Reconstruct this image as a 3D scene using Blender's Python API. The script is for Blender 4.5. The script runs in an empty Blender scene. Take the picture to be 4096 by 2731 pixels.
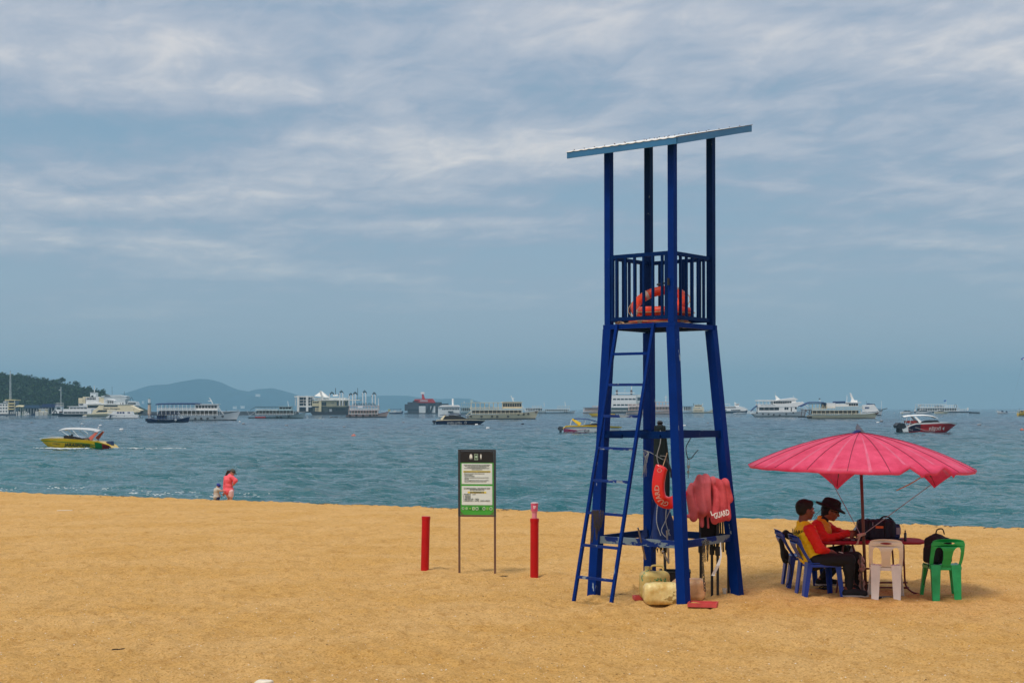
import bpy, bmesh, math, random
import numpy as np
from mathutils import Vector as V, Matrix
random.seed(7); RNG = np.random.default_rng(7)
sc = bpy.context.scene
COL = sc.collection
PI = math.pi

# ------------------------------------------------------------------ camera
F = 5689.0            # focal length in photo pixels (50 mm on a 36 mm wide frame)
HX, HY = 2048.0, 1636.0
ROLL = math.radians(0.12)
CZ = 2.5              # eye height over the sand at the tower
cam_d = bpy.data.cameras.new('camera'); cam = bpy.data.objects.new('camera', cam_d); COL.objects.link(cam)
cam_d.lens = 50; cam_d.sensor_width = 36; cam_d.clip_start = 0.1; cam_d.clip_end = 40000
cam_d.shift_y = (HY - 1365.5) / 4096
cam.matrix_world = Matrix.Translation((0, 0, CZ)) @ Matrix.Rotation(PI/2, 4, 'X') @ Matrix.Rotation(-ROLL, 4, 'Z')
sc.camera = cam

def srgb(h):
    if not isinstance(h, str): return tuple(h)[:3]
    h = h.lstrip('#'); c = [int(h[i:i+2], 16)/255 for i in (0, 2, 4)]
    return tuple(x/12.92 if x <= .04045 else ((x+.055)/1.055)**2.4 for x in c)

# ------------------------------------------------------------------ light
sc.view_settings.view_transform = 'Standard'; sc.view_settings.look = 'None'
sc.view_settings.gamma = 1.0; sc.view_settings.use_curve_mapping = False
sc.view_settings.exposure = 0.55
SUN_EL, SUN_AZ = math.radians(62), math.radians(215)   # azimuth from +Y towards +X
world = bpy.data.worlds.new('World'); sc.world = world; world.use_nodes = True
def build_world():
    nt = world.node_tree; nt.nodes.clear(); L = nt.links
    def N(t, **k):
        n = nt.nodes.new(t)
        for a, b in k.items():
            if a.startswith('i_'): n.inputs[a[2:].replace('_', ' ')].default_value = b
            else: setattr(n, a, b)
        return n
    def math_(op, a, b=None, c=None, clamp=False):
        n = N('ShaderNodeMath', operation=op, use_clamp=clamp)
        for i, v in enumerate((a, b, c)):
            if v is None: continue
            if isinstance(v, (int, float)): n.inputs[i].default_value = v
            else: L.new(v, n.inputs[i])
        return n.outputs[0]
    def ramp(fac, pts):
        r = N('ShaderNodeValToRGB'); e = r.color_ramp.elements
        while len(e) > 1: e.remove(e[-1])
        e[0].position = pts[0][0]; e[0].color = (*srgb(pts[0][1]), 1)
        for p, c in pts[1:]:
            q = e.new(p); q.color = (*srgb(c), 1)
        L.new(fac, r.inputs[0]); return r.outputs[0]
    tc = N('ShaderNodeTexCoord'); sp = N('ShaderNodeSeparateXYZ'); L.new(tc.outputs['Generated'], sp.inputs[0])
    x, y, z = sp.outputs
    zz = math_('MAXIMUM', z, 0.0)
    den = math_('ADD', zz, 0.10)
    cb = N('ShaderNodeCombineXYZ')
    # the cloud sheet seen from below: flat layer, streets of cloud slightly tilted
    px = math_('DIVIDE', x, den); py = math_('DIVIDE', y, den)
    L.new(math_('ADD', math_('MULTIPLY', px, 0.85), math_('MULTIPLY', py, 0.25)), cb.inputs[0])
    L.new(math_('ADD', math_('MULTIPLY', py, 1.5), math_('MULTIPLY', px, -0.22)), cb.inputs[1])
    n1 = N('ShaderNodeTexNoise', i_Scale=1.05, i_Detail=8.0, i_Roughness=0.50, i_Distortion=0.25, i_Lacunarity=2.1)
    L.new(cb.outputs[0], n1.inputs['Vector'])
    n2 = N('ShaderNodeTexNoise', i_Scale=3.4, i_Detail=7.0, i_Roughness=0.6, i_Distortion=0.5)
    mp = N('ShaderNodeMapping'); mp.inputs['Scale'].default_value = (2.6, 0.9, 1); mp.inputs['Location'].default_value = (3.1, 7.7, 0)
    L.new(cb.outputs[0], mp.inputs['Vector']); L.new(mp.outputs[0], n2.inputs['Vector'])
    dens = math_('ADD', math_('MULTIPLY', n1.outputs[0], 0.72), math_('MULTIPLY', n2.outputs[0], 0.28))
    # more cloud to the upper left, a clearer sky low down and to the right
    hgt = math_('MULTIPLY', zz, 3.6, clamp=True)
    side = math_('MULTIPLY', x, -0.22)
    dens = math_('ADD', dens, math_('MULTIPLY', math_('ADD', hgt, side), 0.13))
    mask = N('ShaderNodeMapRange', interpolation_type='SMOOTHSTEP'); L.new(dens, mask.inputs[0])
    mask.inputs[1].default_value = 0.36; mask.inputs[2].default_value = 0.60
    fade = N('ShaderNodeMapRange', interpolation_type='SMOOTHSTEP'); L.new(zz, fade.inputs[0])
    fade.inputs[1].default_value = 0.03; fade.inputs[2].default_value = 0.15
    fade.inputs[3].default_value = 0.10; fade.inputs[4].default_value = 1.0
    m = math_('MULTIPLY', mask.outputs[0], fade.outputs[0])
    veil = ramp(zz, [(0.0, '#adb8c2'), (0.05, '#a3b2c0'), (0.12, '#90a9be'), (0.22, '#7a9bb5'), (0.5, '#86a6be'), (1, '#93b0c8')])
    cloud = ramp(dens, [(0.40, '#8ba1b6'), (0.54, '#9daabd'), (0.63, '#b5bbc7'), (0.73, '#dcd8d7')])
    mix = N('ShaderNodeMix', data_type='RGBA'); L.new(m, mix.inputs[0]); L.new(veil, mix.inputs[6]); L.new(cloud, mix.inputs[7])
    sky = N('ShaderNodeTexSky', sky_type='NISHITA', sun_disc=False, sun_elevation=SUN_EL, sun_rotation=SUN_AZ, air_density=1.2, dust_density=2.5)
    # thin cloud and moist air veil most of the blue sky; both go into the one background
    sm = N('ShaderNodeMix', data_type='RGBA'); sm.inputs[0].default_value = 0.10
    sc_ = N('ShaderNodeVectorMath', operation='SCALE'); sc_.inputs[3].default_value = 1/0.11
    L.new(mix.outputs[2], sc_.inputs[0])
    L.new(sc_.outputs[0], sm.inputs[6]); L.new(sky.outputs[0], sm.inputs[7])
    bg = N('ShaderNodeBackground'); bg.inputs[1].default_value = 0.084
    L.new(sm.outputs[2], bg.inputs[0])
    out = N('ShaderNodeOutputWorld'); L.new(bg.outputs[0], out.inputs[0])
build_world()
sun_d = bpy.data.lights.new('sun', 'SUN'); sun = bpy.data.objects.new('sun', sun_d); COL.objects.link(sun)
sun_d.energy = 1.5; sun_d.angle = math.radians(14); sun_d.color = (1.0, 0.94, 0.86)
sun.rotation_euler = V((math.sin(SUN_AZ)*math.cos(SUN_EL), math.cos(SUN_AZ)*math.cos(SUN_EL), math.sin(SUN_EL))).to_track_quat('Z', 'Y').to_euler()
sc.cycles.max_bounces = 6; sc.cycles.diffuse_bounces = 3; sc.cycles.glossy_bounces = 3
sc.cycles.volume_bounces = 0; sc.cycles.use_denoising = True

# ------------------------------------------------------------------ helpers
def P(px, py, D):
    "a point D metres out whose place in the photo is (px, py)"
    u = (px-HX)/F; v = (HY-py)/F
    c, s = math.cos(ROLL), math.sin(ROLL)
    return V((D*(u*c + v*s), D, CZ + D*(v*c - u*s)))
def horizon(px): return HY - math.tan(ROLL)*(px-HX)
WZ = -1.67
def dist_water(px, py): return (CZ-WZ)*F/max(py-horizon(px), 6)

# numpy noise ------------------------------------------------------
_T = RNG.random((256, 256)).astype(np.float32)
def vnoise(x, y):
    xi = np.floor(x).astype(int); yi = np.floor(y).astype(int)
    fx = x-xi; fy = y-yi; fx = fx*fx*(3-2*fx); fy = fy*fy*(3-2*fy)
    a = _T[xi & 255, yi & 255]; b = _T[(xi+1) & 255, yi & 255]; c = _T[xi & 255, (yi+1) & 255]; d = _T[(xi+1) & 255, (yi+1) & 255]
    return (a*(1-fx)+b*fx)*(1-fy) + (c*(1-fx)+d*fx)*fy - .5
def fbm(x, y, o=4, g=.5):
    s = 0; a = 1
    for i in range(o):
        s = s + a*vnoise(x+17.3*i, y+9.1*i); x = x*2.03; y = y*1.97; a *= g
    return s

# materials --------------------------------------------------------
MATS = {}
def mat(name, col, rough=.55, var=.12, scale=6, bump=0, bscale=60, metal=0, spec=.5, wear=None, grad=None, coat=0, sss=0, trans=0, var_col=None, stretch=(1, 1, 1), alpha=1):
    "procedural surface: base colour with mottling, fine relief and optional chipped patches"
    if name in MATS: return MATS[name]
    m = bpy.data.materials.new(name); m.use_nodes = True; nt = m.node_tree; L = nt.links
    b = nt.nodes['Principled BSDF']; col = srgb(col)
    tc = nt.nodes.new('ShaderNodeTexCoord'); mp = nt.nodes.new('ShaderNodeMapping'); mp.inputs['Scale'].default_value = stretch
    L.new(tc.outputs['Object'], mp.inputs[0])
    n = nt.nodes.new('ShaderNodeTexNoise'); n.inputs['Scale'].default_value = scale; n.inputs['Detail'].default_value = 6; n.inputs['Roughness'].default_value = .65
    L.new(mp.outputs[0], n.inputs['Vector'])
    mx = nt.nodes.new('ShaderNodeMix'); mx.data_type = 'RGBA'
    lo = tuple(max(0, c*(1-var)) for c in col); hi = tuple(min(1, c*(1+var)) for c in (srgb(var_col) if var_col else col))
    mx.inputs[6].default_value = (*lo, 1); mx.inputs[7].default_value = (*hi, 1)
    mr = nt.nodes.new('ShaderNodeMapRange'); mr.inputs[1].default_value = .3; mr.inputs[2].default_value = .7
    L.new(n.outputs[0], mr.inputs[0]); L.new(mr.outputs[0], mx.inputs[0])
    out = mx.outputs[2]
    if wear:
        wc, ws, wt = wear[:3]; st = wear[3] if len(wear) > 3 else (1, 1, 1)
        wm = nt.nodes.new('ShaderNodeMapping'); wm.inputs['Scale'].default_value = st; L.new(tc.outputs['Object'], wm.inputs[0])
        wn = nt.nodes.new('ShaderNodeTexNoise'); wn.inputs['Scale'].default_value = ws; wn.inputs['Detail'].default_value = 7; wn.inputs['Roughness'].default_value = .6
        L.new(wm.outputs[0], wn.inputs['Vector'])
        wr = nt.nodes.new('ShaderNodeMapRange'); wr.inputs[1].default_value = wt; wr.inputs[2].default_value = wt+.02
        L.new(wn.outputs[0], wr.inputs[0])
        w = nt.nodes.new('ShaderNodeMix'); w.data_type = 'RGBA'; L.new(wr.outputs[0], w.inputs[0]); L.new(out, w.inputs[6]); w.inputs[7].default_value = (*srgb(wc), 1)
        out = w.outputs[2]
    L.new(out, b.inputs['Base Color'])
    b.inputs['Roughness'].default_value = rough; b.inputs['Metallic'].default_value = metal
    b.inputs['Specular IOR Level'].default_value = spec
    if coat: b.inputs['Coat Weight'].default_value = coat
    if sss: b.inputs['Subsurface Weight'].default_value = sss; b.inputs['Subsurface Radius'].default_value = (.02, .008, .004)
    if alpha < 1: b.inputs['Alpha'].default_value = alpha
    if bump:
        bn = nt.nodes.new('ShaderNodeTexNoise'); bn.inputs['Scale'].default_value = bscale; bn.inputs['Detail'].default_value = 4
        L.new(mp.outputs[0], bn.inputs['Vector'])
        bp = nt.nodes.new('ShaderNodeBump'); bp.inputs['Strength'].default_value = bump; bp.inputs['Distance'].default_value = .01
        L.new(bn.outputs[0], bp.inputs['Height']); L.new(bp.outputs[0], b.inputs['Normal'])
    if trans:
        tr = nt.nodes.new('ShaderNodeBsdfTranslucent'); L.new(out, tr.inputs[0])
        ms = nt.nodes.new('ShaderNodeMixShader'); ms.inputs[0].default_value = trans
        L.new(b.outputs[0], ms.inputs[1]); L.new(tr.outputs[0], ms.inputs[2])
        L.new(ms.outputs[0], nt.nodes['Material Output'].inputs[0])
    MATS[name] = m; return m

# objects ----------------------------------------------------------
def link(name, data, parent=None, loc=None, rot=None):
    o = bpy.data.objects.new(name, data); COL.objects.link(o)
    if parent is not None: o.parent = parent
    if loc is not None: o.location = loc
    if rot is not None: o.rotation_euler = rot
    return o
def tag(o, label=None, cat=None, group=None, kind=None):
    if label: o['label'] = label
    if cat: o['category'] = cat
    if group: o['group'] = group
    if kind: o['kind'] = kind
    return o
def thing(name, label, cat, loc=(0, 0, 0), rz=0, group=None):
    return tag(link(name, None, None, loc, (0, 0, rz)), label, cat, group)
def relabel(o, label): o['label'] = label; return o

class MB:
    "collects solids; build() links them as one mesh object"
    def __init__(s): s.v = []; s.f = []; s.m = []; s.mi = 0; s.T = None
    def add(s, vs, fs, mi=None):
        n = len(s.v)
        if s.T is not None: vs = [s.T @ V(p) for p in vs]
        s.v.extend(tuple(p) for p in vs); s.f.extend(tuple(i+n for i in f) for f in fs)
        s.m.extend([s.mi if mi is None else mi]*len(fs)); return s
    def box(s, c, d, rot=None, bev=0, mi=None):
        x, y, z = d[0]/2, d[1]/2, d[2]/2
        if bev > 0:
            b = bev; vs = []; fs = []
            for zz, k in ((-z, b), (-z+b, 0), (z-b, 0), (z, b)):
                X, Y = x-k, y-k; q = b if k == 0 else b*.6
                vs += [(-X+q, -Y, zz), (X-q, -Y, zz), (X, -Y+q, zz), (X, Y-q, zz), (X-q, Y, zz), (-X+q, Y, zz), (-X, Y-q, zz), (-X, -Y+q, zz)]
            for r in range(3):
                for i in range(8):
                    j = (i+1) % 8; fs.append((r*8+i, r*8+j, r*8+8+j, r*8+8+i))
            fs.append(tuple(range(7, -1, -1))); fs.append(tuple(range(24, 32)))
        else:
            vs = [(-x, -y, -z), (x, -y, -z), (x, y, -z), (-x, y, -z), (-x, -y, z), (x, -y, z), (x, y, z), (-x, y, z)]
            fs = [(0, 3, 2, 1), (4, 5, 6, 7), (0, 1, 5, 4), (1, 2, 6, 5), (2, 3, 7, 6), (3, 0, 4, 7)]
        R = rot if rot is not None else Matrix.Identity(3)
        if not isinstance(R, Matrix): R = Matrix.Rotation(R, 3, 'Z')
        return s.add([V(c) + R @ V(p) for p in vs], fs, mi)
    def b2(s, a, b, mi=None, bev=0):
        "box from corner to corner"
        return s.box([(a[i]+b[i])/2 for i in range(3)], [abs(b[i]-a[i]) for i in range(3)], bev=bev, mi=mi)
    def beam(s, p0, p1, w, h=None, side=None, w1=None, h1=None, mi=None):
        "rectangular bar; side = direction of its width"
        p0 = V(p0); p1 = V(p1); h = w if h is None else h; w1 = w if w1 is None else w1; h1 = h if h1 is None else h1
        d = (p1-p0).normalized(); sd = V(side) if side is not None else (V((1, 0, 0)) if abs(d.x) < .8 else V((0, 1, 0)))
        sd = (sd - d*sd.dot(d)).normalized(); up = d.cross(sd)
        vs = []
        for p, a, b in ((p0, w/2, h/2), (p1, w1/2, h1/2)):
            vs += [p-sd*a-up*b, p+sd*a-up*b, p+sd*a+up*b, p-sd*a+up*b]
        return s.add(vs, [(0, 3, 2, 1), (4, 5, 6, 7), (0, 1, 5, 4), (1, 2, 6, 5), (2, 3, 7, 6), (3, 0, 4, 7)], mi)
    def tube(s, pts, r, n=8, r1=None, closed=False, cap=True, mi=None):
        pts = [V(p) for p in pts]; k = len(pts)
        rr = r if isinstance(r, (list, tuple)) else ([r]*k if r1 is None else [r+(r1-r)*i/(k-1) for i in range(k)])
        vs = []; fs = []; nx = None
        for i, p in enumerate(pts):
            a = pts[(i-1) % k] if (closed or i > 0) else p; b = pts[(i+1) % k] if (closed or i < k-1) else p
            t = (b-a).normalized()
            if nx is None: nx = t.orthogonal().normalized()
            nx = (nx - t*nx.dot(t)).normalized(); bi = t.cross(nx)
            for j in range(n):
                q = 2*PI*j/n; vs.append(p + (nx*math.cos(q)+bi*math.sin(q))*rr[i])
        for i in range(k if closed else k-1):
            for j in range(n):
                a = i*n+j; b = i*n+(j+1) % n; c = ((i+1) % k)*n+(j+1) % n; d = ((i+1) % k)*n+j
                fs.append((a, b, c, d))
        if cap and not closed: fs.append(tuple(range(n-1, -1, -1))); fs.append(tuple(range((k-1)*n, k*n)))
        return s.add(vs, fs, mi)
    def lathe(s, prof, n=16, c=(0, 0, 0), mi=None, rot=None):
        vs = []; fs = []; R = rot or Matrix.Identity(3)
        for r, z in prof:
            for j in range(n): vs.append(V(c) + R @ V((r*math.cos(2*PI*j/n), r*math.sin(2*PI*j/n), z)))
        for i in range(len(prof)-1):
            for j in range(n): fs.append((i*n+j, i*n+(j+1) % n, (i+1)*n+(j+1) % n, (i+1)*n+j))
        fs.append(tuple(range(n-1, -1, -1))); fs.append(tuple(range((len(prof)-1)*n, len(prof)*n)))
        return s.add(vs, fs, mi)
    def prism(s, poly, y0, y1, mi=None):
        "an outline in x,z given depth from y0 to y1"
        n = len(poly); vs = [(x, y0, z) for x, z in poly] + [(x, y1, z) for x, z in poly]
        fs = [tuple(range(n)), tuple(range(2*n-1, n-1, -1))] + [(j, i, n+i, n+j) for i in range(n) for j in ((i+1) % n,)]
        return s.add(vs, fs, mi)
    def ball(s, c, r, n=8, m=6, mi=None, rot=None):
        r = (r, r, r) if isinstance(r, (int, float)) else r; vs = []; fs = []; R = rot or Matrix.Identity(3)
        for i in range(1, m):
            th = PI*i/m
            for j in range(n): vs.append(V(c)+R @ V((r[0]*math.sin(th)*math.cos(2*PI*j/n), r[1]*math.sin(th)*math.sin(2*PI*j/n), r[2]*math.cos(th))))
        t = len(vs); vs += [V(c)+R @ V((0, 0, r[2])), V(c)+R @ V((0, 0, -r[2]))]
        for i in range(m-2):
            for j in range(n): fs.append((i*n+j, (i+1)*n+j, (i+1)*n+(j+1) % n, i*n+(j+1) % n))
        for j in range(n): fs.append((t, j, (j+1) % n)); fs.append((t+1, (m-2)*n+(j+1) % n, (m-2)*n+j))
        return s.add(vs, fs, mi)
    def mesh(s, name, mats, smooth=False):
        me = bpy.data.meshes.new(name); me.from_pydata(s.v, [], s.f)
        for m in (mats if isinstance(mats, (list, tuple)) else [mats]): me.materials.append(m)
        if s.m: me.polygons.foreach_set('material_index', s.m)
        if smooth:
            me.polygons.foreach_set('use_smooth', [True]*len(s.f))
            if smooth != 'all': me.set_sharp_from_angle(angle=math.radians(40))
        me.update(); return me
    def build(s, name, mats, parent=None, smooth=False, label=None):
        o = link(name, s.mesh(name, mats, smooth), parent)
        if label: o['label'] = label
        return o

def grid_mesh(X, Y, Z, name, m, smooth=True):
    r, c = X.shape; me = bpy.data.meshes.new(name)
    co = np.stack([X, Y, Z], -1).reshape(-1, 3).astype(np.float32)
    idx = np.arange(r*c).reshape(r, c)
    q = np.stack([idx[:-1, :-1], idx[:-1, 1:], idx[1:, 1:], idx[1:, :-1]], -1).reshape(-1, 4)
    set_mesh(me, co, q); me.materials.append(m)
    me.polygons.foreach_set('use_smooth', np.full(len(q), smooth)); me.update(); return me
def set_mesh(me, co, q):
    me.vertices.add(len(co)); me.vertices.foreach_set('co', co.astype(np.float32).ravel())
    me.loops.add(q.size); me.loops.foreach_set('vertex_index', q.astype(np.int32).ravel())
    me.polygons.add(len(q)); me.polygons.foreach_set('loop_start', np.arange(0, q.size, q.shape[1], dtype=np.int32))
    me.polygons.foreach_set('loop_total', np.full(len(q), q.shape[1], dtype=np.int32))
    me.update(calc_edges=True); me.validate()

# sculpting with smooth-blended solids ------------------------------
def sdf_mesh(prims, h, k=.02, disp=None, name='m'):
    """prims: ('c',p0,p1,r0,r1) round cones, ('e',c,radii,R) ellipsoids, ('b',c,half,R,round) boxes, optional last dict.
    returns verts, quads and the nearest prim of each vertex"""
    lo = np.full(3, 1e9); hi = -lo; bb = []
    for p in prims:
        if p[0] == 'c':
            a = np.array(p[1], float); b = np.array(p[2], float); r = max(p[3], p[4]); l = np.minimum(a, b)-r; u = np.maximum(a, b)+r
        else:
            c = np.array(p[1], float); r = np.array(p[2], float); R = np.abs(np.array(p[3])) if p[3] is not None else np.eye(3)
            e = R @ r + (p[4] if p[0] == 'b' else 0); l = c-e; u = c+e
        bb.append((l, u)); lo = np.minimum(lo, l); hi = np.maximum(hi, u)
    lo -= 3*h; hi += 3*h; n = np.ceil((hi-lo)/h).astype(int)+1
    D = np.full(n, 1.0, np.float32); ID = np.full(n, -1, np.int16); BD = np.full(n, 1.0, np.float32)
    for i, p in enumerate(prims):
        m = k+2.5*h
        a = np.maximum(((bb[i][0]-m-lo)/h).astype(int), 0); b = np.minimum(((bb[i][1]+m-lo)/h).astype(int)+2, n)
        sl = tuple(slice(a[j], b[j]) for j in range(3))
        g = np.meshgrid(*[(lo[j]+h*np.arange(a[j], b[j])).astype(np.float32) for j in range(3)], indexing='ij')
        if p[0] == 'c':
            A = np.array(p[1], np.float32); B = np.array(p[2], np.float32); ab = B-A; L2 = max(float(ab@ab), 1e-9)
            t = np.clip(sum((g[j]-A[j])*ab[j] for j in range(3))/L2, 0, 1)
            d = np.sqrt(sum((g[j]-A[j]-t*ab[j])**2 for j in range(3))) - (p[3]+(p[4]-p[3])*t)
        else:
            R = np.array(p[3], np.float32) if p[3] is not None else np.eye(3, dtype=np.float32)
            q = [g[j]-np.float32(p[1][j]) for j in range(3)]
            l = [sum(R[r, j]*q[r] for r in range(3)) for j in range(3)]
            if p[0] == 'e':
                rr = p[2]; k0 = np.sqrt(sum((l[j]/rr[j])**2 for j in range(3))); k1 = np.sqrt(sum((l[j]/rr[j]**2)**2 for j in range(3)))+1e-6
                d = k0*(k0-1)/k1
            else:
                w = [np.abs(l[j])-p[2][j] for j in range(3)]
                d = np.sqrt(sum(np.maximum(x, 0)**2 for x in w)) + np.minimum(np.maximum(np.maximum(w[0], w[1]), w[2]), 0) - p[4]
        o = D[sl]; closer = d < BD[sl]
        ID[sl] = np.where(closer, i, ID[sl]); BD[sl] = np.where(closer, d, BD[sl])
        hh = np.clip(.5+.5*(o-d)/k, 0, 1); D[sl] = np.where(np.abs(o-d) < k, o*(1-hh)+d*hh-k*hh*(1-hh), np.minimum(o, d))
    if disp is not None:
        g = np.meshgrid(*[(lo[j]+h*np.arange(n[j])).astype(np.float32) for j in range(3)], indexing='ij'); D = D + disp(*g)
    s = D < 0
    acc = np.zeros(tuple(n-1)+(3,), np.float32); cnt = np.zeros(tuple(n-1), np.float32)
    for ax in range(3):
        sa = [slice(None)]*3; sb = [slice(None)]*3; sa[ax] = slice(0, -1); sb[ax] = slice(1, None)
        d0 = D[tuple(sa)]; d1 = D[tuple(sb)]; cr = (d0 < 0) != (d1 < 0)
        ii = np.argwhere(cr); t = (d0[cr]/(d0[cr]-d1[cr])); pt = ii.astype(np.float32); pt[:, ax] += t
        o1, o2 = [x for x in range(3) if x != ax]
        for e1 in (0, 1):
            for e2 in (0, 1):
                c = ii.copy(); c[:, o1] -= e1; c[:, o2] -= e2
                ok = (c[:, o1] >= 0) & (c[:, o2] >= 0) & (c[:, o1] < n[o1]-1) & (c[:, o2] < n[o2]-1) & (c[:, ax] < n[ax]-1)
                cc = c[ok]; np.add.at(acc, (cc[:, 0], cc[:, 1], cc[:, 2]), pt[ok]); np.add.at(cnt, (cc[:, 0], cc[:, 1], cc[:, 2]), 1)
    occ = cnt > 0; vid = np.full(cnt.shape, -1, np.int64); cells = np.argwhere(occ); vid[occ] = np.arange(len(cells))
    vs = acc[occ]/cnt[occ][:, None]*h + lo
    ids = ID[cells[:, 0], cells[:, 1], cells[:, 2]]
    qs = []
    for ax in range(3):
        sa = [slice(None)]*3; sb = [slice(None)]*3; sa[ax] = slice(0, -1); sb[ax] = slice(1, None)
        cr = s[tuple(sa)] != s[tuple(sb)]; ii = np.argwhere(cr); ins = s[tuple(sa)][cr]
        o1, o2 = (ax+1) % 3, (ax+2) % 3
        ok = (ii[:, o1] > 0) & (ii[:, o2] > 0); ii = ii[ok]; ins = ins[ok]
        def at(a, b):
            c = ii.copy(); c[:, o1] -= a; c[:, o2] -= b; return vid[c[:, 0], c[:, 1], c[:, 2]]
        q = np.stack([at(1, 1), at(0, 1), at(0, 0), at(1, 0)], -1)
        q[~ins] = q[~ins][:, ::-1]; qs.append(q)
    q = np.concatenate(qs); q = q[(q >= 0).all(1)]
    return vs, q, ids
def sdf_obj(name, prims, h, mats, parent=None, k=.02, disp=None, pick=None, rot=None, loc=None, label=None):
    vs, q, ids = sdf_mesh(prims, h, k, disp)
    me = bpy.data.meshes.new(name); set_mesh(me, vs, q)
    for m in (mats if isinstance(mats, (list, tuple)) else [mats]): me.materials.append(m)
    if pick is not None:
        vi = np.array([pick[i] if i >= 0 else 0 for i in ids]); me.polygons.foreach_set('material_index', vi[q[:, 0]].astype(np.int32))
    me.polygons.foreach_set('use_smooth', np.full(len(q), True)); me.update()
    o = link(name, me, parent, loc, rot)
    if label: o['label'] = label
    return o

# flat outlines with holes, and writing ------------------------------
def outline_mesh(name, loops, thick, m, bevel=0):
    "loops of (x,y); the first is the outside, the others are openings; thickness along z"
    cu = bpy.data.curves.new(name, 'CURVE'); cu.dimensions = '2D'; cu.fill_mode = 'BOTH'; cu.extrude = thick/2-bevel; cu.bevel_depth = bevel; cu.bevel_resolution = 1
    for lp in loops:
        s = cu.splines.new('POLY'); s.points.add(len(lp)-1); s.use_cyclic_u = True
        for p, q in zip(s.points, lp): p.co = (q[0], q[1], 0, 1)
    o = bpy.data.objects.new(name, cu); COL.objects.link(o)
    me = bpy.data.meshes.new_from_object(o.evaluated_get(bpy.context.evaluated_depsgraph_get()))
    bpy.data.objects.remove(o); bpy.data.curves.remove(cu); me.name = name; me.materials.clear(); me.materials.append(m); return me
def text_mesh(body, size, m, extrude=.002, bold=0, shear=0, align='CENTER', width=None):
    cu = bpy.data.curves.new('lettering', 'FONT'); cu.body = body; cu.size = size; cu.extrude = extrude; cu.offset = bold; cu.shear = shear
    cu.align_x = align; cu.align_y = 'CENTER'; cu.resolution_u = 2
    o = bpy.data.objects.new('lettering', cu); COL.objects.link(o)
    me = bpy.data.meshes.new_from_object(o.evaluated_get(bpy.context.evaluated_depsgraph_get()))
    bpy.data.objects.remove(o); bpy.data.curves.remove(cu); me.name = 'lettering'; me.materials.clear(); me.materials.append(m)
    if width:
        xs = [v.co.x for v in me.vertices]; w = max(xs)-min(xs)
        if w > 0:
            for v in me.vertices: v.co.x *= width/w
    return me
def xform_mesh(me, fn):
    for v in me.vertices: v.co = fn(v.co)
    me.update(); return me
def oval(cx, cy, rx, ry, n=20): return [(cx+rx*math.cos(2*PI*i/n), cy+ry*math.sin(2*PI*i/n)) for i in range(n)]
def rrect(x0, y0, x1, y1, r, n=5):
    pts = []
    rs = r if isinstance(r, (list, tuple)) else [r]*4
    for (cx, cy, a), q in zip(((x1, y1, 0), (x0, y1, 90), (x0, y0, 180), (x1, y0, 270)), rs):
        sx = -1 if cx == x1 else 1; sy = -1 if cy == y1 else 1
        for i in range(n+1):
            t = math.radians(a+90*i/n); pts.append((cx+sx*q+q*math.cos(t), cy+sy*q+q*math.sin(t)))
    return pts
def bez(pts, n=8):
    "Catmull-Rom curve through points"
    pts = [V(p) for p in pts]; out = []
    for i in range(len(pts)-1):
        p0 = pts[max(i-1, 0)]; p1 = pts[i]; p2 = pts[i+1]; p3 = pts[min(i+2, len(pts)-1)]
        for j in range(n):
            t = j/n; out.append(.5*((2*p1)+(p2-p0)*t+(2*p0-5*p1+4*p2-p3)*t*t+(3*p1-p0-3*p2+p3)*t**3))
    out.append(pts[-1]); return out
# ================================================================== THE SETTING
def crest_y(x): return 33 + .775*(11.9-x)
def gz0(x, y):
    "height of the sand without its small relief"
    x = np.asarray(x, float); y = np.asarray(y, float)
    z = .02 - .022*(y-18.7)
    d = (y - crest_y(x) - 1.1*vnoise(x*.11+3, y*0+.5) - .35*vnoise(x*.6, y*0+7.5))*.79
    s = np.where(d > 0, d, 0); s = np.sqrt(s*s+.25)-.5
    return z - .27*s
def gz(x, y): return float(gz0(x, y))

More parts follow.
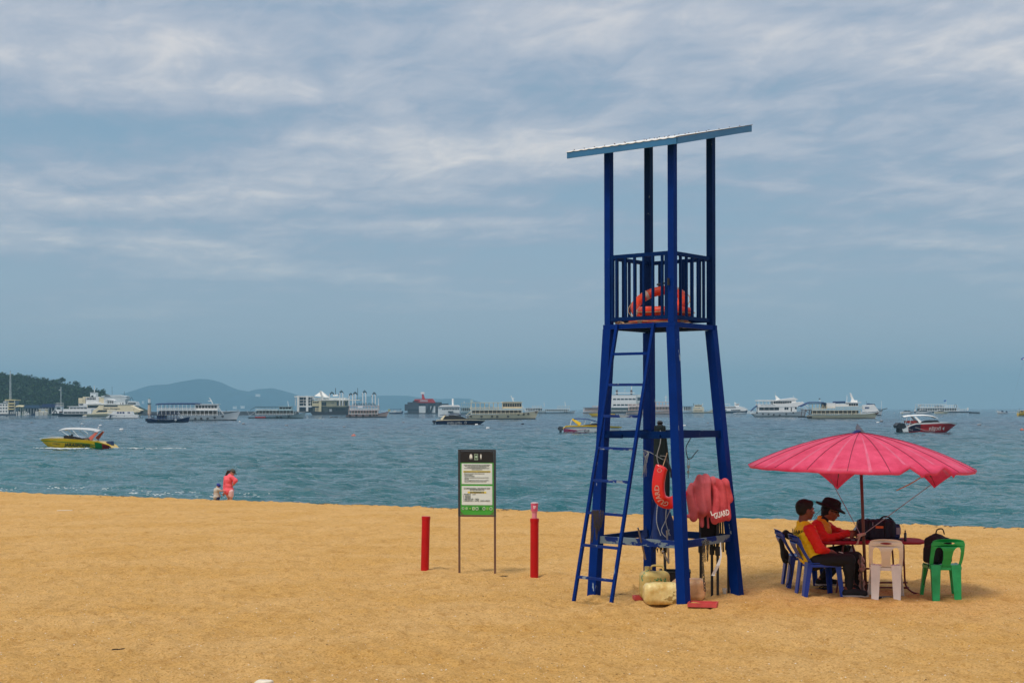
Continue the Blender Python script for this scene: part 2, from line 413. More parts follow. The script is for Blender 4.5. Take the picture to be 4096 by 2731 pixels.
def sand_material():
    m = bpy.data.materials.new('sand'); m.use_nodes = True; nt = m.node_tree; L = nt.links; b = nt.nodes['Principled BSDF']
    geo = nt.nodes.new('ShaderNodeNewGeometry')
    def noise(scale, detail, rough=.6, st=(1, 1, 1)):
        mp = nt.nodes.new('ShaderNodeMapping'); mp.inputs['Scale'].default_value = st; L.new(geo.outputs['Position'], mp.inputs[0])
        n = nt.nodes.new('ShaderNodeTexNoise'); n.inputs['Scale'].default_value = scale; n.inputs['Detail'].default_value = detail; n.inputs['Roughness'].default_value = rough
        L.new(mp.outputs[0], n.inputs['Vector']); return n.outputs[0]
    def mix(fac, a, c):
        x = nt.nodes.new('ShaderNodeMix'); x.data_type = 'RGBA'
        for i, v in ((0, fac), (6, a), (7, c)):
            if isinstance(v, (int, float)): x.inputs[i].default_value = v
            elif isinstance(v, (str, tuple)): x.inputs[i].default_value = (*srgb(v), 1)
            else: L.new(v, x.inputs[i])
        return x.outputs[2]
    def rng(v, a, c, d=0, e=1):
        r = nt.nodes.new('ShaderNodeMapRange'); r.interpolation_type = 'SMOOTHSTEP'; L.new(v, r.inputs[0])
        for i, q in enumerate((a, c, d, e)): r.inputs[1+i].default_value = q
        return r.outputs[0]
    base = mix(rng(noise(.5, 6, .65), .35, .65), SAND_A, SAND_B); base = mix(rng(noise(2.6, 5, .7, (1, .6, 1)), .50, .70, 0, .32), base, SAND_D)
    base = mix(rng(noise(9, 5, .75, (1, .7, 1)), .50, .72, 0, .6), base, SAND_D)
    base = mix(rng(noise(38, 3, .8), .47, .66, 0, .75), base, SAND_D)
    base = mix(rng(noise(70, 2, .8), .60, .72, 0, .5), base, SAND_L)
    vo = nt.nodes.new('ShaderNodeTexVoronoi'); vo.inputs['Scale'].default_value = 13; L.new(geo.outputs['Position'], vo.inputs['Vector'])
    base = mix(rng(vo.outputs['Distance'], .10, .05, 0, .9), base, '#f0e2c4')
    vo2 = nt.nodes.new('ShaderNodeTexVoronoi'); vo2.inputs['Scale'].default_value = 3.1; L.new(geo.outputs['Position'], vo2.inputs['Vector'])
    base = mix(rng(vo2.outputs['Distance'], .045, .02, 0, .9), base, '#2e2015')
    # the damp strip down by the water
    sx = nt.nodes.new('ShaderNodeSeparateXYZ'); L.new(geo.outputs['Position'], sx.inputs[0])
    base = mix(rng(sx.outputs[2], WZ+.32, WZ+.08, 0, .85), base, '#8a6a45')
    L.new(base, b.inputs['Base Color']); b.inputs['Roughness'].default_value = .92; b.inputs['Specular IOR Level'].default_value = .15
    bp = nt.nodes.new('ShaderNodeBump'); bp.inputs['Strength'].default_value = 1.0; bp.inputs['Distance'].default_value = .028
    ad = nt.nodes.new('ShaderNodeMath'); ad.operation = 'ADD'
    L.new(noise(38, 5, .7), ad.inputs[0]); L.new(noise(9, 4, .6, (1, .7, 1)), ad.inputs[1]); L.new(ad.outputs[0], bp.inputs['Height']); L.new(bp.outputs[0], b.inputs['Normal'])
    return m
SAND_A, SAND_B, SAND_D, SAND_L = '#e3b572', '#daa960', '#a5722f', '#f1dcae'

# patches where the sand has been dug and kicked over
SCUFFS = []
for px_, py_, w_ in ((323, 2131, 34), (522, 2124, 20), (476, 2308, 55), (401, 2452, 42), (34, 2452, 40), (2528, 2282, 30), (1280, 2560, 40), (2230, 2235, 26), (860, 2250, 30), (1560, 2440, 34), (3300, 2560, 40), (2380, 2630, 40), (3800, 2500, 34), (2520, 2360, 30)):
    D_ = 2.5*F/(py_-horizon(px_)); D_ = next((d for d in np.arange(11, 55, .05) if CZ-(py_-horizon(px_))/F*d <= float(gz0((px_-HX)/F*d, d))), D_)
    SCUFFS.append(((px_-HX)/F*D_, D_, w_*D_/F*1.3, w_*D_/F*1.6))
def bumps(x, y):
    "footprints and scuffs: two overlapping layers of dimples"
    r = fbm(x*1.7, y*1.5, 3)*.034 + fbm(x*5.5+40, y*4.6, 3, .6)*.048
    h = vnoise(x*3.1+11, y*2.9+5); r = r - .09*np.clip(h-.22, 0, .3)
    for cx, cy, ax, ay in SCUFFS:
        w = np.exp(-(((x-cx)/ax)**2+((y-cy)/ay)**2)*1.6); r = r + w*(fbm(x*14+cx, y*11, 3, .7)*.11-.012)
    for fx, fy in FEET:
        d2 = (x-fx)**2+(y-fy)**2; r = r + .022*np.exp(-d2/.030)*(1+.8*vnoise(x*9, y*9)) - .015*np.exp(-((np.sqrt(d2)-.3)/.1)**2)
    return r
FEET = [(2.17, 17.89), (3.0, 18.98), (1.06, 18.62), (1.90, 19.74), (.752, 18.15), (1.21, 17.85), (4.66, 18.98), (-.75, 21.0), (-.18, 20.9)]
def build_sand():
    ys = np.concatenate([np.linspace(-30, 9, 14)[:-1], 1/np.linspace(1/9, 1/75, 490)])
    t = np.concatenate([np.linspace(-9, -.50, 12)[:-1], np.linspace(-.50, .50, 500), np.linspace(.50, 9, 12)[1:]])
    T, Y = np.meshgrid(t, ys); X = T*np.maximum(Y, 9)
    Z = gz0(X, Y); near = np.clip((Y-6)/4, 0, 1)*np.clip((66-Y)/8, 0, 1)
    Z = Z + bumps(X, Y)*near
    # a low windrow behind the sign and heaped sand round the tower's feet
    Z += .035*np.exp(-((Y-21.4-.05*(X-.8))/.28)**2)*np.clip(1-abs(X-.6)/1.9, 0, 1)
    me = grid_mesh(X, Y, Z, 'sand_beach', sand_material())
    return tag(link('sand_beach', me), 'orange sand beach trodden with faint footprints', kind='structure')
build_sand()

# small things scattered on the sand: bits of shell, too many to count
def build_shells():
    mb = MB(); r = random.Random(3)
    for i in range(2600):
        y = 12.2 + 30*r.random()**1.6; x = (r.random()*2-1)*.40*y
        if y > crest_y(x)-1: continue
        z = gz(x, y) + float(bumps(np.array(x), np.array(y))) + .002
        a = r.random()*6.3; s = .005+.009*r.random()**3; dz = s*.5
        c, sn = math.cos(a), math.sin(a)
        mb.add([(x+c*s, y+sn*s, z), (x-sn*s*.7, y+c*s*.7, z), (x-c*s, y-sn*s, z), (x+sn*s*.7, y-c*s*.7, z), (x, y, z+dz)], [(0, 1, 4), (1, 2, 4), (2, 3, 4), (3, 0, 4)], mi=0 if r.random() < .8 else 1)
    o = mb.build('shell_fragments', [mat('shell', '#eadfc8', .6), mat('shell_dark', '#4a3524', .8)])
    tag(o, 'tiny shell and grit fragments scattered over the sand', kind='stuff')
build_shells()

# dark weed and pebbles caught along the lip of the beach
def build_tideline():
    mb = MB(); r = random.Random(9)
    for i in range(900):
        x = r.uniform(-23, 13); y = float(crest_y(x)) - abs(r.gauss(0, .5))+.25+.5*math.sin(x*1.3)
        if vnoise(np.array(x*.35), np.array(.3)) < -.05 and r.random() < .8: continue
        z = gz(x, y)+float(bumps(np.array(x), np.array(y)))*.5; s = .008+.020*r.random()**3
        mb.box((x, y, z+s*.3), (s*2.4*r.uniform(.6, 1.6), s*1.3, s*.9), rot=r.random()*3)
    tag(mb.build('tide_line_debris', mat('weed_dark', '#75634a', .9, .4, 3)), 'dark weed bits and pebbles along the lip of the beach', kind='stuff')
build_tideline()
# ------------------------------------------------------------------ water
def water_material():
    m = bpy.data.materials.new('sea_water'); m.use_nodes = True; nt = m.node_tree; L = nt.links; b = nt.nodes['Principled BSDF']
    geo = nt.nodes.new('ShaderNodeNewGeometry')
    def noise(scale, detail, st=(1, 1, 1), rough=.55, dist=0):
        mp = nt.nodes.new('ShaderNodeMapping'); mp.inputs['Scale'].default_value = st; L.new(geo.outputs['Position'], mp.inputs[0])
        n = nt.nodes.new('ShaderNodeTexNoise'); n.inputs['Scale'].default_value = scale; n.inputs['Detail'].default_value = detail; n.inputs['Roughness'].default_value = rough; n.inputs['Distortion'].default_value = dist
        L.new(mp.outputs[0], n.inputs['Vector']); return n.outputs[0]
    sp = nt.nodes.new('ShaderNodeSeparateXYZ'); L.new(geo.outputs['Position'], sp.inputs[0])
    # shoal water is greener and paler than the bay
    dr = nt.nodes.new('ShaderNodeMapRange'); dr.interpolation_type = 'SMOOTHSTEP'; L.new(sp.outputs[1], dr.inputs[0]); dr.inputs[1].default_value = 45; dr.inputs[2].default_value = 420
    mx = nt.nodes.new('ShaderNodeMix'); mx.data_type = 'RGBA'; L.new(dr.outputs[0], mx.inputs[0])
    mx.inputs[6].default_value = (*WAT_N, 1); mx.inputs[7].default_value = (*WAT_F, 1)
    pn = noise(.02, 4, (1, .35, 1)); pr = nt.nodes.new('ShaderNodeMapRange'); L.new(pn, pr.inputs[0]); pr.inputs[1].default_value = .35; pr.inputs[2].default_value = .65; pr.inputs[3].default_value = .8; pr.inputs[4].default_value = 1.15
    vm = nt.nodes.new('ShaderNodeVectorMath'); vm.operation = 'SCALE'; L.new(mx.outputs[2], vm.inputs[0]); L.new(pr.outputs[0], vm.inputs[3])
    L.new(vm.outputs[0], b.inputs['Base Color'])
    b.inputs['Roughness'].default_value = .07; b.inputs['IOR'].default_value = 1.33; b.inputs['Specular IOR Level'].default_value = WAT_S
    # ripples of every size; the smallest matter near, the largest far away
    hts = [(3.4, 3, (.7, 1.6, 1), .10), (.95, 4, (.6, 1.5, 1), .34), (.26, 4, (.5, 1.4, 1), 1.0), (.07, 4, (.4, 1.4, 1), 3.2)]
    prev = None
    for s, d, st, a in hts:
        n = noise(s, d, st, .6, .3); ml = nt.nodes.new('ShaderNodeMath'); ml.operation = 'MULTIPLY_ADD'; L.new(n, ml.inputs[0]); ml.inputs[1].default_value = a
        if prev is None: ml.inputs[2].default_value = 0
        else: L.new(prev, ml.inputs[2])
        prev = ml.outputs[0]
    bp = nt.nodes.new('ShaderNodeBump'); bp.inputs['Strength'].default_value = 1; bp.inputs['Distance'].default_value = 1.0
    L.new(prev, bp.inputs['Height']); L.new(bp.outputs[0], b.inputs['Normal'])
    return m
WAT_N, WAT_F, WAT_S = (.022, .135, .155), (.007, .058, .100), .5
def build_water():
    ys = np.concatenate([np.linspace(27, 42, 12)[:-1], np.geomspace(42, 700, 610)[:-1], np.geomspace(700, 3000, 110)[:-1], np.geomspace(3000, 13800, 30)])
    t = np.concatenate([np.linspace(-2.2, -.46, 20)[:-1], np.linspace(-.44, .44, 700), np.linspace(.46, 2.2, 20)[1:]])
    T, Y = np.meshgrid(t, ys); X = T*Y
    X = np.clip(X, -11500, 11500)
    dy = np.gradient(ys)[:, None]; Z = np.zeros_like(X)
    r = np.random.default_rng(11)
    for i in range(50):
        lam = .34*1.12**i if i < 32 else r.uniform(1.5, 9)
        th = r.normal(-.35, .55); kx, ky = math.sin(th)*2*PI/lam, math.cos(th)*2*PI/lam
        amp = .0195*lam**.68*(1 if lam < 6 else (6/lam)**.9)
        ph = r.uniform(0, 6.28); vis = np.clip((lam-1.6*dy)/(1.6*dy), 0, 1)
        wx = X + .5*lam*vnoise(X/lam*.31+i, Y/lam*.27); s = np.sin(kx*wx+ky*Y+ph)
        env = .5+1.1*np.clip(vnoise(X/lam*.21+3*i, Y/lam*.17+i)+.45, 0, 1)
        Z += amp*vis*env*(1-np.abs(s)**.8*1.0 if i % 3 == 0 else s*.55)
    Z -= Z[:250].mean()
    # swell lifts a little towards the beach
    Z = Z*.9 + WZ
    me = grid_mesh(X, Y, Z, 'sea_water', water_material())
    tag(link('sea_water', me), 'choppy blue-green sea of the bay', kind='structure')
build_water()

# ------------------------------------------------------------------ hills, forest, haze
def ridge(name, D, depth, pts, m, label, seed, rough=1.0, base=1640):
    "a hill range: its crest follows the skyline, its flanks fall to the water in front and behind"
    xs = np.array([p[0] for p in pts], float); hs = np.array([(horizon(p[0])-p[1])/F*D + CZ - WZ for p in pts])
    X = np.linspace(xs[0], xs[-1], 260); H = np.interp(X, xs, hs)
    k = np.array([.25, .5, .25])
    for _ in range(2): H = np.convolve(np.pad(H, 1, 'edge'), k, 'valid')
    wx = (X-HX)/F*D
    v = np.linspace(-1, 1, 41)[:, None]
    prof = np.cos(np.clip(np.abs(v), 0, 1)*PI/2)**1.25
    Z = WZ - 2 + (H[None, :]+2)*prof
    GX = np.repeat(wx[None, :], 41, 0); GY = D + v*depth*.5*np.ones_like(GX)
    Z = Z + fbm(GX/depth*9+seed, GY/depth*9, 5)*H.max()*.10*rough*np.clip(1-np.abs(v), 0, 1)*np.clip(Z/40, 0, 1)*np.abs(v)*2.0
    me = grid_mesh(GX, GY, Z, name, m); o = link(name, me); return tag(o, label, kind='structure')
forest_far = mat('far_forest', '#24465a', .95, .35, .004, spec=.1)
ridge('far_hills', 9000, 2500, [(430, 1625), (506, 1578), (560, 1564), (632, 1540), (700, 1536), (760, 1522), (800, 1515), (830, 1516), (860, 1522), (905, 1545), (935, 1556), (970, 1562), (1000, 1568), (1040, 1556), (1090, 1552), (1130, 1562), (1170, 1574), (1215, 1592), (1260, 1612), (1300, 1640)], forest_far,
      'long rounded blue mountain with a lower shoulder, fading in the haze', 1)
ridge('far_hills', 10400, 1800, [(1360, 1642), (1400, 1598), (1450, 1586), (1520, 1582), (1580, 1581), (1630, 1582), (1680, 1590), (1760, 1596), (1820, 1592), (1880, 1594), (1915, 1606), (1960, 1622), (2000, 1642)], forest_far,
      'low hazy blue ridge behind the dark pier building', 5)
HILL = [(-700, 1470), (-300, 1468), (-60, 1490), (0, 1503), (45, 1508), (100, 1512), (150, 1524), (210, 1528), (245, 1534), (290, 1546), (340, 1558), (380, 1566), (420, 1578), (440, 1592), (455, 1612), (465, 1645)]
ridge('wooded_hill', 1500, 420, HILL, mat('hill_soil', '#2b3a24', .95, .3, .03), 'dark wooded headland hill rising at the left edge', 9)
leaf_a = mat('leaf_dark', '#23361c', .85, .45, .35, spec=.2); leaf_b = mat('leaf_mid', '#35502a', .85, .45, .35, spec=.2); bark = mat('bark', '#4a3b2c', .9)
def crown(mb, c, r, n, rnd, flat=.75, size=.9):
    "a crown of small leaf clumps spread through an uneven volume"
    lobes = [(V((rnd.gauss(0, .38), rnd.gauss(0, .38), rnd.gauss(.05, .25)))*r, r*rnd.uniform(.4, .7)) for _ in range(6)]
    for _ in range(n):
        lc, lr = lobes[rnd.randrange(6)]
        d = V((rnd.gauss(0, 1), rnd.gauss(0, 1), rnd.gauss(0, 1))).normalized()*lr*rnd.random()**.35
        p = V(c)+lc+d; p.z = c[2]+(p.z-c[2])*flat
        nr = V((rnd.gauss(0, 1), rnd.gauss(0, 1), abs(rnd.gauss(0, 1))+.4)).normalized(); t = nr.orthogonal().normalized(); b = nr.cross(t); s = size*rnd.uniform(.5, 1.2)
        mb.add([p+t*s, p+b*s*.8, p-t*s*.9, p-b*s*.7+nr*s*.3], [(0, 1, 2), (0, 2, 3)], mi=0 if rnd.random() < .6 else 1)
def build_forest():
    rnd = random.Random(5); mb = MB()
    xs = [p[0] for p in HILL]; ys = [p[1] for p in HILL]
    for i in range(3700):
        px = rnd.uniform(-650, 450); v = -.02-.98*rnd.random()**.8
        D = 1500+v*210; top = (horizon(px)-np.interp(px, xs, ys))/F*1500+4.17
        z = WZ-2+(top+2)*math.cos(abs(v)*PI/2)**1.25
        x = (px-HX)/F*1500
        if z < WZ+1.5: continue
        crown(mb, (x, D, z+1), rnd.uniform(2.8, 5.2), 30, rnd, .8, 1.15)
    tag(mb.build('forest', [leaf_a, leaf_b]), 'dense dark green wood covering the headland hill', kind='stuff')
    for k, (px, py, r, lab) in enumerate([(10, 1500, 5.5, 'leftmost tall tree on the hill skyline, cut by the frame'), (75, 1505, 5, 'round tree on the skyline just right of the lattice mast'), (118, 1516, 5.5, 'broad tree on the hill skyline with a flat crown'),
            (150, 1522, 4, 'small tree on the skyline left of the dip in the hill'), (248, 1519, 4.6, 'tall round-headed tree standing clear of the hill skyline'), (305, 1534, 4.4, 'twin-headed tree on the falling end of the hill skyline'), (352, 1553, 4, 'low tree near the seaward end of the hill skyline'), (405, 1566, 4.2, 'last tree at the seaward tip of the wooded hill')]):
        D = 1490; p = P(px, py, D); b0 = thing('tree', lab, 'tree', (p.x, p.y, p.z-9), group='trees on the hill skyline')
        mb = MB(); mb.tube([(0, 0, -3), (.3, 0, 3), (.1, .2, 8)], .5, 6, r1=.2)
        mb.tube([(.2, 0, 4), (1.6, .3, 8)], .22, 5, r1=.08); mb.tube([(.2, 0, 5), (-1.4, -.3, 8.4)], .2, 5, r1=.08); mb.build('trunk', bark, b0)
        mb = MB(); crown(mb, (0, 0, 9), r, 320, rnd, .85, .75); mb.build('crown', [leaf_a, leaf_b], b0)
build_forest()

hz = MB(); hz.b2((-11900, -60, WZ-4), (11900, 14200, 330))
m = bpy.data.materials.new('haze'); m.use_nodes = True; nt = m.node_tree; nt.nodes.remove(nt.nodes['Principled BSDF'])
pv = nt.nodes.new('ShaderNodeVolumePrincipled'); pv.inputs['Color'].default_value = (.42, .79, 1.0, 1); pv.inputs['Density'].default_value = 1.5e-4; pv.inputs['Anisotropy'].default_value = 0
nt.links.new(pv.outputs[0], nt.nodes['Material Output'].inputs['Volume'])
tag(hz.build('haze', m), 'thin pale haze over the bay', kind='stuff')
# ================================================================== LIFEGUARD TOWER
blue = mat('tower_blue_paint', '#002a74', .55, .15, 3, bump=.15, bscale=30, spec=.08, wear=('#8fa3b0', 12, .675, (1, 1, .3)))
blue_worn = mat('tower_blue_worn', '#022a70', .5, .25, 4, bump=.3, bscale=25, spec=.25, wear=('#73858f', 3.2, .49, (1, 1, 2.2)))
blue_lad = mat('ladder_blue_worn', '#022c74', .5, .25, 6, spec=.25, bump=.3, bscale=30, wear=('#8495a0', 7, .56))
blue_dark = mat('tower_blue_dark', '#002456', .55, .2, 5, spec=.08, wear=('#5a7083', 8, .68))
fascia_m = mat('fascia_blue', '#2f6f9c', .38, .12, 2, bump=.1)
sheet_m = mat('roof_sheet', '#e9e8e2', .5, .1, 4, wear=('#7a6a55', 14, .72))
board_m = mat('platform_board', '#8d9296', .8, .2, 6)
TX, TY = 1.963, 18.8; TR = math.radians(-37.9)
tower = thing('lifeguard_tower', 'tall blue lifeguard tower with slanted roof, railed platform and ladder', 'tower', (TX, TY, 0), TR)
def TW(x, y, z):
    "tower-local point in the world"
    c, s = math.cos(TR), math.sin(TR); return V((TX+c*x-s*y, TY+s*x+c*y, z))
H0, H1, ZP = .687, .487, 3.54
def LEG(sx, sy, z):
    f = z/ZP; return V((sx*(H0+(H1-H0)*f)+.053*(1-f), sy*(H0+(H1-H0)*f)+.041*(1-f), z))
def hz_(z): return H0+(H1-H0)*z/ZP
corners = [(-1, -1), (1, -1), (1, 1), (-1, 1)]
def roofz(y): return 6.101+.230*y
for sx, sy in corners:
    mb = MB(); mb.beam(LEG(sx, sy, -.18), (sx*H1, sy*H1, ZP), .128, side=(1, 0, 0), w1=.120, h1=.120); mb.build('leg', blue, tower)
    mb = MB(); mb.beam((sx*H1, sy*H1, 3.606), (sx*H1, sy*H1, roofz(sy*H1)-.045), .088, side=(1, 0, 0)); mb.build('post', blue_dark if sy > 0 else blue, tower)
def ring(z, hgt, th, off, mm, name='cross_beam'):
    for a in range(4):
        A, B = LEG(*corners[a], z), LEG(*corners[(a+1) % 4], z); d = (B-A).normalized()
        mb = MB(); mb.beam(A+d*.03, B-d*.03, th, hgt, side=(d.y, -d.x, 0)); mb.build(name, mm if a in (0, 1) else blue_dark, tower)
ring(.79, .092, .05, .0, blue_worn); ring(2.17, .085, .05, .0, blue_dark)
for xa, xb in ((-.52, -.22), (.08, .36)): mb = MB(); mb.beam((xa, -.585, 2.145), (xb, -.585, 2.145), .035, .05, side=(0, 1, 0)); mb.build('bracket', blue_dark, tower)
# platform
for a in range(4):
    (ax, ay), (bx, by) = corners[a], corners[(a+1) % 4]; nx, ny = (ax+bx)/2, (ay+by)/2; ex, ey = (bx-ax)/2, (by-ay)/2
    h = H1+.02; L_ = h+.045 if a % 2 == 0 else h-.03; mb = MB()
    mb.beam((nx*h-ex*L_, ny*h-ey*L_, 3.573), (nx*h+ex*L_, ny*h+ey*L_, 3.573), .05, .062, side=(nx, ny, 0)); mb.build('platform_beam', blue, tower)
for i in range(6):
    mb = MB(); x = -.42+.168*i; mb.box((x, 0, 3.575), (.160, .93, .022)); mb.build('platform_board', board_m, tower)
for y in (-.2, .22):
    mb = MB(); mb.box((0, y, 3.55), (.9, .04, .026)); mb.build('joist', blue_dark, tower)
# railings: one panel per side, the ladder side is the gate
for a in range(4):
    (ax, ay), (bx, by) = corners[a], corners[(a+1) % 4]; nx, ny = (ax+bx)/2, (ay+by)/2; ex, ey = (bx-ax)/2, (by-ay)/2
    r = link('gate' if a == 0 else 'railing', None, tower); h = H1+.025 if a == 0 else H1
    hw = H1-.048; n = [6, 5, 6, 5][a]
    def at(t, z): return (nx*h+ex*t, ny*h+ey*t, z)
    mb = MB(); mb.beam(at(-hw, 4.485), at(hw, 4.485), .032, .05, side=(nx, ny, 0)); mb.build('top_rail', blue_dark, r)
    mb = MB(); mb.beam(at(-hw, 3.67), at(hw, 3.67), .03, .05, side=(nx, ny, 0)); mb.build('bottom_rail', blue_dark, r)
    if a == 0:
        for t in (-hw+.025, hw-.025):
            mb = MB(); mb.beam(at(t, 3.695), at(t, 4.46), .045, .03, side=(ex, ey, 0)); mb.build('gate_stile', blue_dark, r)
    for i in range(n):
        t = -hw + (2*hw)*(i+1)/(n+1) if a else -hw+.09+(2*hw-.18)*(i)/(n-1)
        mb = MB(); mb.beam(at(t, 3.696), at(t, 4.46), .03, side=(ex, ey, 0)); mb.build('baluster', blue_dark, r)
    if a == 0:
        steel = mat('dull_steel', '#8b8f93', .35, .2, 30, metal=.8)
        mb = MB(); mb.tube([at(.27, 4.09), at(hw+.06, 4.115)], .011, 8); mb.tube([(.47, -.56, 4.16), (.47, -.56, 4.07)], .016, 8); mb.build('latch', mat('black_iron', '#15171c', .5, .3, 20), r)
        mb = MB(); mb.tube([at(.405, 4.08), at(.40, 4.02), at(.425, 4.02), at(.42, 4.08)], .005, 6); mb.box(at(.41, 3.985), (.045, .02, .05), bev=.005); mb.build('padlock', mat('brass', '#b9a27a', .35, .2, 30, metal=.7), r)
# roof
roof = link('roof', None, tower)
rx0, rx1, ry0, ry1 = -.934, .739, -.80, 1.147
def ro(x, y, dz=0): return (x, y, roofz(y)+dz)
for nm, a, b in (('fascia', (rx0, ry0), (rx1, ry0)), ('fascia', (rx1, ry0), (rx1, ry1)), ('fascia', (rx1, ry1), (rx0, ry1)), ('fascia', (rx0, ry1), (rx0, ry0))):
    mb = MB(); d = (V((b[0], b[1], 0))-V((a[0], a[1], 0))).normalized(); e = .015; q = V((d.y, -d.x, 0))
    horizontal = abs(d.x) > .5
    A = V(ro(*a, -.195)); B = V(ro(*b, -.195)); A += d*(0 if horizontal else .014); B -= d*(0 if horizontal else .014)
    vs = []
    for p in (A, B):
        for k, zz in ((-e/2, -.0), (e/2, -.0), (e/2, .085), (-e/2, .085)): vs.append(p+q*k+V((0, 0, zz-.0+.075)))
    mb.add(vs, [(0, 3, 2, 1), (4, 5, 6, 7), (0, 1, 5, 4), (1, 2, 6, 5), (2, 3, 7, 6), (3, 0, 4, 7)]); mb.build(nm, fascia_m, roof)
for x in (-.62, -.15, .32):
    mb = MB(); mb.beam(ro(x, ry0+.02, -.08), ro(x, ry1-.02, -.08), .04, .05, side=(1, 0, 0)); mb.build('rafter', blue_dark, roof)
mb = MB(); n = 42; vs = []; fs = []
for i in range(n+1):
    x = rx0-.01+(rx1-rx0+.02)*i/n; dz = .005*math.cos(i*PI/1.5)
    for y in (ry0-.015, ry1+.015):
        vs += [ro(x, y, dz-.030), ro(x, y, dz-.036)]
for i in range(n):
    b = 4*i; c = b+4; fs += [(b, b+2, c+2, c), (b+1, c+1, c+3, b+3), (b, c, c+1, b+1), (b+2, b+3, c+3, c+2)]
mb.add(vs, fs); mb.build('roof_sheet', sheet_m, roof)
mb = MB()
for i in range(10):
    for y in (ry0+.05, .2, ry1-.05): mb.lathe([(.008, 0), (.008, .006), (.003, .010)], 6, ro(rx0+.08+i*.16, y, -.02))
tag(mb.build('roof_screws', mat('rust', '#5a3422', .8), roof), kind='stuff')
# ladder, skewed a little to the left at its foot
lad = link('ladder', None, tower)
LT = [V((-.32, -.545, 3.60)), V((.243, -.545, 3.60))]; LB = [V((-.553, -1.254, -.06)), V((-.011, -1.212, -.08))]
for t, b in zip(LT, LB):
    mb = MB(); mb.beam(b-V((0, 0, .06)), t, .035, .052, side=(1, .15, 0)); mb.build('ladder_rail', blue, lad)
for i, f in enumerate((.106, .215, .325, .438, .551, .664, .776, .886)):
    a = LT[0].lerp(LB[0], f); b = LT[1].lerp(LB[1], f); mb = MB(); mb.beam(a+V((.02, 0, 0)), b-V((.02, 0, 0)), .034, .036, side=(0, 0, 1)); mb.build('rung', blue_lad if i else blue, lad)

# ------------------------------------------------------------------ rope helper and ring buoys
orange = mat('buoy_orange', '#e2401a', .42, .18, 5, bump=.1, wear=('#b5482c', 9, .62)); tape = mat('buoy_tape', '#b9a294', .6, .2, 12); rope_m = mat('rope_tan', '#c6a27c', .85, .25, 40); rope_w = mat('rope_grey', '#9aa0a2', .85, .25, 40)
def buoy(name, label, c, R, rx=.30, r=.062):
    t = thing(name, label, 'ring buoy', c, 0, 'ring buoys on the tower platform'); t.rotation_euler = R
    mb = MB(); n = 48
    mb.tube([(rx*math.cos(2*PI*i/n), rx*math.sin(2*PI*i/n), 0) for i in range(n)], r, 14, closed=True); mb.build('ring', orange, t, 'all')
    for k in range(4):
        a0 = PI/2*k+.4; mb = MB(); mb.tube([(rx*math.cos(a0+j*.05), rx*math.sin(a0+j*.05), 0) for j in range(5)], r+.003, 14); mb.build('tape_band', tape, t, 'all')
    mb = MB(); pts = []
    for k in range(4):
        a0 = PI/2*k+.5
        for j in range(6):
            f = j/6; pts.append(((rx+r+.004+.035*math.sin(f*PI))*math.cos(a0+f*PI/2), (rx+r+.004+.035*math.sin(f*PI))*math.sin(a0+f*PI/2), -.02*math.sin(f*PI)))
    mb.tube(pts, .006, 5, closed=True); mb.build('grab_rope', rope_m, t, 'all'); return t
c = TW(-.06, .05, 3.586+.065); buoy('ring_buoy', 'orange ring buoy lying flat at the bottom of the pile on the platform', c, (0, 0, .3), .335)
c = TW(.06, .02, 3.586+.193); buoy('ring_buoy', 'orange ring buoy lying flat on top of another on the platform', c, (.03, -.02, 1.1), .31)
c = TW(-.05, .04, 3.586+.31); buoy('ring_buoy', 'orange ring buoy propped up at a slant over the pile on the platform', c, (math.radians(35), math.radians(-14), -.15), .32)
mb = MB(); mb.tube(bez([TW(-.38, -.46, 3.60), TW(-.2, -.5, 3.605), TW(-.02, -.49, 3.60), TW(.04, -.52, 3.585), TW(.2, -.5, 3.60), TW(.36, -.47, 3.605), TW(.48, -.3, 3.60), TW(.5, -.1, 3.61)], 6), .008, 6)
mb.tube(bez([TW(-.34, -.42, 3.61), TW(-.4, -.46, 3.63), TW(-.33, -.48, 3.61), TW(-.3, -.42, 3.62), TW(-.36, -.43, 3.64), TW(-.38, -.49, 3.62)], 6), .012, 6)
tag(mb.build('rope', rope_m, None, 'all'), 'tan rope lying loosely along the front edge of the tower platform', 'rope')

# ------------------------------------------------------------------ things hanging on and stowed under the tower
# folded dark parasol standing behind the cross beams
dk = mat('dark_green_canvas', '#0f2326', .9, .3, 6, bump=.3, bscale=20); dkb = mat('navy_canvas', '#0b2b66', .85, .3, 6, bump=.4, bscale=14)
p0 = P(2665, 2200, 18.75); pt = P(2640, 1700, 18.75)
um = thing('folded_parasol', 'dark folded parasol standing upright behind the red rescue tube', 'parasol', (p0.x, p0.y, gz(p0.x, p0.y)))
def folded_cloth(z0, z1, rfun, folds, seed, dx):
    n = 40; m = 26; vs = []; fs = []; rr = random.Random(seed); ph = rr.random()*6
    for i in range(m+1):
        t = i/m; z = z0+(z1-z0)*t; r = rfun(t)
        for j in range(n):
            a = 2*PI*j/n; q = r*(1+.20*math.sin(folds*a+ph+1.5*t)+.09*math.sin((folds*2+1)*a+ph*2-2*t))
            vs.append((dx(t)+q*math.cos(a), q*math.sin(a), z))
    for i in range(m):
        for j in range(n): fs.append((i*n+j, i*n+(j+1) % n, (i+1)*n+(j+1) % n, (i+1)*n+j))
    fs.append(tuple(range(n-1, -1, -1))); fs.append(tuple(range(m*n, m*n+n))); return vs, fs
dx = lambda z: (pt.x-p0.x)*z/2.3
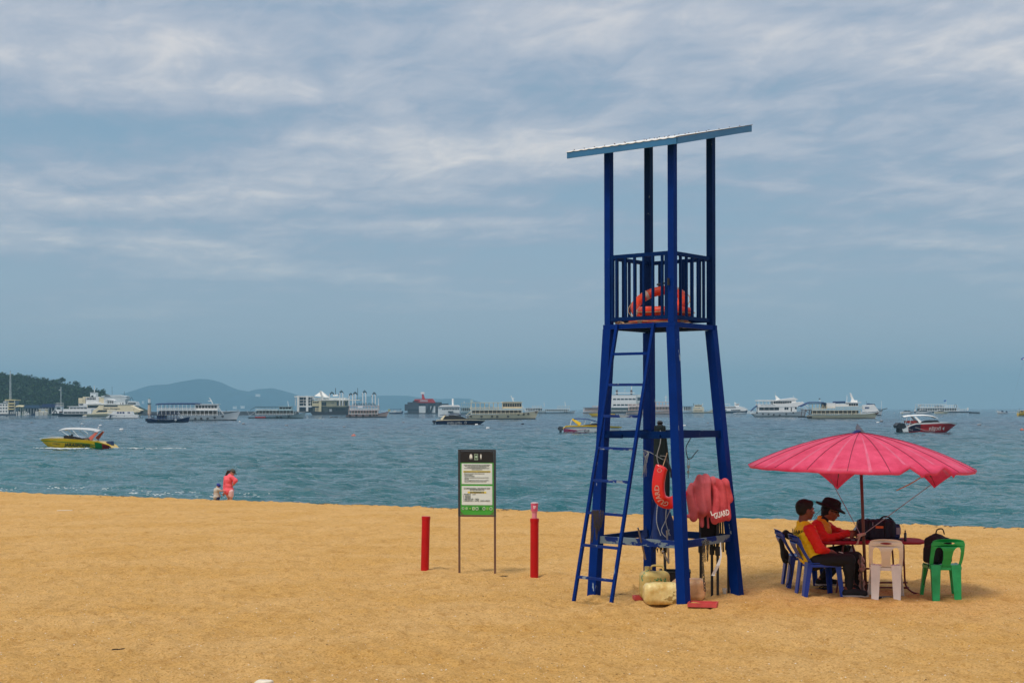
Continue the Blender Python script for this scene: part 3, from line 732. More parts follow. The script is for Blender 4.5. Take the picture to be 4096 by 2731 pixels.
mb = MB(); mb.add(*folded_cloth(1.05, 2.26, lambda t: .058+.028*math.sin(min(t*1.5, 1)*PI*.5)*(1 if t < .6 else max(.1, 1-(t-.6)*2.2)), 6, 1, lambda t: dx(1.05+1.2*t))); mb.build('canopy', dk, um, 'all')
mb = MB(); mb.lathe([(.03, 2.22), (.052, 2.25), (.03, 2.28), (.045, 2.30), (.02, 2.325)], 10, (dx(2.3), 0, 0)); mb.build('cap', mat('black_plastic', '#0e1216', .45, .2, 10), um)
mb = MB(); mb.tube([(0, 0, -.1), (dx(1.2), 0, 1.2)], .018, 8); mb.build('pole', mat('grey_pole', '#3d4045', .5, .2, 8, metal=.5), um)
mb = MB(); mb.tube(bez([(dx(2.2)-.01, -.1, 2.2), (dx(2)-.02, -.14, 2.05), (dx(1.9)-.07, -.15, 1.86), (dx(1.8)-.04, -.14, 1.72)]), .006, 6); mb.build('cord', rope_w, um)
# navy canvas bundle tied below the rescue tube
p = P(2655, 2140, 18.62); t = thing('tarp_bundle', 'navy blue canvas bundle tied with cord below the red rescue tube', 'tarp', (p.x, p.y, .74))
def rf(t_): return .12*(1-t_)**.8+.05
mb = MB(); mb.add(*folded_cloth(0, .56, rf, 5, 4, lambda t_: -.03*t_)); mb.T = None; ob = mb.build('canvas', dkb, t, 'all')
mb = MB()
for sx in (-.09, .03): mb.tube(bez([(sx, -.09, .52), (sx-.02, -.16, .3), (sx+.03, -.2, .12)]), .006, 5)
mb.tube(bez([(.1, -.1, .5), (.0, -.17, .3), (-.05, -.2, .18), (.02, -.2, .1), (.05, -.19, .2)]), .006, 5); mb.build('cord', rope_w, t)
p = P(2590, 2110, 18.4); t = thing('cloth_rag', 'small navy cloth corner poking out left of the tower back leg', 'cloth', (p.x-.07, p.y+.5, .80))
mb = MB(); mb.add([(0, 0, 0), (.1, 0, .16), (.1, .05, -.04), (.12, 0, .02), (-.02, -.02, -.08), (.09, .03, -.1)], [(0, 3, 1), (0, 4, 3), (4, 5, 3), (1, 3, 2), (1, 2, 0), (2, 5, 4), (2, 4, 0), (3, 5, 2)]); mb.build('cloth', dkb, t)
# red rescue tube bent into a hook
redv = mat('rescue_red', '#dc1a12', .33, .1, 4, coat=.25); redd = mat('rescue_red_groove', '#8f0d0c', .5, .1)
wpaint = mat('white_print', '#e9c9b8', .6, .15, 30); wprint = mat('white_lettering', '#efe9e2', .6, .1, 30)
DT = 18.22
def rt_pts():
    pp = [(2650, 1862), (2641, 1885), (2634, 1930), (2635, 1970), (2646, 1998), (2672, 2010), (2700, 2004), (2718, 1985), (2732, 1955)]
    return [P(x, y, DT+(.10*max(0, i-4)/4)) for i, (x, y) in enumerate(pp)]
rp = bez(rt_pts(), 6)
tb = thing('rescue_tube', 'bent bright red rescue tube with GUARD lettering hanging on a strap', 'rescue tube', tuple(rp[0]))
org = rp[0].copy()
def strip(mb, pts, w, th, twist=0, taper=True):
    n = len(pts); vs = []; fs = []; prof = rrect(-.5, -.5, .5, .5, .22, 3); k = len(prof)
    for i, p in enumerate(pts):
        a = pts[max(i-1, 0)]; b = pts[min(i+1, n-1)]; tt = (b-a).normalized(); yv = V((-.42, -1, 0)).normalized(); yv = (yv-tt*yv.dot(tt)).normalized(); xv = tt.cross(yv)
        s = 1 if not taper else min(1, .35+i*.35, .35+(n-1-i)*.35)
        for u, v in prof: vs.append(p-org + yv*(v*w*s) + xv*(u*th*s))
    for i in range(n-1):
        for j in range(k): fs.append((i*k+j, i*k+(j+1) % k, (i+1)*k+(j+1) % k, (i+1)*k+j))
    fs.append(tuple(range(k-1, -1, -1))); fs.append(tuple(range((n-1)*k, n*k))); mb.add(vs, fs)
mb = MB(); strip(mb, rp, .10, .155); mb.build('tube', redv, tb, 'all')
# GUARD reading upward along the broad outer face
me = text_mesh('GUARD', .12, wpaint, .001, .002, width=.38)
def on_tube(co):
    s = .44-co.x*.86   # along the curve: G lies lowest
    f = min(max(s, 0), .999)*(len(rp)-1); i = int(f); p = rp[i].lerp(rp[i+1], f-i); tt = (rp[i+1]-rp[i]).normalized()
    yv = V((-.42, -1, 0)).normalized(); yv = (yv-tt*yv.dot(tt)).normalized(); xv = tt.cross(yv)
    return p-org + yv*.057 + xv*(-co.y*.75 if xv.x < 0 else co.y*.75)*-1
xform_mesh(me, on_tube); link('lettering', me, tb)
mb = MB(); mb.tube(bez([(0, 0, -.02), (.03, .02, .06), (.07, .1, .16)]), .006, 6); mb.build('strap_loop', rope_m, tb)
mb = MB(); pts = [P(2660, 1828, DT+.25)-org, P(2672, 1850, DT+.2)-org, P(2686, 1890, DT+.16)-org, P(2694, 1925, DT+.14)-org]
for a, b in zip(pts, pts[1:]): mb.beam(a, b, .028, .006, side=(1, 0, 0))
mb.box(P(2688, 1895, DT+.15)-org, (.045, .02, .09), bev=.005); mb.build('strap', mat('strap_black', '#16131a', .7), tb)
me = outline_mesh('emblem', [[(math.cos(i*PI/3)*.03, math.sin(i*PI/3)*.03) for i in range(6)], [(math.cos(i*PI/3)*.023, math.sin(i*PI/3)*.023) for i in range(6)]], .002, wpaint)
yv = V((-.42, -1, 0)).normalized()
q = rp[5]-org+yv*.052; xform_mesh(me, lambda c: q+V((c.x, -.42*c.x, c.y))+V((0, -.002, 0))); link('emblem', me, tb)
# line and tassel tied across the back leg
mb = MB(); ln = bez([P(2571, 1798, 19.1), P(2597, 1807, 18.9), P(2625, 1822, 18.7), P(2655, 1838, DT+.1), P(2662, 1825, DT+.2), P(2640, 1822, 18.5)], 6); mb.tube(ln, .004, 5)
rr = random.Random(2); kn = P(2596, 1808, 18.9)
for i in range(9):
    e = kn+V((-.03-.07*rr.random(), -.01, -.22-.12*rr.random())); mb.tube(bez([kn, kn+V((-.02-.05*rr.random(), -.03, -.08)), e]), .003, 4)
for i in range(3): mb.tube(bez([kn, kn+V((-.07, -.02, .01-.02*i)), kn+V((-.06+.02*i, -.02, -.07)), kn]), .003, 4)
tag(mb.build('string', rope_w, None, 'all'), 'pale string with a frayed tassel tied around the back leg of the tower', 'string')
# wire hook with padlocks and keys
mb = MB(); wi = [P(2760, 1738, 18.3), P(2762, 1752, 18.25), P(2744, 1790, 18.25), P(2751, 1832, 18.25), P(2757, 1834, 18.25)]; mb.tube(bez(wi, 4), .006, 5); mb.tube(bez([P(2752, 1833, 18.25), P(2765, 1832, 18.25), P(2778, 1815, 18.25), P(2793, 1798, 18.25)], 4), .006, 5)
wh = thing('wire_hook', 'bent black wire hook holding a padlock and keys from the upper beam', 'hook', (0, 0, 0)); mb.build('wire', mat('black_wire', '#101820', .5), wh, 'all')
mb = MB(); pl = P(2754, 1862, 18.25)
for dxx in (-.012, .012): mb.tube([pl+V((dxx, 0, 0)), pl+V((dxx, 0, .085))], .003, 5)
mb.box(pl-V((0, 0, .012)), (.035, .015, .04), bev=.004); mb.tube([pl-V((0, 0, .03)), pl-V((.005, 0, .16))], .005, 5); mb.box(pl-V((.004, 0, .08)), (.03, .006, .035)); mb.build('padlock', mat('dull_steel', '#8b8f93', .35, .2, 30, metal=.8), wh)
# red canvas bundles
redc = mat('red_canvas', '#bf3238', .85, .25, 5, bump=.5, bscale=40, var_col='#cf555a'); redc2 = mat('red_canvas_faded', '#c65a60', .9, .22, 5, bump=.35, bscale=40)
def cloth_fold(seed, amp=.012, f=19):
    def d(x, y, z):
        return (amp*(1-1.9*np.abs(np.sin((x+y*.3)*f*1.5+z*2.2+seed+.5*np.sin(z*9+seed)))) + amp*.25*np.sin(x*30+z*16+seed)).astype(np.float32)
    return d
g0 = P(2808, 2180, 18.75)
gx, gy = g0.x, g0.y; GZ = gz(gx, gy)
def gp(px, py, d=0): return P(px, py, 18.60+d)
def rel(pts, o): return [(p[0], tuple(p[1]-o), tuple(p[2]-o), p[3], p[4]) for p in pts]
o = gp(2790, 1990); t1 = thing('canvas_bundle', 'faded red canvas bundle draped over the left of the folded gazebo, without lettering', 'canvas', tuple(o), 0, 'red canvas on the folded gazebo')
sdf_obj('cloth', rel([('c', gp(2812, 1915), gp(2845, 1925), .065, .06), ('c', gp(2810, 1925), gp(2775, 2060), .08, .075), ('c', gp(2765, 1980), gp(2770, 2060), .06, .055), ('c', gp(2780, 1945), gp(2760, 1975), .07, .045), ('c', gp(2752, 1982), gp(2768, 2030), .025, .06),
   ('c', gp(2825, 1935, -.05), gp(2815, 2035, -.05), .075, .085), ('c', gp(2815, 2035, -.05), gp(2835, 2050, -.02), .075, .04), ('c', gp(2800, 2060), gp(2806, 2100), .03, .018), ('c', gp(2828, 2055), gp(2830, 2108), .02, .012)], o), .009, redc2, t1, k=.035, disp=cloth_fold(1, .017))
o = gp(2880, 1990); t2 = thing('canvas_bundle', 'red canvas bundle with white lettering draped beside the tower right leg', 'canvas', tuple(o), 0, 'red canvas on the folded gazebo')
sdf_obj('cloth', rel([('c', gp(2860, 1930), gp(2905, 1930), .05, .045), ('c', gp(2865, 1935), gp(2868, 2000), .06, .055), ('c', gp(2885, 1940, -.05), gp(2865, 2070, -.06), .07, .075), ('c', gp(2895, 1945, -.04), gp(2900, 2065, -.04), .06, .065), ('c', gp(2905, 1940), gp(2922, 1995), .04, .045), ('c', gp(2860, 2065, -.05), gp(2856, 2080, -.05), .06, .03)], o), .009, redc, t2, k=.03, disp=cloth_fold(5, .015))
me = text_mesh('GUARD', .12, wprint, .008, .002, shear=.1)
Rt = Matrix.Rotation(math.radians(8), 3, 'Y') @ Matrix.Rotation(PI/2, 3, 'X') @ Matrix.Rotation(math.radians(24), 3, 'Z')
q = gp(2886, 2056, -.158)-o; xform_mesh(me, lambda c: q+Rt @ V((c.x*.50, c.y*.85, c.z))); link('lettering', me, t2)
me = outline_mesh('emblem', [[(0, 0), (.05, 0), (.05, .012), (.012, .012), (.012, .06), (0, .06)]], .01, wprint)
q2 = gp(2846, 2062, -.150)-o; xform_mesh(me, lambda c: q2+Rt @ c); link('emblem', me, t2)
# folded gazebo frame
frame_m = mat('gazebo_frame', '#1e2024', .5, .3, 8, metal=.3); t = thing('folded_gazebo', 'folded black gazebo frame standing behind the right side of the tower', 'gazebo', (gx, gy, GZ))
for px, yb, dd in ((2803, 2265, .25), (2848, 2378, -.02), (2871, 2391, -.12), (2914, 2385, .0)):
    a = P(px, yb, 18.95+dd)-V((gx, gy, GZ)); mb = MB(); mb.beam((a.x, a.y, -.05), (a.x+.0, a.y, .70), .032); mb.beam((a.x, a.y, .68), (a.x, a.y, 1.2), .042); mb.build('leg', frame_m, t)
    mb = MB(); mb.box((a.x, a.y, .60), (.062, .062, .12), bev=.006); mb.build('foot_clamp', frame_m, t)
for i, px in enumerate((2818, 2830, 2842, 2858, 2866, 2884, 2893, 2903)):
    a = P(px, 2240, 18.9+.05*(i % 3))-V((gx, gy, GZ)); mb = MB(); mb.beam((a.x, a.y, .58+.02*(i % 2)), (a.x+.02*math.sin(i*2), a.y, 1.12), .022, .012); mb.build('scissor_bar', frame_m, t)
mb = MB(); mb.beam((.0, .12, 1.05), (.22, .12, 1.05), .05, .7, side=(0, 1, 0)); mb.build('inner_cloth', mat('black_cloth', '#0b0b0d', .95), t)
# crossbeam paper strip, cup
p = P(2888, 2190, 17.95); mb = MB(); st = [P(2882, 2170, 18.02), P(2884, 2225, 17.98), P(2872, 2262, 17.95), P(2852, 2300, 17.97), P(2858, 2302, 17.96)]
vs = []
for q_, w in zip(st, (.012, .02, .05, .045, .02)): vs += [q_-V((w/2, 0, 0)), q_+V((w/2, 0, .01)), q_+V((w/2, .004, .01)), q_-V((w/2, -.004, 0))]
mb.add(vs, [(4*i+a, 4*i+b, 4*i+4+b, 4*i+4+a) for i in range(4) for a, b in ((0, 1), (1, 2), (2, 3), (3, 0))]); tag(mb.build('paper_strip', mat('paper', '#c9c3bd', .9, .1)), 'torn whitish strip hanging from the right lower beam', 'paper strip')
p = P(2898, 2380, 18.9); p.z = gz(p.x, p.y); t = thing('plastic_cup', 'clear plastic cup standing on the sand behind the gazebo legs', 'cup', (p.x, p.y, p.z))
mb = MB(); mb.lathe([(.02, 0), (.033, .10), (.035, .10), (.031, .10), (.018, .004)], 14); mb.build('cup', mat('clear_plastic', '#c9c9c4', .2, .1, alpha=.45), t, True)
# chains
chain_m = mat('chain_steel', '#453d33', .7, .3, 20, metal=.2)
def chain_links(mb, pts, L_=.036, r=.0042):
    pts = [V(p) for p in pts]; d = [0]
    for a, b in zip(pts, pts[1:]): d.append(d[-1]+(b-a).length)
    n = int(d[-1]/(L_*.72))
    for i in range(n):
        s = (i+.5)*d[-1]/n; j = next(k for k in range(len(d)-1) if d[k+1] >= s); f = (s-d[j])/(d[j+1]-d[j]); p = pts[j].lerp(pts[j+1], f); t = (pts[j+1]-pts[j]).normalized()
        sd = t.orthogonal().normalized(); sd = sd if i % 2 else t.cross(sd)
        mb.tube([p+t*(L_/2*math.cos(a))+sd*(L_*.3*math.sin(a)) for a in [2*PI*k/8 for k in range(8)]], r, 4, closed=True)
ch = thing('chain', 'bunch of rusty chain loops hanging on a ladder rung', 'chain', (0, 0, 0)); mb = MB(); rr = random.Random(8)
for i in range(6):
    x = 2370+6.5*i+rr.uniform(-2, 2); L_ = rr.uniform(60, 128)
    a = P(x, 2040, 18.02); b = P(x+rr.uniform(-3, 9), 2040+L_, 18.05); c = P(x+rr.uniform(2, 10), 2042, 18.12); chain_links(mb, bez([a, a.lerp(b, .5)+V((-.01, 0, 0)), b, b.lerp(c, .5)+V((.012, .02, 0)), c], 3), .03, .0036)
tag(mb.build('chain_loops', chain_m, ch), kind='stuff')
ch = thing('chain', 'rusty chain looped over the right lower beam and hanging down to the sand', 'chain', (0, 0, 0)); mb = MB()
chain_links(mb, [P(2818, 2158, 17.95), P(2820, 2245, 17.95)]); chain_links(mb, [P(2826, 2156, 17.95), P(2830, 2240, 17.97), P(2834, 2160, 17.98)]); chain_links(mb, [P(2810, 2250, 18.1), P(2820, 2362, 18.1)], .05, .006); chain_links(mb, [P(2812, 2165, 18.05), P(2810, 2300, 18.12)], .04, .005)
tag(mb.build('chain_loops', chain_m, ch), kind='stuff')
# jerrycans, black crate, trays, loose poles
def jug_mat(name, a, b, w, sc_=6, th=.6, st=(1, 1, 1)): return mat(name, a, .45, .2, 5, var_col=b, wear=(w, sc_, th, st), sss=.15, bump=.08, bscale=12)
j1 = jug_mat('jerrycan_cream', '#d8ab50', '#efdca0', '#a98a4c', 5, .58); j2 = jug_mat('jerrycan_green_stained', '#cfac54', '#d9c27c', '#6f9a6e', 8, .60); j3 = jug_mat('jerrycan_peach', '#dda06c', '#eebf8c', '#c07a5c', 22, .62, (1, 1, 3)); stain = mat('green_label', '#1f8a55', .6, .3, 30)
def jerrycan(label, mtr, loc, rot, s=1.0, a=.145, b=.125, hgt=.44):
    t = thing('jerrycan', label, 'jerrycan', loc, 0, 'plastic jerrycans under the tower'); t.rotation_euler = rot
    sdf_obj('body', [('b', (0, 0, hgt/2-.01), (a-.085, b-.085, hgt/2-.095), None, .085), ('c', (-.085*s, 0, hgt-.03), (-.085*s, 0, hgt+.004), .035, .032)], .010, mtr, t, k=.03,
            disp=lambda x, y, z: (.004*np.clip(np.sin(z*70), .3, 1) + .012*np.exp(-(((x-.03)/.05)**2+((z-hgt+.05)/.03)**2))).astype(np.float32))
    mb = MB(); mb.tube(bez([(.10*s, 0, hgt-.02), (.09*s, 0, hgt+.035), (0, 0, hgt+.045), (-.035*s, 0, hgt+.03), (-.04*s, 0, hgt-.01)]), .013, 8); mb.build('handle', mtr, t, 'all')
    mb = MB(); mb.lathe([(.032, 0), (.034, .01), (.034, .035), (.03, .04)], 16, (-.085*s, 0, hgt-.004)); mb.build('cap', mtr, t); return t
p = P(2618, 2300, 18.45); zz = gz(p.x, p.y)
t = jerrycan('upright yellowish jerrycan with green stains behind the lying one', j2, (p.x, p.y, zz), (0, 0, math.radians(8)), 1.15, .195, .13, .40)
rr = random.Random(4); mb = MB()
for i in range(70):
    u, v = rr.random(), rr.random()
    if u > .85 or v > .8 or rr.random() < .15: mb.box((-.05+.18*u, -.1305, .12+.17*v), (.006+.01*rr.random(), .003, .005+.02*rr.random()))
tag(mb.build('worn_label', stain, t), kind='stuff')
p = P(2655, 2400, 17.95); zz = gz(p.x, p.y)
t = jerrycan('cream jerrycan lying on its side in front of the others', j1, (p.x-.26, p.y, zz+.135), (0, 0, 0), 1.15, .14, .14, .50); t.rotation_euler = (Matrix.Rotation(math.radians(4), 3, 'Z') @ Matrix.Rotation(PI/2, 3, 'Y') @ Matrix.Rotation(math.radians(90), 3, 'Z')).to_euler()
p = P(2760, 2380, 18.35); zz = gz(p.x, p.y)
t = jerrycan('peach jerrycan with faded red writing lying behind the front leg', j3, (p.x+.20, p.y, zz+.14), (0, 0, 0), 1.15, .145, .145, .46); t.rotation_euler = (Matrix.Rotation(math.radians(-12), 3, 'Z') @ Matrix.Rotation(-PI/2, 3, 'Y') @ Matrix.Rotation(math.radians(90), 3, 'Z')).to_euler()
p = P(2700, 2300, 18.75); t = thing('crate', 'black plastic crate standing behind the jerrycans', 'crate', (p.x, p.y, gz(p.x, p.y)), math.radians(-6))
blk = mat('crate_black', '#101114', .5, .2, 6); mb = MB()
mb.box((0, 0, .012), (.40, .28, .024)); mb.build('base', blk, t)
for c, d in (((0, -.135, .18), (.40, .012, .33)), ((0, .135, .18), (.40, .012, .33)), ((-.194, 0, .18), (.012, .256, .33)), ((.194, 0, .18), (.012, .256, .33))): mb = MB(); mb.box(c, d); mb.build('side', blk, t)
mb = MB(); mb.tube([(-.2, -.145, .345), (.2, -.145, .345), (.2, .145, .345), (-.2, .145, .345)], .012, 6, closed=True); mb.build('rim', blk, t)
tray_m = mat('tray_red', '#c94a48', .55, .2, 8)
for px, py, D, L_, W_, rz, lab in ((2812, 2416, 17.75, .36, .22, -.25, 'flat red plastic tray on the sand right of the front leg'), (2565, 2362, 18.5, .20, .14, .15, 'small faded red tray half hidden left of the jerrycans')):
    p = P(px, py, D); t = thing('tray', lab, 'tray', (p.x, p.y, gz(p.x, p.y)), rz, 'red trays under the tower'); mb = MB()
    mb.box((0, 0, .006), (L_-.02, W_-.02, .012)); mb.build('base', tray_m, t)
    for s_ in (-1, 1):
        mb = MB(); mb.beam((-L_/2, s_*W_/2, .025), (L_/2, s_*W_/2, .025), .014, .05); mb.build('rim', tray_m, t)
        mb = MB(); mb.beam((s_*(L_/2-.007), -W_/2+.008, .025), (s_*(L_/2-.007), W_/2-.008, .025), .014, .05); mb.build('rim', tray_m, t)
alu = mat('aluminium', '#8d8684', .35, .15, 12, metal=.7)
for a, b, lab, c in ((P(2552, 2110, 18.15), P(2582, 2236, 18.35), 'bare metal tube leaning behind the left lower beam', None), (P(2667, 2120, 18.25), P(2675, 2252, 18.25), 'metal tube with a bent foot hanging beside the jerrycans', 1)):
    t = thing('metal_tube', lab, 'tube', tuple(b), 0, 'loose metal tubes under the tower'); mb = MB(); mb.tube([(0, 0, 0), a-b], .011, 8); mb.build('tube', alu, t)
    if c: mb = MB(); mb.tube([(0, 0, .0), P(2652, 2206, 18.25)-b], .013, 8); mb.ball(P(2652, 2206, 18.25)-b, .018); mb.build('bent_foot', alu, t)
# net of dark cord behind the beam
mb = MB(); rr = random.Random(6)
for i in range(26):
    x = 2618+rr.random()*55; y = 2150+rr.random()*20; a = P(x, y, 18.7); b = P(x+rr.uniform(-14, 14), y+rr.uniform(25, 65), 18.7); c = P(x+rr.uniform(-8, 20), y+rr.uniform(-5, 20), 18.72); mb.tube(bez([a, b, c], 6), .0035, 4)
tag(mb.build('cord_tangle', mat('black_cord', '#14161a', .8), None), 'tangle of thin black cord hanging behind the lower beam', 'cord')
# twigs on the sand
for px, py, n, lab in ((2400+80, 2378, 5, 'dark twig lying left of the jerrycans'), (470, 2598, 4, 'dark charred twig lying on the open sand, lower left'), (2010, 2305, 3, 'small dark twig lying right of the sign board')):
    D = (CZ-.0)*F/(py-horizon(px)); D = next(d for d in np.arange(12, 30, .02) if CZ-(py-horizon(px))/F*d <= gz((px-HX)/F*d, d)); mb = MB(); rr = random.Random(px)
    o = P(px, py, D)
    for i in range(n): x = rr.uniform(-.06, .02); mb.tube(bez([(x, 0, .004), (x+.05, rr.uniform(-.03, .03), .012), (x+.10, rr.uniform(-.05, .05), .006)], 4), [.005]*8+[.003], 5)
    tw = mb.build('twig', mat('charred', '#241a14', .9), None, 'all'); tw.location = o; tag(tw, lab, 'twig')
# ================================================================== SIGN BOARD AND POSTS
def ground_hit(px, py):
    for d in np.arange(11, 62, .01):
        if CZ-(py-horizon(px))/F*d <= gz((px-HX)/F*d, d): return P(px, py, d)
    return P(px, py, 20)
a = ground_hit(1838, 2287); b = ground_hit(1981, 2296)
mid = (a+b)/2; mid.z = gz(mid.x, mid.y); rz = -.13
D = mid.y; k = D/F
W = 143*k/math.cos(rz); sg = thing('sign_board', 'green and white jellyfish first aid notice on two brown steel posts', 'sign', tuple(mid), rz)
ztop = CZ-(1797-horizon(1910))*k-mid.z; zbot = CZ-(2062-horizon(1910))*k-mid.z
fr = mat('sign_frame', '#6f5140', .5, .2, 6, metal=.2); frd = mat('sign_frame_dark', '#3a3d42', .45, .2, 6, metal=.3)
for s_ in (-1, 1):
    mb = MB(); mb.beam((s_*W/2, 0, -.12), (s_*W/2, 0, zbot-.01), .030, .030); mb.build('post', fr, sg)
    mb = MB(); mb.beam((s_*W/2, 0, zbot-.01), (s_*W/2, 0, ztop), .032, .032); mb.build('post_upper', frd, sg)
for z, mm in ((ztop-.014, frd), (zbot, fr)): mb = MB(); mb.beam((-W/2+.016, 0, z), (W/2-.016, 0, z), .028, .028, side=(0, 0, 1)); mb.build('frame_rail', mm, sg)
w2 = W/2-.02; zt = ztop-.03; zb = zbot+.016; H_ = zt-zb
def zf(f): return zt-f*H_
bd = link('notice_board', None, sg)
def panel(name, f0, f1, x0, x1, m_, y=-.004, th=.004):
    mb = MB(); mb.b2((x0, y-th/2, zf(f0)), (x1, y+th/2, zf(f1))); return mb.build(name, m_, bd)
green = mat('sign_green', '#43a838', .45, .08, 3); white = mat('sign_white', '#dfe8e2', .45, .05, 3); black = mat('sign_black', '#17191c', .4, .1, 4); yel = mat('sign_yellow', '#e3cd4a', .5, .1, 20); ink = mat('sign_ink', '#55655f', .6); pale = mat('sign_pale', '#e9ece2', .5)
panel('backing_sheet', 0, 1, -w2, w2, green, 0, .006)
panel('header_panel', 0, .175, -w2, w2, black, -.006); panel('text_panel', .19, .515, -w2+.02, w2-.02, white, -.006); panel('text_panel', .545, .845, -w2+.02, w2-.02, white, -.006)
mb = MB(); 
for s_ in (-1, 1):
    for f, d in ((0, -1), (1, 1)): mb = MB(); mb.beam((s_*w2, -.008, zf(f)+d*.045), (s_*(w2-.045), -.008, zf(f)), .006, .008, side=(0, 1, 0)); mb.build('corner_brace', frd if f == 0 else fr, sg)
yl = -.0105
def flat(me, x, f, name='lettering', parent=bd):
    xform_mesh(me, lambda c: V((x+c.x, yl-c.z, zf(f)+c.y))); return link(name, me, parent)
rows = [(.212, 'Используя урну рядом с Вы можете способствовать чистоте нашего побережья', .85), (.230, 'помните, что Вы всегда можете оказать первую медицинскую помощь', .80), (.248, 'контакт с щупальцами медузы может вызвать ожог', .62), (.266, 'Если Вы были ужалены ядовитой медузой (например, кубомедузой), пожалуйста,', .82), (.286, 'выполните следующие действия', .34),
        (.350, 'Вызовите врача или позвоните в скорую помощь (номер 1669)', .66), (.370, '• Успокойте пострадавшего', .28), (.390, '• Не растирайте место поражения', .34), (.414, '• Залейте место поражения уксусом на 30 секунд и никогда не используйте', .80), (.432, '   пресную воду', .14), (.456, '• Если пострадавший без сознания и не дышит, начинайте', .80), (.476, '   сердечно-легочную реанимацию до прибытия скорой помощи', .72)]
for i, (f, s, w) in enumerate(rows):
    me = text_mesh(s, .022, ink, .0008, 0, width=w*2*(w2-.02)); flat(me, 0 if i < 5 else (w-.88)*(w2-.02)+.01, f)
panel('highlight_bar', .305, .332, -w2*.82, w2*.82, yel, -.009, .002); flat(text_mesh('Первая помощь при подозрении на поражение ядовитыми медузами', .022, ink, .002, .0006, width=w2*1.56), 0, .3185)
cn = [(.585, '此垃圾桶旁边有急救用品，您可以用来处理水母蜇伤', .86, 0), (.605, '请远离有毒的箱形水母', .48, 0), (.678, '1. 呼叫救护车 （1669）', .42, -1), (.703, '2. 安抚伤者', .24, -1), (.728, '3. 不要揉搓', .24, -1), (.753, '4. 用醋冲洗伤口30秒，不用淡水', .52, -1), (.780, '5. 如果伤者失去意识，没有呼吸，立即进行心肺复苏术', .88, -1)]
for f, s, w, al in cn:
    me = text_mesh(s, .026, ink, .0008, 0, width=w*2*(w2-.02)); flat(me, 0 if al == 0 else (w-.92)*(w2-.02)+.005, f)
panel('highlight_bar', .632, .660, -w2*.56, w2*.56, yel, -.009, .002); flat(text_mesh('被水母蜇伤的急救方法', .03, ink, .002, .0008, width=w2*.85), 0, .646)
# header: two jellyfish either side of a first aid cross
def jelly(cx, w, h):
    pts = [(cx+w*math.cos(a), zf(.082)+h*.9*math.sin(a)) for a in np.linspace(0, PI, 10)]
    n = 5; low = []
    for i in range(n*2+1): low.append((cx-w*1.15+2.3*w*i/(n*2), zf(.082)-(h*.15 if i % 2 else h*(.9+.2*(i % 4 == 0)))))
    return [(x, z) for x, z in pts]+low
for cx, w in ((-w2*.36, .022), (w2*.24, .011)):
    me = outline_mesh('jellyfish_icon', [jelly(cx, w, .045)], .002, pale); xform_mesh(me, lambda c: V((c.x, yl-c.z, c.y))); link('jellyfish_icon', me, bd)
me = outline_mesh('first_aid_icon', [rrect(-.027, -.048, .027, .048, .004), rrect(-.022, -.028, .022, .043, .002), rrect(-.022, -.044, .022, -.033, .001)], .002, mat('aid_green', '#bfe0bf', .5)); flat(me, -w2*.04, .088, 'first_aid_icon')
me = outline_mesh('cross', [[(-.007, .02), (.007, .02), (.007, .007), (.02, .007), (.02, -.007), (.007, -.007), (.007, -.02), (-.007, -.02), (-.007, -.007), (-.02, -.007), (-.02, .007), (-.007, .007)]], .002, mat('aid_green', '#bfe0bf')); flat(me, -w2*.04, .084, 'cross')
for i in range(9):
    x = -w2*.84+w2*1.68*i/8; r = (.020, .019, .026, .026, .026, .026, .025, .023, .025)[i]
    me = outline_mesh('round_emblem', [oval(0, 0, r*.85, r), oval(0, 0, r*.62, r*.76)], .002, [pale, pale, mat('emblem_dark', '#1f6b2c'), pale, pale, mat('emblem_dark', '#1f6b2c'), pale, mat('emblem_lime', '#9ccf5a'), pale][i]); flat(me, x, .90, 'round_emblem')
    me = outline_mesh('emblem_core', [oval(0, 0, r*.40, r*.52, 8)], .002, mat('emblem_dark', '#1f6b2c') if i in (0, 4, 5, 6, 8) else mat('emblem_lime', '#9ccf5a')); flat(me, x, .90, 'emblem_core')
# red plastic pipe posts
red_p = mat('red_pipe', '#bb0610', .38, .12, 3, bump=.05, spec=.35)
for (px0, pyt, px1, pyb, r, lab) in ((1704, 2064, 1698, 2281, 16.5, 'red plastic pipe post with cap standing left of the notice board'), (2138, 2072, 2137, 2312, 16.8, 'red plastic pipe post with cup on top, right of the notice board')):
    g = ground_hit(px1, pyb); k = g.y/F; z0 = gz(g.x, g.y); t = thing('pipe_post', lab, 'post', (g.x, g.y, z0), 0, 'red posts beside the notice board')
    top = P(px0, pyt, g.y)-V((g.x, g.y, z0)); rr_ = r*k
    mb = MB(); mb.tube([(0, 0, -.2), top*.985], rr_, 20); mb.build('pipe', red_p, t, True)
    mb = MB(); d = top.normalized(); mb.tube([top-d*.055, top-d*.003, top], [rr_+.005, rr_+.005, rr_+.002], 20); mb.build('cap', red_p, t, True)
    if px0 > 2000: cup_at = V((g.x, g.y, z0))+top; ck = k
t = thing('drink_cup', 'pink patterned drink cup standing on the right red post', 'cup', tuple(cup_at+V((0, 0, .002)))); pk = mat('cup_pink', '#d85c7c', .35, .12, 20, alpha=.93); k = ck
mb = MB(); mb.lathe([(.036, 0), (.041, .10), (.052, .105), (.052, .108), (.040, .10), (.034, .004)], 20); mb.build('cup_bottom', mat('cup_pale_pink', '#e58a9a', .4, .1, 12), t, True)
mb = MB(); mb.lathe([(.050, .104), (.056, .225), (.053, .225), (.047, .112)], 20); mb.build('cup_sleeve', pk, t, True)
mb = MB(); mb.lathe([(.055, .222), (.058, .228), (.05, .236), (.02, .24)], 20); mb.build('lid', mat('cup_lid', '#c7b4b8', .3, .1, 10), t, True)
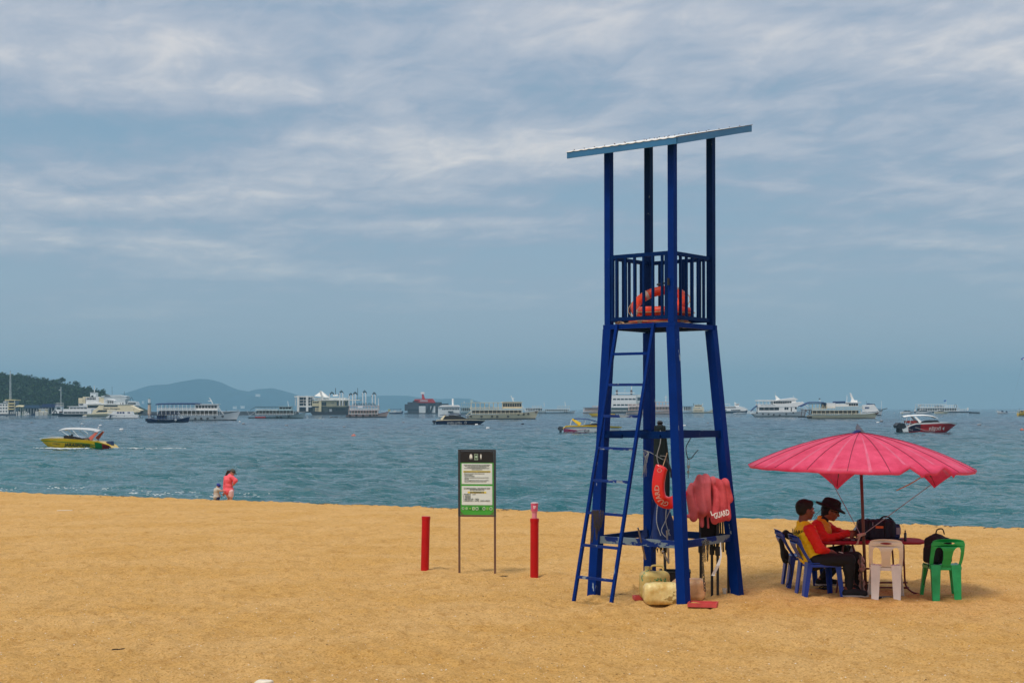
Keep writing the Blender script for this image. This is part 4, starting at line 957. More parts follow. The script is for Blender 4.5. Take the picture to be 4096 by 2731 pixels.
for x, z, w, h_, m_ in ((0, .175, .024, .016, '#f2c8d2'), (-.004, .150, .018, .008, '#f2c8d2')):
    mb = MB(); mb.ball((x, -.051, z), (w, .004, h_), 10, 6); mb.build('print_patch', mat('cup_print', m_, .5), t, True)

# a pale stone at the very bottom and a thin pale stick far left
g = ground_hit(1050, 2733); sdf = sdf_obj('stone', [('e', (0, 0, .0), (.07, .045, .022), None), ('e', (.04, .02, -.004), (.05, .04, .018), None)], .008, mat('stone_pale', '#e3d9c4', .8, .15, 12, bump=.3, bscale=40), None, .03, lambda x, y, z: (.006*np.sin(x*60)*np.sin(y*50+z*70)).astype(np.float32)); sdf.location = (g.x, g.y, gz(g.x, g.y)+.01); tag(sdf, 'pale flat stone cut by the bottom edge of the photo', 'stone')
g = ground_hit(258, 2048); mb = MB(); mb.tube([(-.22, 0, .03), (.0, .02, .035), (.24, -.03, .04)], .012, 5); o = mb.build('stick', mat('stick_pale', '#e6dcc8', .8), None, 'all'); o.location = (g.x, g.y, gz(g.x, g.y)+.02); tag(o, 'thin pale stick lying on the far sand at the left', 'stick')
# ================================================================== UMBRELLA GROUP
def XZ(px, py, D): return P(px, py, D)
# ---- plastic stacking chair -------------------------------------------------
def make_chair(label, m_, loc, rz, group='plastic chairs round the table', s=1.0):
    "faces local +x; seat 0.43 m up, back rising behind"
    t = thing('plastic_chair', label, 'chair', loc, rz, group); t.scale = (s, s, s)
    # back: one moulded plate with a hand slot and two tall openings
    W = .205
    out = [(-W*.93, 0), (-W, .12), (-W*1.0, .30)] + [(W*.98*math.cos(a), .32+.085*math.sin(a)**.8 if math.sin(a) > 0 else .32) for a in np.linspace(PI, 0, 13)] + [(W*1.0, .30), (W, .12), (W*.93, 0)]
    out[3:16] = [(-W+2*W*(1-math.cos(PI*i/12))/2, .33+.075*math.sin(PI*i/12)**.55) for i in range(13)]
    slot = oval(0, .345, .078, .018)
    def opening(sg):
        pts = [(.166, .02), (.172, .12), (.168, .235), (.152, .278), (.122, .292), (.090, .278), (.064, .235), (.050, .12), (.054, .02)]; return [(sg*x, y) for x, y in pts]
    me = outline_mesh('backrest', [out, slot, opening(1), opening(-1)], .012, m_, .004)
    def bend(c):
        y = c.y; back = -.20 - .19*(y/.4) - .03*math.sin(y/.4*PI) + .045*(c.x/W)**2
        return V((back+c.z, c.x*(1-.02*y), .425+y*.93))
    xform_mesh(me, bend); link('backrest', me, t)
    # raised lip along both edges of the back
    for sg in (-1, 1):
        mb = MB(); mb.tube([bend(V((sg*W*(.93+.07*min(1, y/.12)), y, .0)))+V((.006, 0, 0)) for y in np.linspace(0, .34, 8)], .011, 6); mb.build('edge_lip', m_, t, 'all')
    # seat
    n = 12; vs = []; fs = []
    me = outline_mesh('seat', [rrect(-.205, -.20, .21, .20, [.07, .04, .04, .07])], .012, m_, .004)
    xform_mesh(me, lambda c: V((c.x, c.y*(1.06 if c.x > 0 else 1), .428+c.z+.012*(abs(c.y)/.2)**2-(.02*max(0, c.x-.15)/.06)))); link('seat', me, t)
    mb = MB()
    for sg in (-1, 1): mb = MB(); mb.beam((-.19, sg*.195, .408), (.20, sg*.205, .402), .018, .035, side=(0, 1, 0)); mb.build('seat_apron', m_, t)
    mb = MB(); mb.beam((.20, -.18, .395), (.20, .18, .395), .012, .035, side=(1, 0, 0)); mb.build('seat_apron', m_, t)
    mb = MB(); mb.beam((-.195, -.17, .40), (-.195, .17, .40), .012, .04, side=(1, 0, 0)); mb.build('seat_apron', m_, t)
    for sx, sy in ((1, 1), (1, -1), (-1, 1), (-1, -1)):
        x0, y0 = sx*.19, sy*.185; x1 = sx*(.235 if sx > 0 else .25); y1 = sy*.225
        mb = MB()   # angle-section leg: two tapering webs
        if sx > 0:
            mb.beam((x0, y0+sy*.008, .425), (x1, y1+sy*.008, -.02), .075, .010, side=(1, 0, 0), w1=.050)
            mb.beam((x0+sx*.035, y0-sy*.020, .425), (x1+sx*.022, y1-sy*.014, -.02), .010, .065, side=(1, 0, 0), h1=.045)
        else:
            mb.beam((-.205, sy*.128, .45), (-.262, sy*.138, -.02), .012, .125, side=(1, 0, 0), h1=.085)
            mb.beam((-.175, sy*.188, .44), (-.240, sy*.178, -.02), .062, .010, side=(1, 0, 0), w1=.045)
        mb.build('leg', m_, t)
    return t
cblue = mat('chair_blue', '#0a3a9a', .38, .12, 5, coat=.05, bump=.05, wear=('#3f74b5', 16, .69)); cwhite = mat('chair_white', '#e8dbd0', .42, .1, 4, bump=.05, wear=('#a68f84', 12, .70)); cgreen = mat('chair_green', '#0fa04e', .35, .15, 4, bump=.05, var_col='#2bb568')
def CH(px, py, D): p = P(px, py, D); return (p.x, p.y, gz(p.x, p.y))
ch1 = make_chair('blue plastic chair under the nearer man, its front leg towards the umbrella pole', cblue, (4.085, 18.97, gz(4.09, 18.97)), .14, s=1.02)
ch2 = make_chair('blue plastic chair under the man in the hat, with a bag hung on its back', cblue, (4.09, 20.02, gz(4.09, 20.0)), .06, s=1.02)
ch3 = make_chair('white plastic chair standing empty with its back to the camera', cwhite, (4.885, 18.60, gz(4.9, 18.6)), PI/2-.25, s=1.0)
ch4 = make_chair('bright green plastic chair with a black backpack on its seat', cgreen, (5.64, 18.66, gz(5.6, 18.7)), PI/2-.06, s=1.0)
# ---- table ------------------------------------------------------------------
red_t = mat('table_red', '#9a2030', .7, .15, 4, spec=.1); red_tube = mat('table_tube_red', '#6a1414', .4, .2, 8)
TZ = .695; tb = thing('folding_table', 'dark red folding table with clipped corners under the pink umbrella', 'table', (4.90, 19.52, gz(4.9, 19.5)), 0)
zt_ = TZ-gz(4.9, 19.5); c = .10
me = outline_mesh('tabletop', [[(-.74+c, -.37), (.75-c*1.6, -.37), (.75, -.37+c*2.2), (.75, .37-c), (.75-c, .37), (-.74+c, .37), (-.74, .37-c), (-.74, -.37+c)]], .028, red_t, .004); xform_mesh(me, lambda v: V((v.x, v.y, v.z+zt_-.014))); link('tabletop', me, tb)
for sy in (-.28, .28):
    for x0, x1 in ((-.42, -.52), (-.30, -.12)): mb = MB(); mb.tube([(x0, sy, zt_-.03), (x1, sy, 0)], .013, 8); mb.build('leg', red_tube, tb)
    mb = MB(); mb.tube(bez([(.38, sy, zt_-.03), (.40, sy, .40), (.42, sy, .12), (.50, sy-.04, .02), (.60, sy-.08, 0)], 5), .013, 8); mb.build('leg', red_tube, tb, 'all')
mb = MB(); mb.tube(bez([(-.48, -.30, .34), (.10, -.30, .335), (.30, -.30, .34), (.385, -.29, .40), (.395, -.29, .55), (.39, -.29, zt_-.04)], 5), .013, 8); mb.build('brace', red_tube, tb, 'all')
for z in (.06, .12): mb = MB(); mb.tube([(-.45, -.2+z, z), (.5, -.2+z, z)], .012, 8); mb.build('stretcher', red_tube, tb)
# plastic bag hanging from the table edge
p = P(3408, 2170, 19.3); t = thing('plastic_bag', 'crumpled whitish plastic bag hanging below the table edge', 'bag', (p.x, p.y-.02, TZ-.03))
sdf_obj('bag', [('c', (0, 0, -.02), (.01, 0, -.15), .012, .05), ('c', (.01, 0, -.15), (0, .01, -.22), .055, .045)], .008, mat('plastic_film', '#a9a2a8', .35, .15, 20, bump=.5, bscale=30), t, .03, cloth_fold(3, .006, 40))
# ---- umbrella ---------------------------------------------------------------
pink = mat('umbrella_pink', '#f03a68', .5, .14, 5, trans=.30, bump=.2, bscale=9, var_col='#f4577e'); pinkf = mat('umbrella_pink_faded', '#f27292', .55, .2, 6, trans=.30, bump=.15, bscale=9)
pb = ground_hit(3450, 2371); UX, UY = pb.x, 18.98
um = thing('beach_umbrella', 'large faded pink beach umbrella with torn drooping rim over the table', 'umbrella', (UX, UY, gz(UX, UY))); gz_u = gz(UX, UY)
NR = 18; R_ = 1.485; apex = V((P(3438, 1728, UY).x-UX, 0, CZ-(1728-horizon(3438))*UY/F-gz_u)); rim_c = P(3443, 1868, UY)-V((UX, UY, gz_u))
tilt = -.030
def rimz(a): return rim_c.z - .0 + tilt*math.cos(a)*1.0
def canopy_pt(a, t, sag=1):
    # radial profile: steep near the cap, flatter to the rim
    r = R_*t; zr = rimz(a); h = apex.z-zr; f = 1-(.42*t+.58*t**2.1)
    cx = apex.x*(1-t)+rim_c.x*t
    u = (a*NR/(2*PI)+.5) % 1; s_ = math.sin(u*PI)
    z = zr+h*f - sag*.007*t*s_; rr = r*(1-.006*s_*t)
    return V((cx+rr*math.cos(a), rr*math.sin(a), z))
a_off = math.radians(-90)+.02
droop = {}
for k in range(NR):
    a = 2*PI*(k+.5)/NR
    # back-left and right ribs have slipped; their cloth tips hang lower
    if abs((a-math.radians(90)+PI) % (2*PI)-PI) < .17: droop[k] = .34
    if abs((a-math.radians(38)+PI) % (2*PI)-PI) < .17: droop[k] = .26
for k in range(NR):
    a0 = 2*PI*(k-.5)/NR; n, mrow = 12, 14; vs = []; fs = []
    tear = abs((a0+PI/NR - math.radians(-70)+PI) % (2*PI)-PI) < PI/NR
    for i in range(mrow+1):
        t_ = .02+.98*i/mrow
        for j in range(n+1):
            a = a0+2*PI/NR*j/n; q = canopy_pt(a, t_)
            for kk, (edge) in (((k-1) % NR, 0), (k, n)):
                if kk in droop:
                    w = (1-j/n) if edge == 0 else j/n; q.z -= droop[kk]*max(0, (t_-.72)/.28)**1.3*w**1.5; q -= V((math.cos(a), math.sin(a), 0))*.10*max(0, (t_-.72)/.28)*w
            if tear and i > mrow-3: q.z += .085*(i-mrow+2)/2*max(0, 1-abs(j-6)/3.2) - .035*(i-mrow+2)/2*(j == 10)
            vs.append(q)
    m1 = n+1
    for i in range(mrow):
        for j in range(n): fs.append((i*m1+j, i*m1+j+1, (i+1)*m1+j+1, (i+1)*m1+j))
    # hem: cloth turned under along the rim
    base = len(vs)
    for j in range(m1): q = vs[mrow*m1+j]; d = V((q.x, q.y, 0)).normalized(); vs.append(V((q.x, q.y, q.z))-d*.02-V((0, 0, .035)))
    for j in range(n): fs.append((mrow*m1+j, mrow*m1+j+1, base+j+1, base+j))
    mb = MB(); mb.add(vs, fs); mb.m = [1 if (fi < mrow*n and fi % n in (6,)) else 0 for fi in range(len(fs))]; ob = mb.build('canopy_panel', [pink, pinkf], um, 'all')
seam = mat('umbrella_seam', '#7c1734', .7); ribm = mat('umbrella_rib', '#5b4a3c', .6)
for k in range(NR):
    a = 2*PI*(k-.5)/NR
    pts = []
    for i in range(15):
        t_ = .02+.98*i/14; q = canopy_pt(a, t_, 0)
        kk = (k-1) % NR
        if kk in droop: q.z -= droop[kk]*max(0, (t_-.72)/.28)**1.3; q -= V((math.cos(a), math.sin(a), 0))*.10*max(0, (t_-.72)/.28)
        pts.append(q)
    mb = MB(); mb.tube([p+V((0, 0, .002)) for p in pts], .0045, 4); mb.build('seam', seam, um)
    mb = MB(); mb.tube([p-V((0, 0, .018)) for p in pts[:-1]], .007, 5); mb.build('rib', ribm, um)
polem = mat('umbrella_pole', '#5b3026', .5, .25, 6, bump=.1)
mb = MB(); mb.tube([(0, 0, -.3), (apex.x*.98, 0, apex.z-.02)], .0205, 12); mb.build('pole', polem, um, 'all')
mb = MB(); mb.lathe([(.05, -.02), (.04, .02), (.02, .03)], 12, tuple(apex)); mb.build('hub', ribm, um)
mb = MB(); capm = mat('cap_cloth_blue', '#1f2f6e', .7, .2, 12); greym = mat('cap_cloth_grey', '#59606c', .6, .2, 12)
mb.add([apex+V(p) for p in ((-.05, -.03, .0), (.06, -.05, .0), (.0, .05, .01), (-.03, .0, .115), (-.05, .01, .06))], [(0, 1, 3), (1, 2, 3), (2, 4, 3), (4, 0, 3), (0, 2, 1), (0, 4, 2)]); mb.build('top_cap', greym, um)
mb = MB(); mb.add([apex+V(p) for p in ((-.13, -.06, -.03), (-.11, -.02, -.01), (.01, -.06, .015), (.0, -.02, .03), (-.06, -.05, .03))], [(0, 2, 4), (1, 0, 4), (1, 4, 3), (4, 2, 3), (0, 1, 3), (0, 3, 2)]); mb.build('cap_ribbon', capm, um)
knot = P(3443, 2140, UY-.03)-V((UX, UY, gz_u))
ropes = [(P(3322, 1917, UY+1.25), P(3442, 2137, UY-.02)), (P(3758, 1913, UY+.85), P(3452, 2137, UY-.02))]
for a, b in ropes: mb = MB(); mb.tube([a-V((UX, UY, gz_u)), b-V((UX, UY, gz_u))], .0055, 5); mb.build('guy_line', rope_w, um)
mb = MB(); mb.tube(bez([P(3698, 1900, UY+.4)-V((UX, UY, gz_u)), P(3640, 1935, UY+.4)-V((UX, UY, gz_u)), P(3584, 1962, UY+.4)-V((UX, UY, gz_u))], 4), [.008]*8+[.004], 5); mb.build('loose_strap', rope_m, um)
ragm = mat('rag_beige', '#b08f82', .9, .2, 14, bump=.4, bscale=30)
o = knot
sdf_obj('rag_knot', [('c', tuple(o+V((-.03, -.01, .0))), tuple(o+V((.045, -.02, .02))), .024, .02), ('c', tuple(o+V((-.02, -.02, 0))), tuple(o+V((-.045, -.02, -.12))), .014, .006), ('c', tuple(o+V((-.01, -.025, -.01))), tuple(o+V((-.075, -.02, -.13))), .010, .005)], .006, ragm, um, .01)
o = P(3447, 2300, UY-.03)-V((UX, UY, gz_u)); rr = random.Random(12); pr = []
for i in range(26): z = .25-.48*i/26; pr.append(('c', tuple(o+V((rr.uniform(-.03, .035), rr.uniform(-.04, .02), z))), tuple(o+V((rr.uniform(-.035, .05), rr.uniform(-.04, .02), z-.05))), rr.uniform(.012, .026), rr.uniform(.010, .02)))
sdf_obj('rag_wrapping', pr, .007, ragm, um, .012)
mb = MB(); mb.tube([tuple(o+V((-.03, -.02, .28))), tuple(o+V((0, -.04, -.22)))], .014, 6); mb.build('stake', mat('stake_wood', '#5d5248', .8, .3, 8), um)

# ---- people -----------------------------------------------------------------
def frame(fwd, up=(0, 0, 1)):
    f = V(fwd).normalized(); u = V(up); l = u.cross(f).normalized(); u = f.cross(l); return Matrix((f, l, u)).transposed()
def hand(wr, d, n, side, s=1, curl=.5):
    "palm and five fingers: d = where the hand points, n = back-of-hand normal, side = +1 when the thumb is on n x d"
    wr = V(wr); d = V(d).normalized(); n = V(n); n = (n-d*n.dot(d)).normalized(); t = n.cross(d)*side; pr = []
    R = Matrix((d, t, n)).transposed()
    pr.append(('e', tuple(wr+d*.045*s), (.055*s, .042*s, .018*s), [list(r) for r in R]))
    for i, (L_, off) in enumerate(((.072, .030), (.080, .010), (.075, -.010), (.060, -.028))):
        b = wr+d*.08*s+t*off*s; c1 = d*math.cos(curl*.7)-n*math.sin(curl*.7); c2 = d*math.cos(curl*1.9)-n*math.sin(curl*1.9)
        k1 = b+c1*L_*.5*s; k2 = k1+c2*L_*.55*s; r = max(.0095*s, .0075); pr += [('c', tuple(b), tuple(k1), r, r*.95), ('c', tuple(k1), tuple(k2), r*.95, r*.8)]
    b = wr+d*.025*s+t*.03*s; k1 = b+(t*.7+d*.7-n*.2).normalized()*.035*s; k2 = k1+(d*.95+t*.15-n*.45).normalized()*.032*s; r = max(.011*s, .008)
    pr += [('c', tuple(b), tuple(k1), r*1.1, r), ('c', tuple(k1), tuple(k2), r, r*.85)]; return pr
def body_prims(J, s, female=False):
    g = lambda k: V(J[k]); T = lambda v: tuple(v)
    hf = frame(J['face'], J.get('headup', (0, 0, 1))); h = g('head'); R = [list(r) for r in hf]
    def hp(x, y, z): return h+hf @ V((x, y, z))*s
    head = [('e', T(hp(-.012, 0, .030)), (.100*s, .078*s, .092*s), R), ('e', T(hp(.022, 0, -.035)), (.068*s, .060*s, .078*s), R), ('c', T(hp(.062, -.012, -.088)), T(hp(.062, .012, -.088)), .022*s, .022*s),
            ('c', T(hp(.085, 0, .010)), T(hp(.108, 0, -.026)), .011*s, .017*s), ('c', T(hp(.078, -.030, .022)), T(hp(.078, .030, .022)), .014*s, .014*s), ('c', T(hp(.086, -.018, -.062)), T(hp(.086, .018, -.062)), .011*s, .011*s), ('c', T(hp(.084, -.014, -.050)), T(hp(.084, .014, -.050)), .010*s, .010*s),
            ('c', T(hp(.05, -.045, -.02)), T(hp(.05, .045, -.02)), .025*s, .025*s)]
    for y in (-1, 1): head.append(('e', T(hp(-.008, y*.080, -.012)), (.020*s, .010*s, .034*s), R))
    ch, pe, nk = g('chest'), g('pelvis'), g('neck'); sl, sr = g('shL'), g('shR'); hl, hr = g('hipL'), g('hipR')
    ax = (sl-sr).normalized(); wa = pe.lerp(ch, .45)
    torso = [('c', T(pe-ax*.07*s), T(pe+ax*.07*s), .115*s, .115*s), ('c', T(wa-ax*.05*s), T(wa+ax*.05*s), (.100 if female else .105)*s, (.100 if female else .105)*s), ('c', T(ch-ax*.075*s), T(ch+ax*.075*s), .112*s, .112*s), ('c', T(pe), T(ch), .12*s, .12*s), ('c', T(sl*.85+sr*.15), T(sr*.85+sl*.15), .062*s, .062*s), ('c', T(ch), T(nk), .10*s, .058*s)]
    neck = [('c', T(nk), T(hp(-.02, 0, -.04)), .056*s, .052*s)]
    arms = []
    for k in 'LR': arms += [('c', T(g('sh'+k)), T(g('el'+k)), .056*s, .043*s), ('c', T(g('el'+k)), T(g('wr'+k)), .043*s, .028*s)]
    legs = []
    for k in 'LR': legs += [('c', T(g('hip'+k)), T(g('kn'+k)), .085*s, .058*s), ('c', T(g('kn'+k)), T(g('kn'+k).lerp(g('an'+k), .35)-V((.01, 0, 0))), .056*s, .055*s), ('c', T(g('kn'+k).lerp(g('an'+k), .3)), T(g('an'+k)), .054*s, .037*s)]
    feet = []
    for k in 'LR': a, b = g('an'+k), g('toe'+k); feet += [('c', T(a-V((0, 0, .02*s))), T(b), .036*s, .028*s), ('c', T(a+V((0, 0, -.02*s))-(b-a).normalized()*.03), T(a-V((0, 0, .035*s))), .034*s, .032*s)]
    return head, torso, neck, arms, legs, feet, hp, R
def infl(pr, e): return [(p[0], p[1], p[2], p[3]+e, p[4]+e) if p[0] == 'c' else (p[0], p[1], tuple(x+e for x in p[2]), p[3]) for p in pr]
skinA = mat('skin_dark_brown', '#784230', .5, .12, 8, sss=.1); skinB = mat('skin_brown', '#92553a', .5, .12, 8, sss=.1); hairm = mat('hair_black', '#080707', .75, .3, 60, bump=.5, bscale=120)
yshirt = mat('shirt_yellow', '#ffd012', .75, .08, 5, bump=.2, bscale=20); rsleeve = mat('sleeve_red', '#dc1906', .7, .08, 5, bump=.2, bscale=20); blk_t = mat('trousers_black', '#0b0b0d', .8, .2, 6, bump=.3, bscale=20); shoe_m = mat('shoe_charcoal', '#1d1d20', .8, .2, 20); sole_m = mat('shoe_sole', '#b9b0a6', .7)
eye_w = mat('eye_white', '#d8d0c8', .3); eye_d = mat('eye_dark', '#120c09', .2); lipm = mat('lips', '#5a2a24', .5)
wr_sh = lambda x, y, z: (.0045*np.sin(x*38+z*55+4*np.sin(y*19+z*11))+.003*np.sin(z*95-x*30+y*60)).astype(np.float32)
def add_eyes(t, hp, s, skin):
    for y in (-.032, .032):
        mb = MB(); mb.ball(hp(.083, y, .002), .012*s, 10, 8); e = mb.build('eye', eye_w, t, 'all')
        mb = MB(); mb.ball(hp(.0915, y, .002), .0058*s, 8, 6); mb.build('iris', eye_d, e, 'all')
        mb = MB(); mb.tube([hp(.094, y*.6, .026), hp(.092, y*1.1, .031), hp(.084, y*1.55, .026)], .0045*s, 5); mb.build('eyebrow', hairm, t, 'all')
def shoe(t, an, toe, s=1, m_=shoe_m, name='shoe'):
    an = V(an); toe = V(toe); d = (toe-an); d.z = 0; d.normalize(); z0 = toe.z-.035; hl_ = an-d*.05
    pr = [('c', (hl_.x, hl_.y, z0+.045), (toe.x, toe.y, z0+.035), .045*s, .042*s), ('c', (an.x, an.y, z0+.05), (an.x, an.y, z0+.09), .046*s, .042*s), ('c', (an.x+d.x*.05, an.y+d.y*.05, z0+.07), (toe.x-d.x*.03, toe.y-d.y*.03, z0+.04), .04*s, .04*s)]
    sh = sdf_obj(name, pr, .008, m_, t, .02)
    l = d.orthogonal(); l = V((-d.y, d.x, 0)); pts = []
    for a in np.linspace(0, 2*PI, 20, endpoint=False): c_ = (hl_+toe)/2; L_ = (toe-hl_).length/2+.046*s; pts.append((c_.x+d.x*L_*math.cos(a)+l.x*.046*s*math.sin(a), c_.y+d.y*L_*math.cos(a)+l.y*.046*s*math.sin(a)))
    me = outline_mesh('sole', [pts], .022, sole_m, .003); xform_mesh(me, lambda v: V((v.x, v.y, z0+.008+v.z))); link('sole', me, sh)
# man A, nearer: short black hair, back to the chair, cigarette in his hands
def pA(px, py, D=18.95): return P(px, py, D)
def seated_man(label, J, org, s, skin, trouser_z=None):
    J = {k: (tuple(V(v)-org) if k not in ('face', 'headup') else v) for k, v in J.items()}
    t = thing('person', label, 'person', tuple(org))
    head, torso, neck, arms, legs, feet, hp, R = body_prims(J, s)
    hands = hand(J['wrL'], J['hdL'], J['hnL'], J['tsL'], s, J['curl']) + hand(J['wrR'], J['hdR'], J['hnR'], J['tsR'], s, J['curl'])
    return t, J, head, torso, neck, arms, legs, feet, hands, hp, R
def mk_person(label, J, org, s, skin, shirt_mats, shirt_pick, trouser_m, shoes=True, long_sleeve=True, shirt_len=0):
    vec = ('face', 'headup', 'hdL', 'hnL', 'hdR', 'hnR'); sca = ('tsL', 'tsR', 'curl')
    J = {k: (v if k in vec or k in sca else tuple(V(v)-org)) for k, v in J.items()}
    t = thing('person', label, 'person', tuple(org))
    head, torso, neck, arms, legs, feet, hp, R = body_prims(J, s)
    hands = hand(J['wrL'], J['hdL'], J['hnL'], J['tsL'], s, J['curl']) + hand(J['wrR'], J['hdR'], J['hnR'], J['tsR'], s, J['curl'])
    sdf_obj('body', head+torso+neck+arms+legs+feet+hands, .0078, skin, t, .016)
    tp = infl(torso, .012*s); ap = infl(arms, .013*s)
    sdf_obj('shirt', tp+ap, .009, shirt_mats, t, .035, wr_sh, pick=[0]*len(tp)+[1]*len(ap))
    lp = infl(legs, .010*s)+[('c', tuple(V(J['pelvis'])-V((0, 0, .02))), tuple(V(J['hipL']).lerp(V(J['hipR']), .5)), .125*s, .125*s)]
    sdf_obj('trousers', lp, .010, trouser_m, t, .03, lambda x, y, z: .35*wr_sh(x, y, z))
    return t, J, hp, R
DA, DAn, DAf = 18.98, 18.80, 19.14
orgA = V((4.0, 18.98, gz(4.0, 18.98)))
JA = dict(head=pA(3222, 2040, DA), face=(1, .30, -.05), neck=pA(3209, 2098, DA), chest=pA(3222, 2135, DA), pelvis=pA(3243, 2222, DA+.02), shR=pA(3240, 2120, DAn-.02), shL=pA(3214, 2114, DAf+.03), elR=pA(3277, 2192, DAn-.06), wrR=pA(3308, 2204, DAn+.05), elL=pA(3270, 2190, DAf+.1), wrL=pA(3312, 2206, DAf-.12),
          hdR=(1, .35, -.05), hnR=(.1, -.3, 1), tsR=1, hdL=(1, -.35, -.12), hnL=(0, .4, 1), tsL=-1, curl=.95,
          hipR=pA(3258, 2240, DAn+.06), hipL=pA(3258, 2238, DAf-.06), knR=pA(3398, 2238, DAn-.02), knL=pA(3425, 2228, DAf-.05), anR=pA(3397, 2348, DAn-.02), anL=pA(3436, 2335, DAf-.02), toeR=pA(3457, 2374, DAn-.05), toeL=pA(3488, 2352, DAf+.02))
A, JA, hpA, RA = mk_person('man with short black hair seated on the nearer blue chair, hands in lap', JA, orgA, 1.12, skinA, [yshirt, rsleeve], None, blk_t)
s = 1.12
hp = hpA
sdf_obj('hair', [('e', tuple(hp(-.022, 0, .048)), (.106*s, .088*s, .088*s), RA), ('e', tuple(hp(-.050, 0, .005)), (.068*s, .074*s, .072*s), RA), ('c', tuple(hp(.045, -.03, .085)), tuple(hp(.045, .03, .085)), .036*s, .036*s)], .0075, hairm, A, .02, lambda x, y, z: (.0016*np.sin(x*400)*np.sin(y*390)*np.sin(z*410)).astype(np.float32))
add_eyes(A, hp, s, skinA)
mb = MB(); mb.tube([hp(.098, -.020, -.056), hp(.104, 0, -.055), hp(.098, .020, -.056)], .005, 5); mb.build('lips', lipm, A, 'all')
me = text_mesh('LIFEGUARD', .075, mat('print_black', '#141414', .7), .002, .0012)
cb = V(JA['chest']); Rz = math.radians(-62)
def on_back(me, dz, rad, arch=0):
    def f(c):
        a = c.x/rad; base = math.radians(-168)+a   # around the back of the shirt
        r_ = .145*1.12
        x = cb.x-.012+ (r_*1.0)*math.cos(base); y = cb.y + (r_*1.32)*math.sin(base)
        return V((x, y, cb.z+dz+c.y+arch*(a*a)*-1))
    return xform_mesh(me, f)
link('lettering', on_back(me, .035, .17), A)
link('lettering', on_back(text_mesh('PATTAYA', .045, mat('print_black', '#141414'), .002, .001), -.045, .17, .02), A)
me = outline_mesh('print_frame', [rrect(-.11, -.03, .11, .03, .01), rrect(-.10, -.022, .10, .022, .008)], .004, mat('print_black', '#141414')); link('print_frame', on_back(me, -.045, .17, .02), A)
for k in 'RL': shoe(A, JA['an'+k], JA['toe'+k], 1.12)
p = V(JA['wrR'])+V((.16, .02, -.01)); tg = MB(); tg.tube([(0, 0, 0), (.055, -.02, -.012)], .0055, 6); tag(tg.build('cigarette', mat('cigarette_white', '#e6dfd2', .7)), 'white cigarette between the fingers of the nearer man', 'cigarette').location = orgA+p
# man B, farther: wide-brimmed hat and sunglasses, leaning on the table with a phone
DB, DBn, DBf = 19.72, 19.52, 19.93
orgB = V((4.2, 19.9, gz(4.2, 19.9)))
JB = dict(head=pA(3322, 2043, DB-.02), face=(1, -.12, -.30), neck=pA(3288, 2082, DB), chest=pA(3279, 2125, DB+.02), pelvis=pA(3243, 2214, DB+.12), shR=pA(3266, 2103, DBn), shL=pA(3300, 2100, DBf), elR=pA(3302, 2156, DBn-.10), wrR=pA(3389, 2134, DBn+.06), elL=pA(3350, 2130, DBf), wrL=pA(3392, 2132, DBf-.2),
          hdR=(1, .25, .10), hnR=(.1, -1, .3), tsR=-1, hdL=(1, -.25, .05), hnL=(.1, 1, .4), tsL=1, curl=1.0,
          hipR=pA(3255, 2228, DBn+.22), hipL=pA(3258, 2226, DBf-.02), knR=pA(3372, 2200, DBn+.10), knL=pA(3392, 2202, DBf), anR=pA(3290, 2312, DBn+.2), anL=pA(3300, 2316, DBf), toeR=pA(3335, 2328, DBn+.2), toeL=pA(3345, 2330, DBf))
B, JB, hpB, RB = mk_person('man in a black wide-brimmed hat leaning on the red table, looking at a phone', JB, orgB, 1.13, skinB, [mat('shirt_orange_yellow', '#f2a010', .75, .08, 5, bump=.2, bscale=20), rsleeve], None, blk_t)
hp = hpB; s = 1.13; add_eyes(B, hp, s, skinB)
mb = MB(); hm = mat('hat_black', '#0a0b0e', .85, .2, 20, bump=.3, bscale=60); RH = Matrix(RB); n = 32
prof = [(.0, .138), (.055, .134), (.092, .115), (.108, .075), (.112, .045), (.120, .036), (.14, .028), (.172, .022), (.180, .006), (.165, -.004), (.14, .0), (.112, .010), (.0, .02)]
vs = []; fs = []
for r, z in prof:
    for j in range(n):
        a = 2*PI*j/n; br = max(0, r-.112)/.06; zz = z + br*(.010*math.sin(a)**2 + (.022 if math.cos(a) < 0 else -.010)*abs(math.cos(a)))
        vs.append(hp(-.012+r*math.cos(a)*1.08, r*math.sin(a)*.98, zz+.025))
for i in range(len(prof)-1):
    for j in range(n): fs.append((i*n+j, i*n+(j+1) % n, (i+1)*n+(j+1) % n, (i+1)*n+j))
mb.add(vs, fs); hat = mb.build('hat', hm, B, 'all')
mb = MB(); mb.ball(hp(.088, -.055, .115), (.006, .020, .026), 10, 6, rot=RH); mb.build('hat_badge', mat('badge_grey', '#5d6066', .5, .3, 90), hat, 'all')
mb = MB(); mb.tube(bez([hp(-.09, -.06, .03), hp(-.14, -.05, -.05), hp(-.17, -.03, -.13)], 4), .003, 4); mb.build('chin_cord', hm, hat)
sdf_obj('hair', [('e', tuple(hp(-.040, 0, .01)), (.080*s, .084*s, .080*s), RB), ('c', tuple(hp(-.07, -.03, -.05)), tuple(hp(-.07, .03, -.05)), .032*s, .032*s)], .008, hairm, B, .02)
mb = MB()
sg_ = link('sunglasses', None, B); gl = mat('lens_black', '#050507', .08, .1, 5, coat=.5)
for y in (-.034, .034): mb = MB(); mb.ball(hp(.098, y, .002), (.008, .030, .021), 12, 8, rot=RH); mb.build('lens', gl, sg_, 'all')
mb = MB(); mb.tube([hp(-.01, -.088, .006), hp(.085, -.068, .006)], .004, 5); mb.build('temple_arm', gl, sg_); mb = MB(); mb.tube([hp(-.01, .088, .006), hp(.085, .068, .006)], .004, 5); mb.build('temple_arm', gl, sg_)
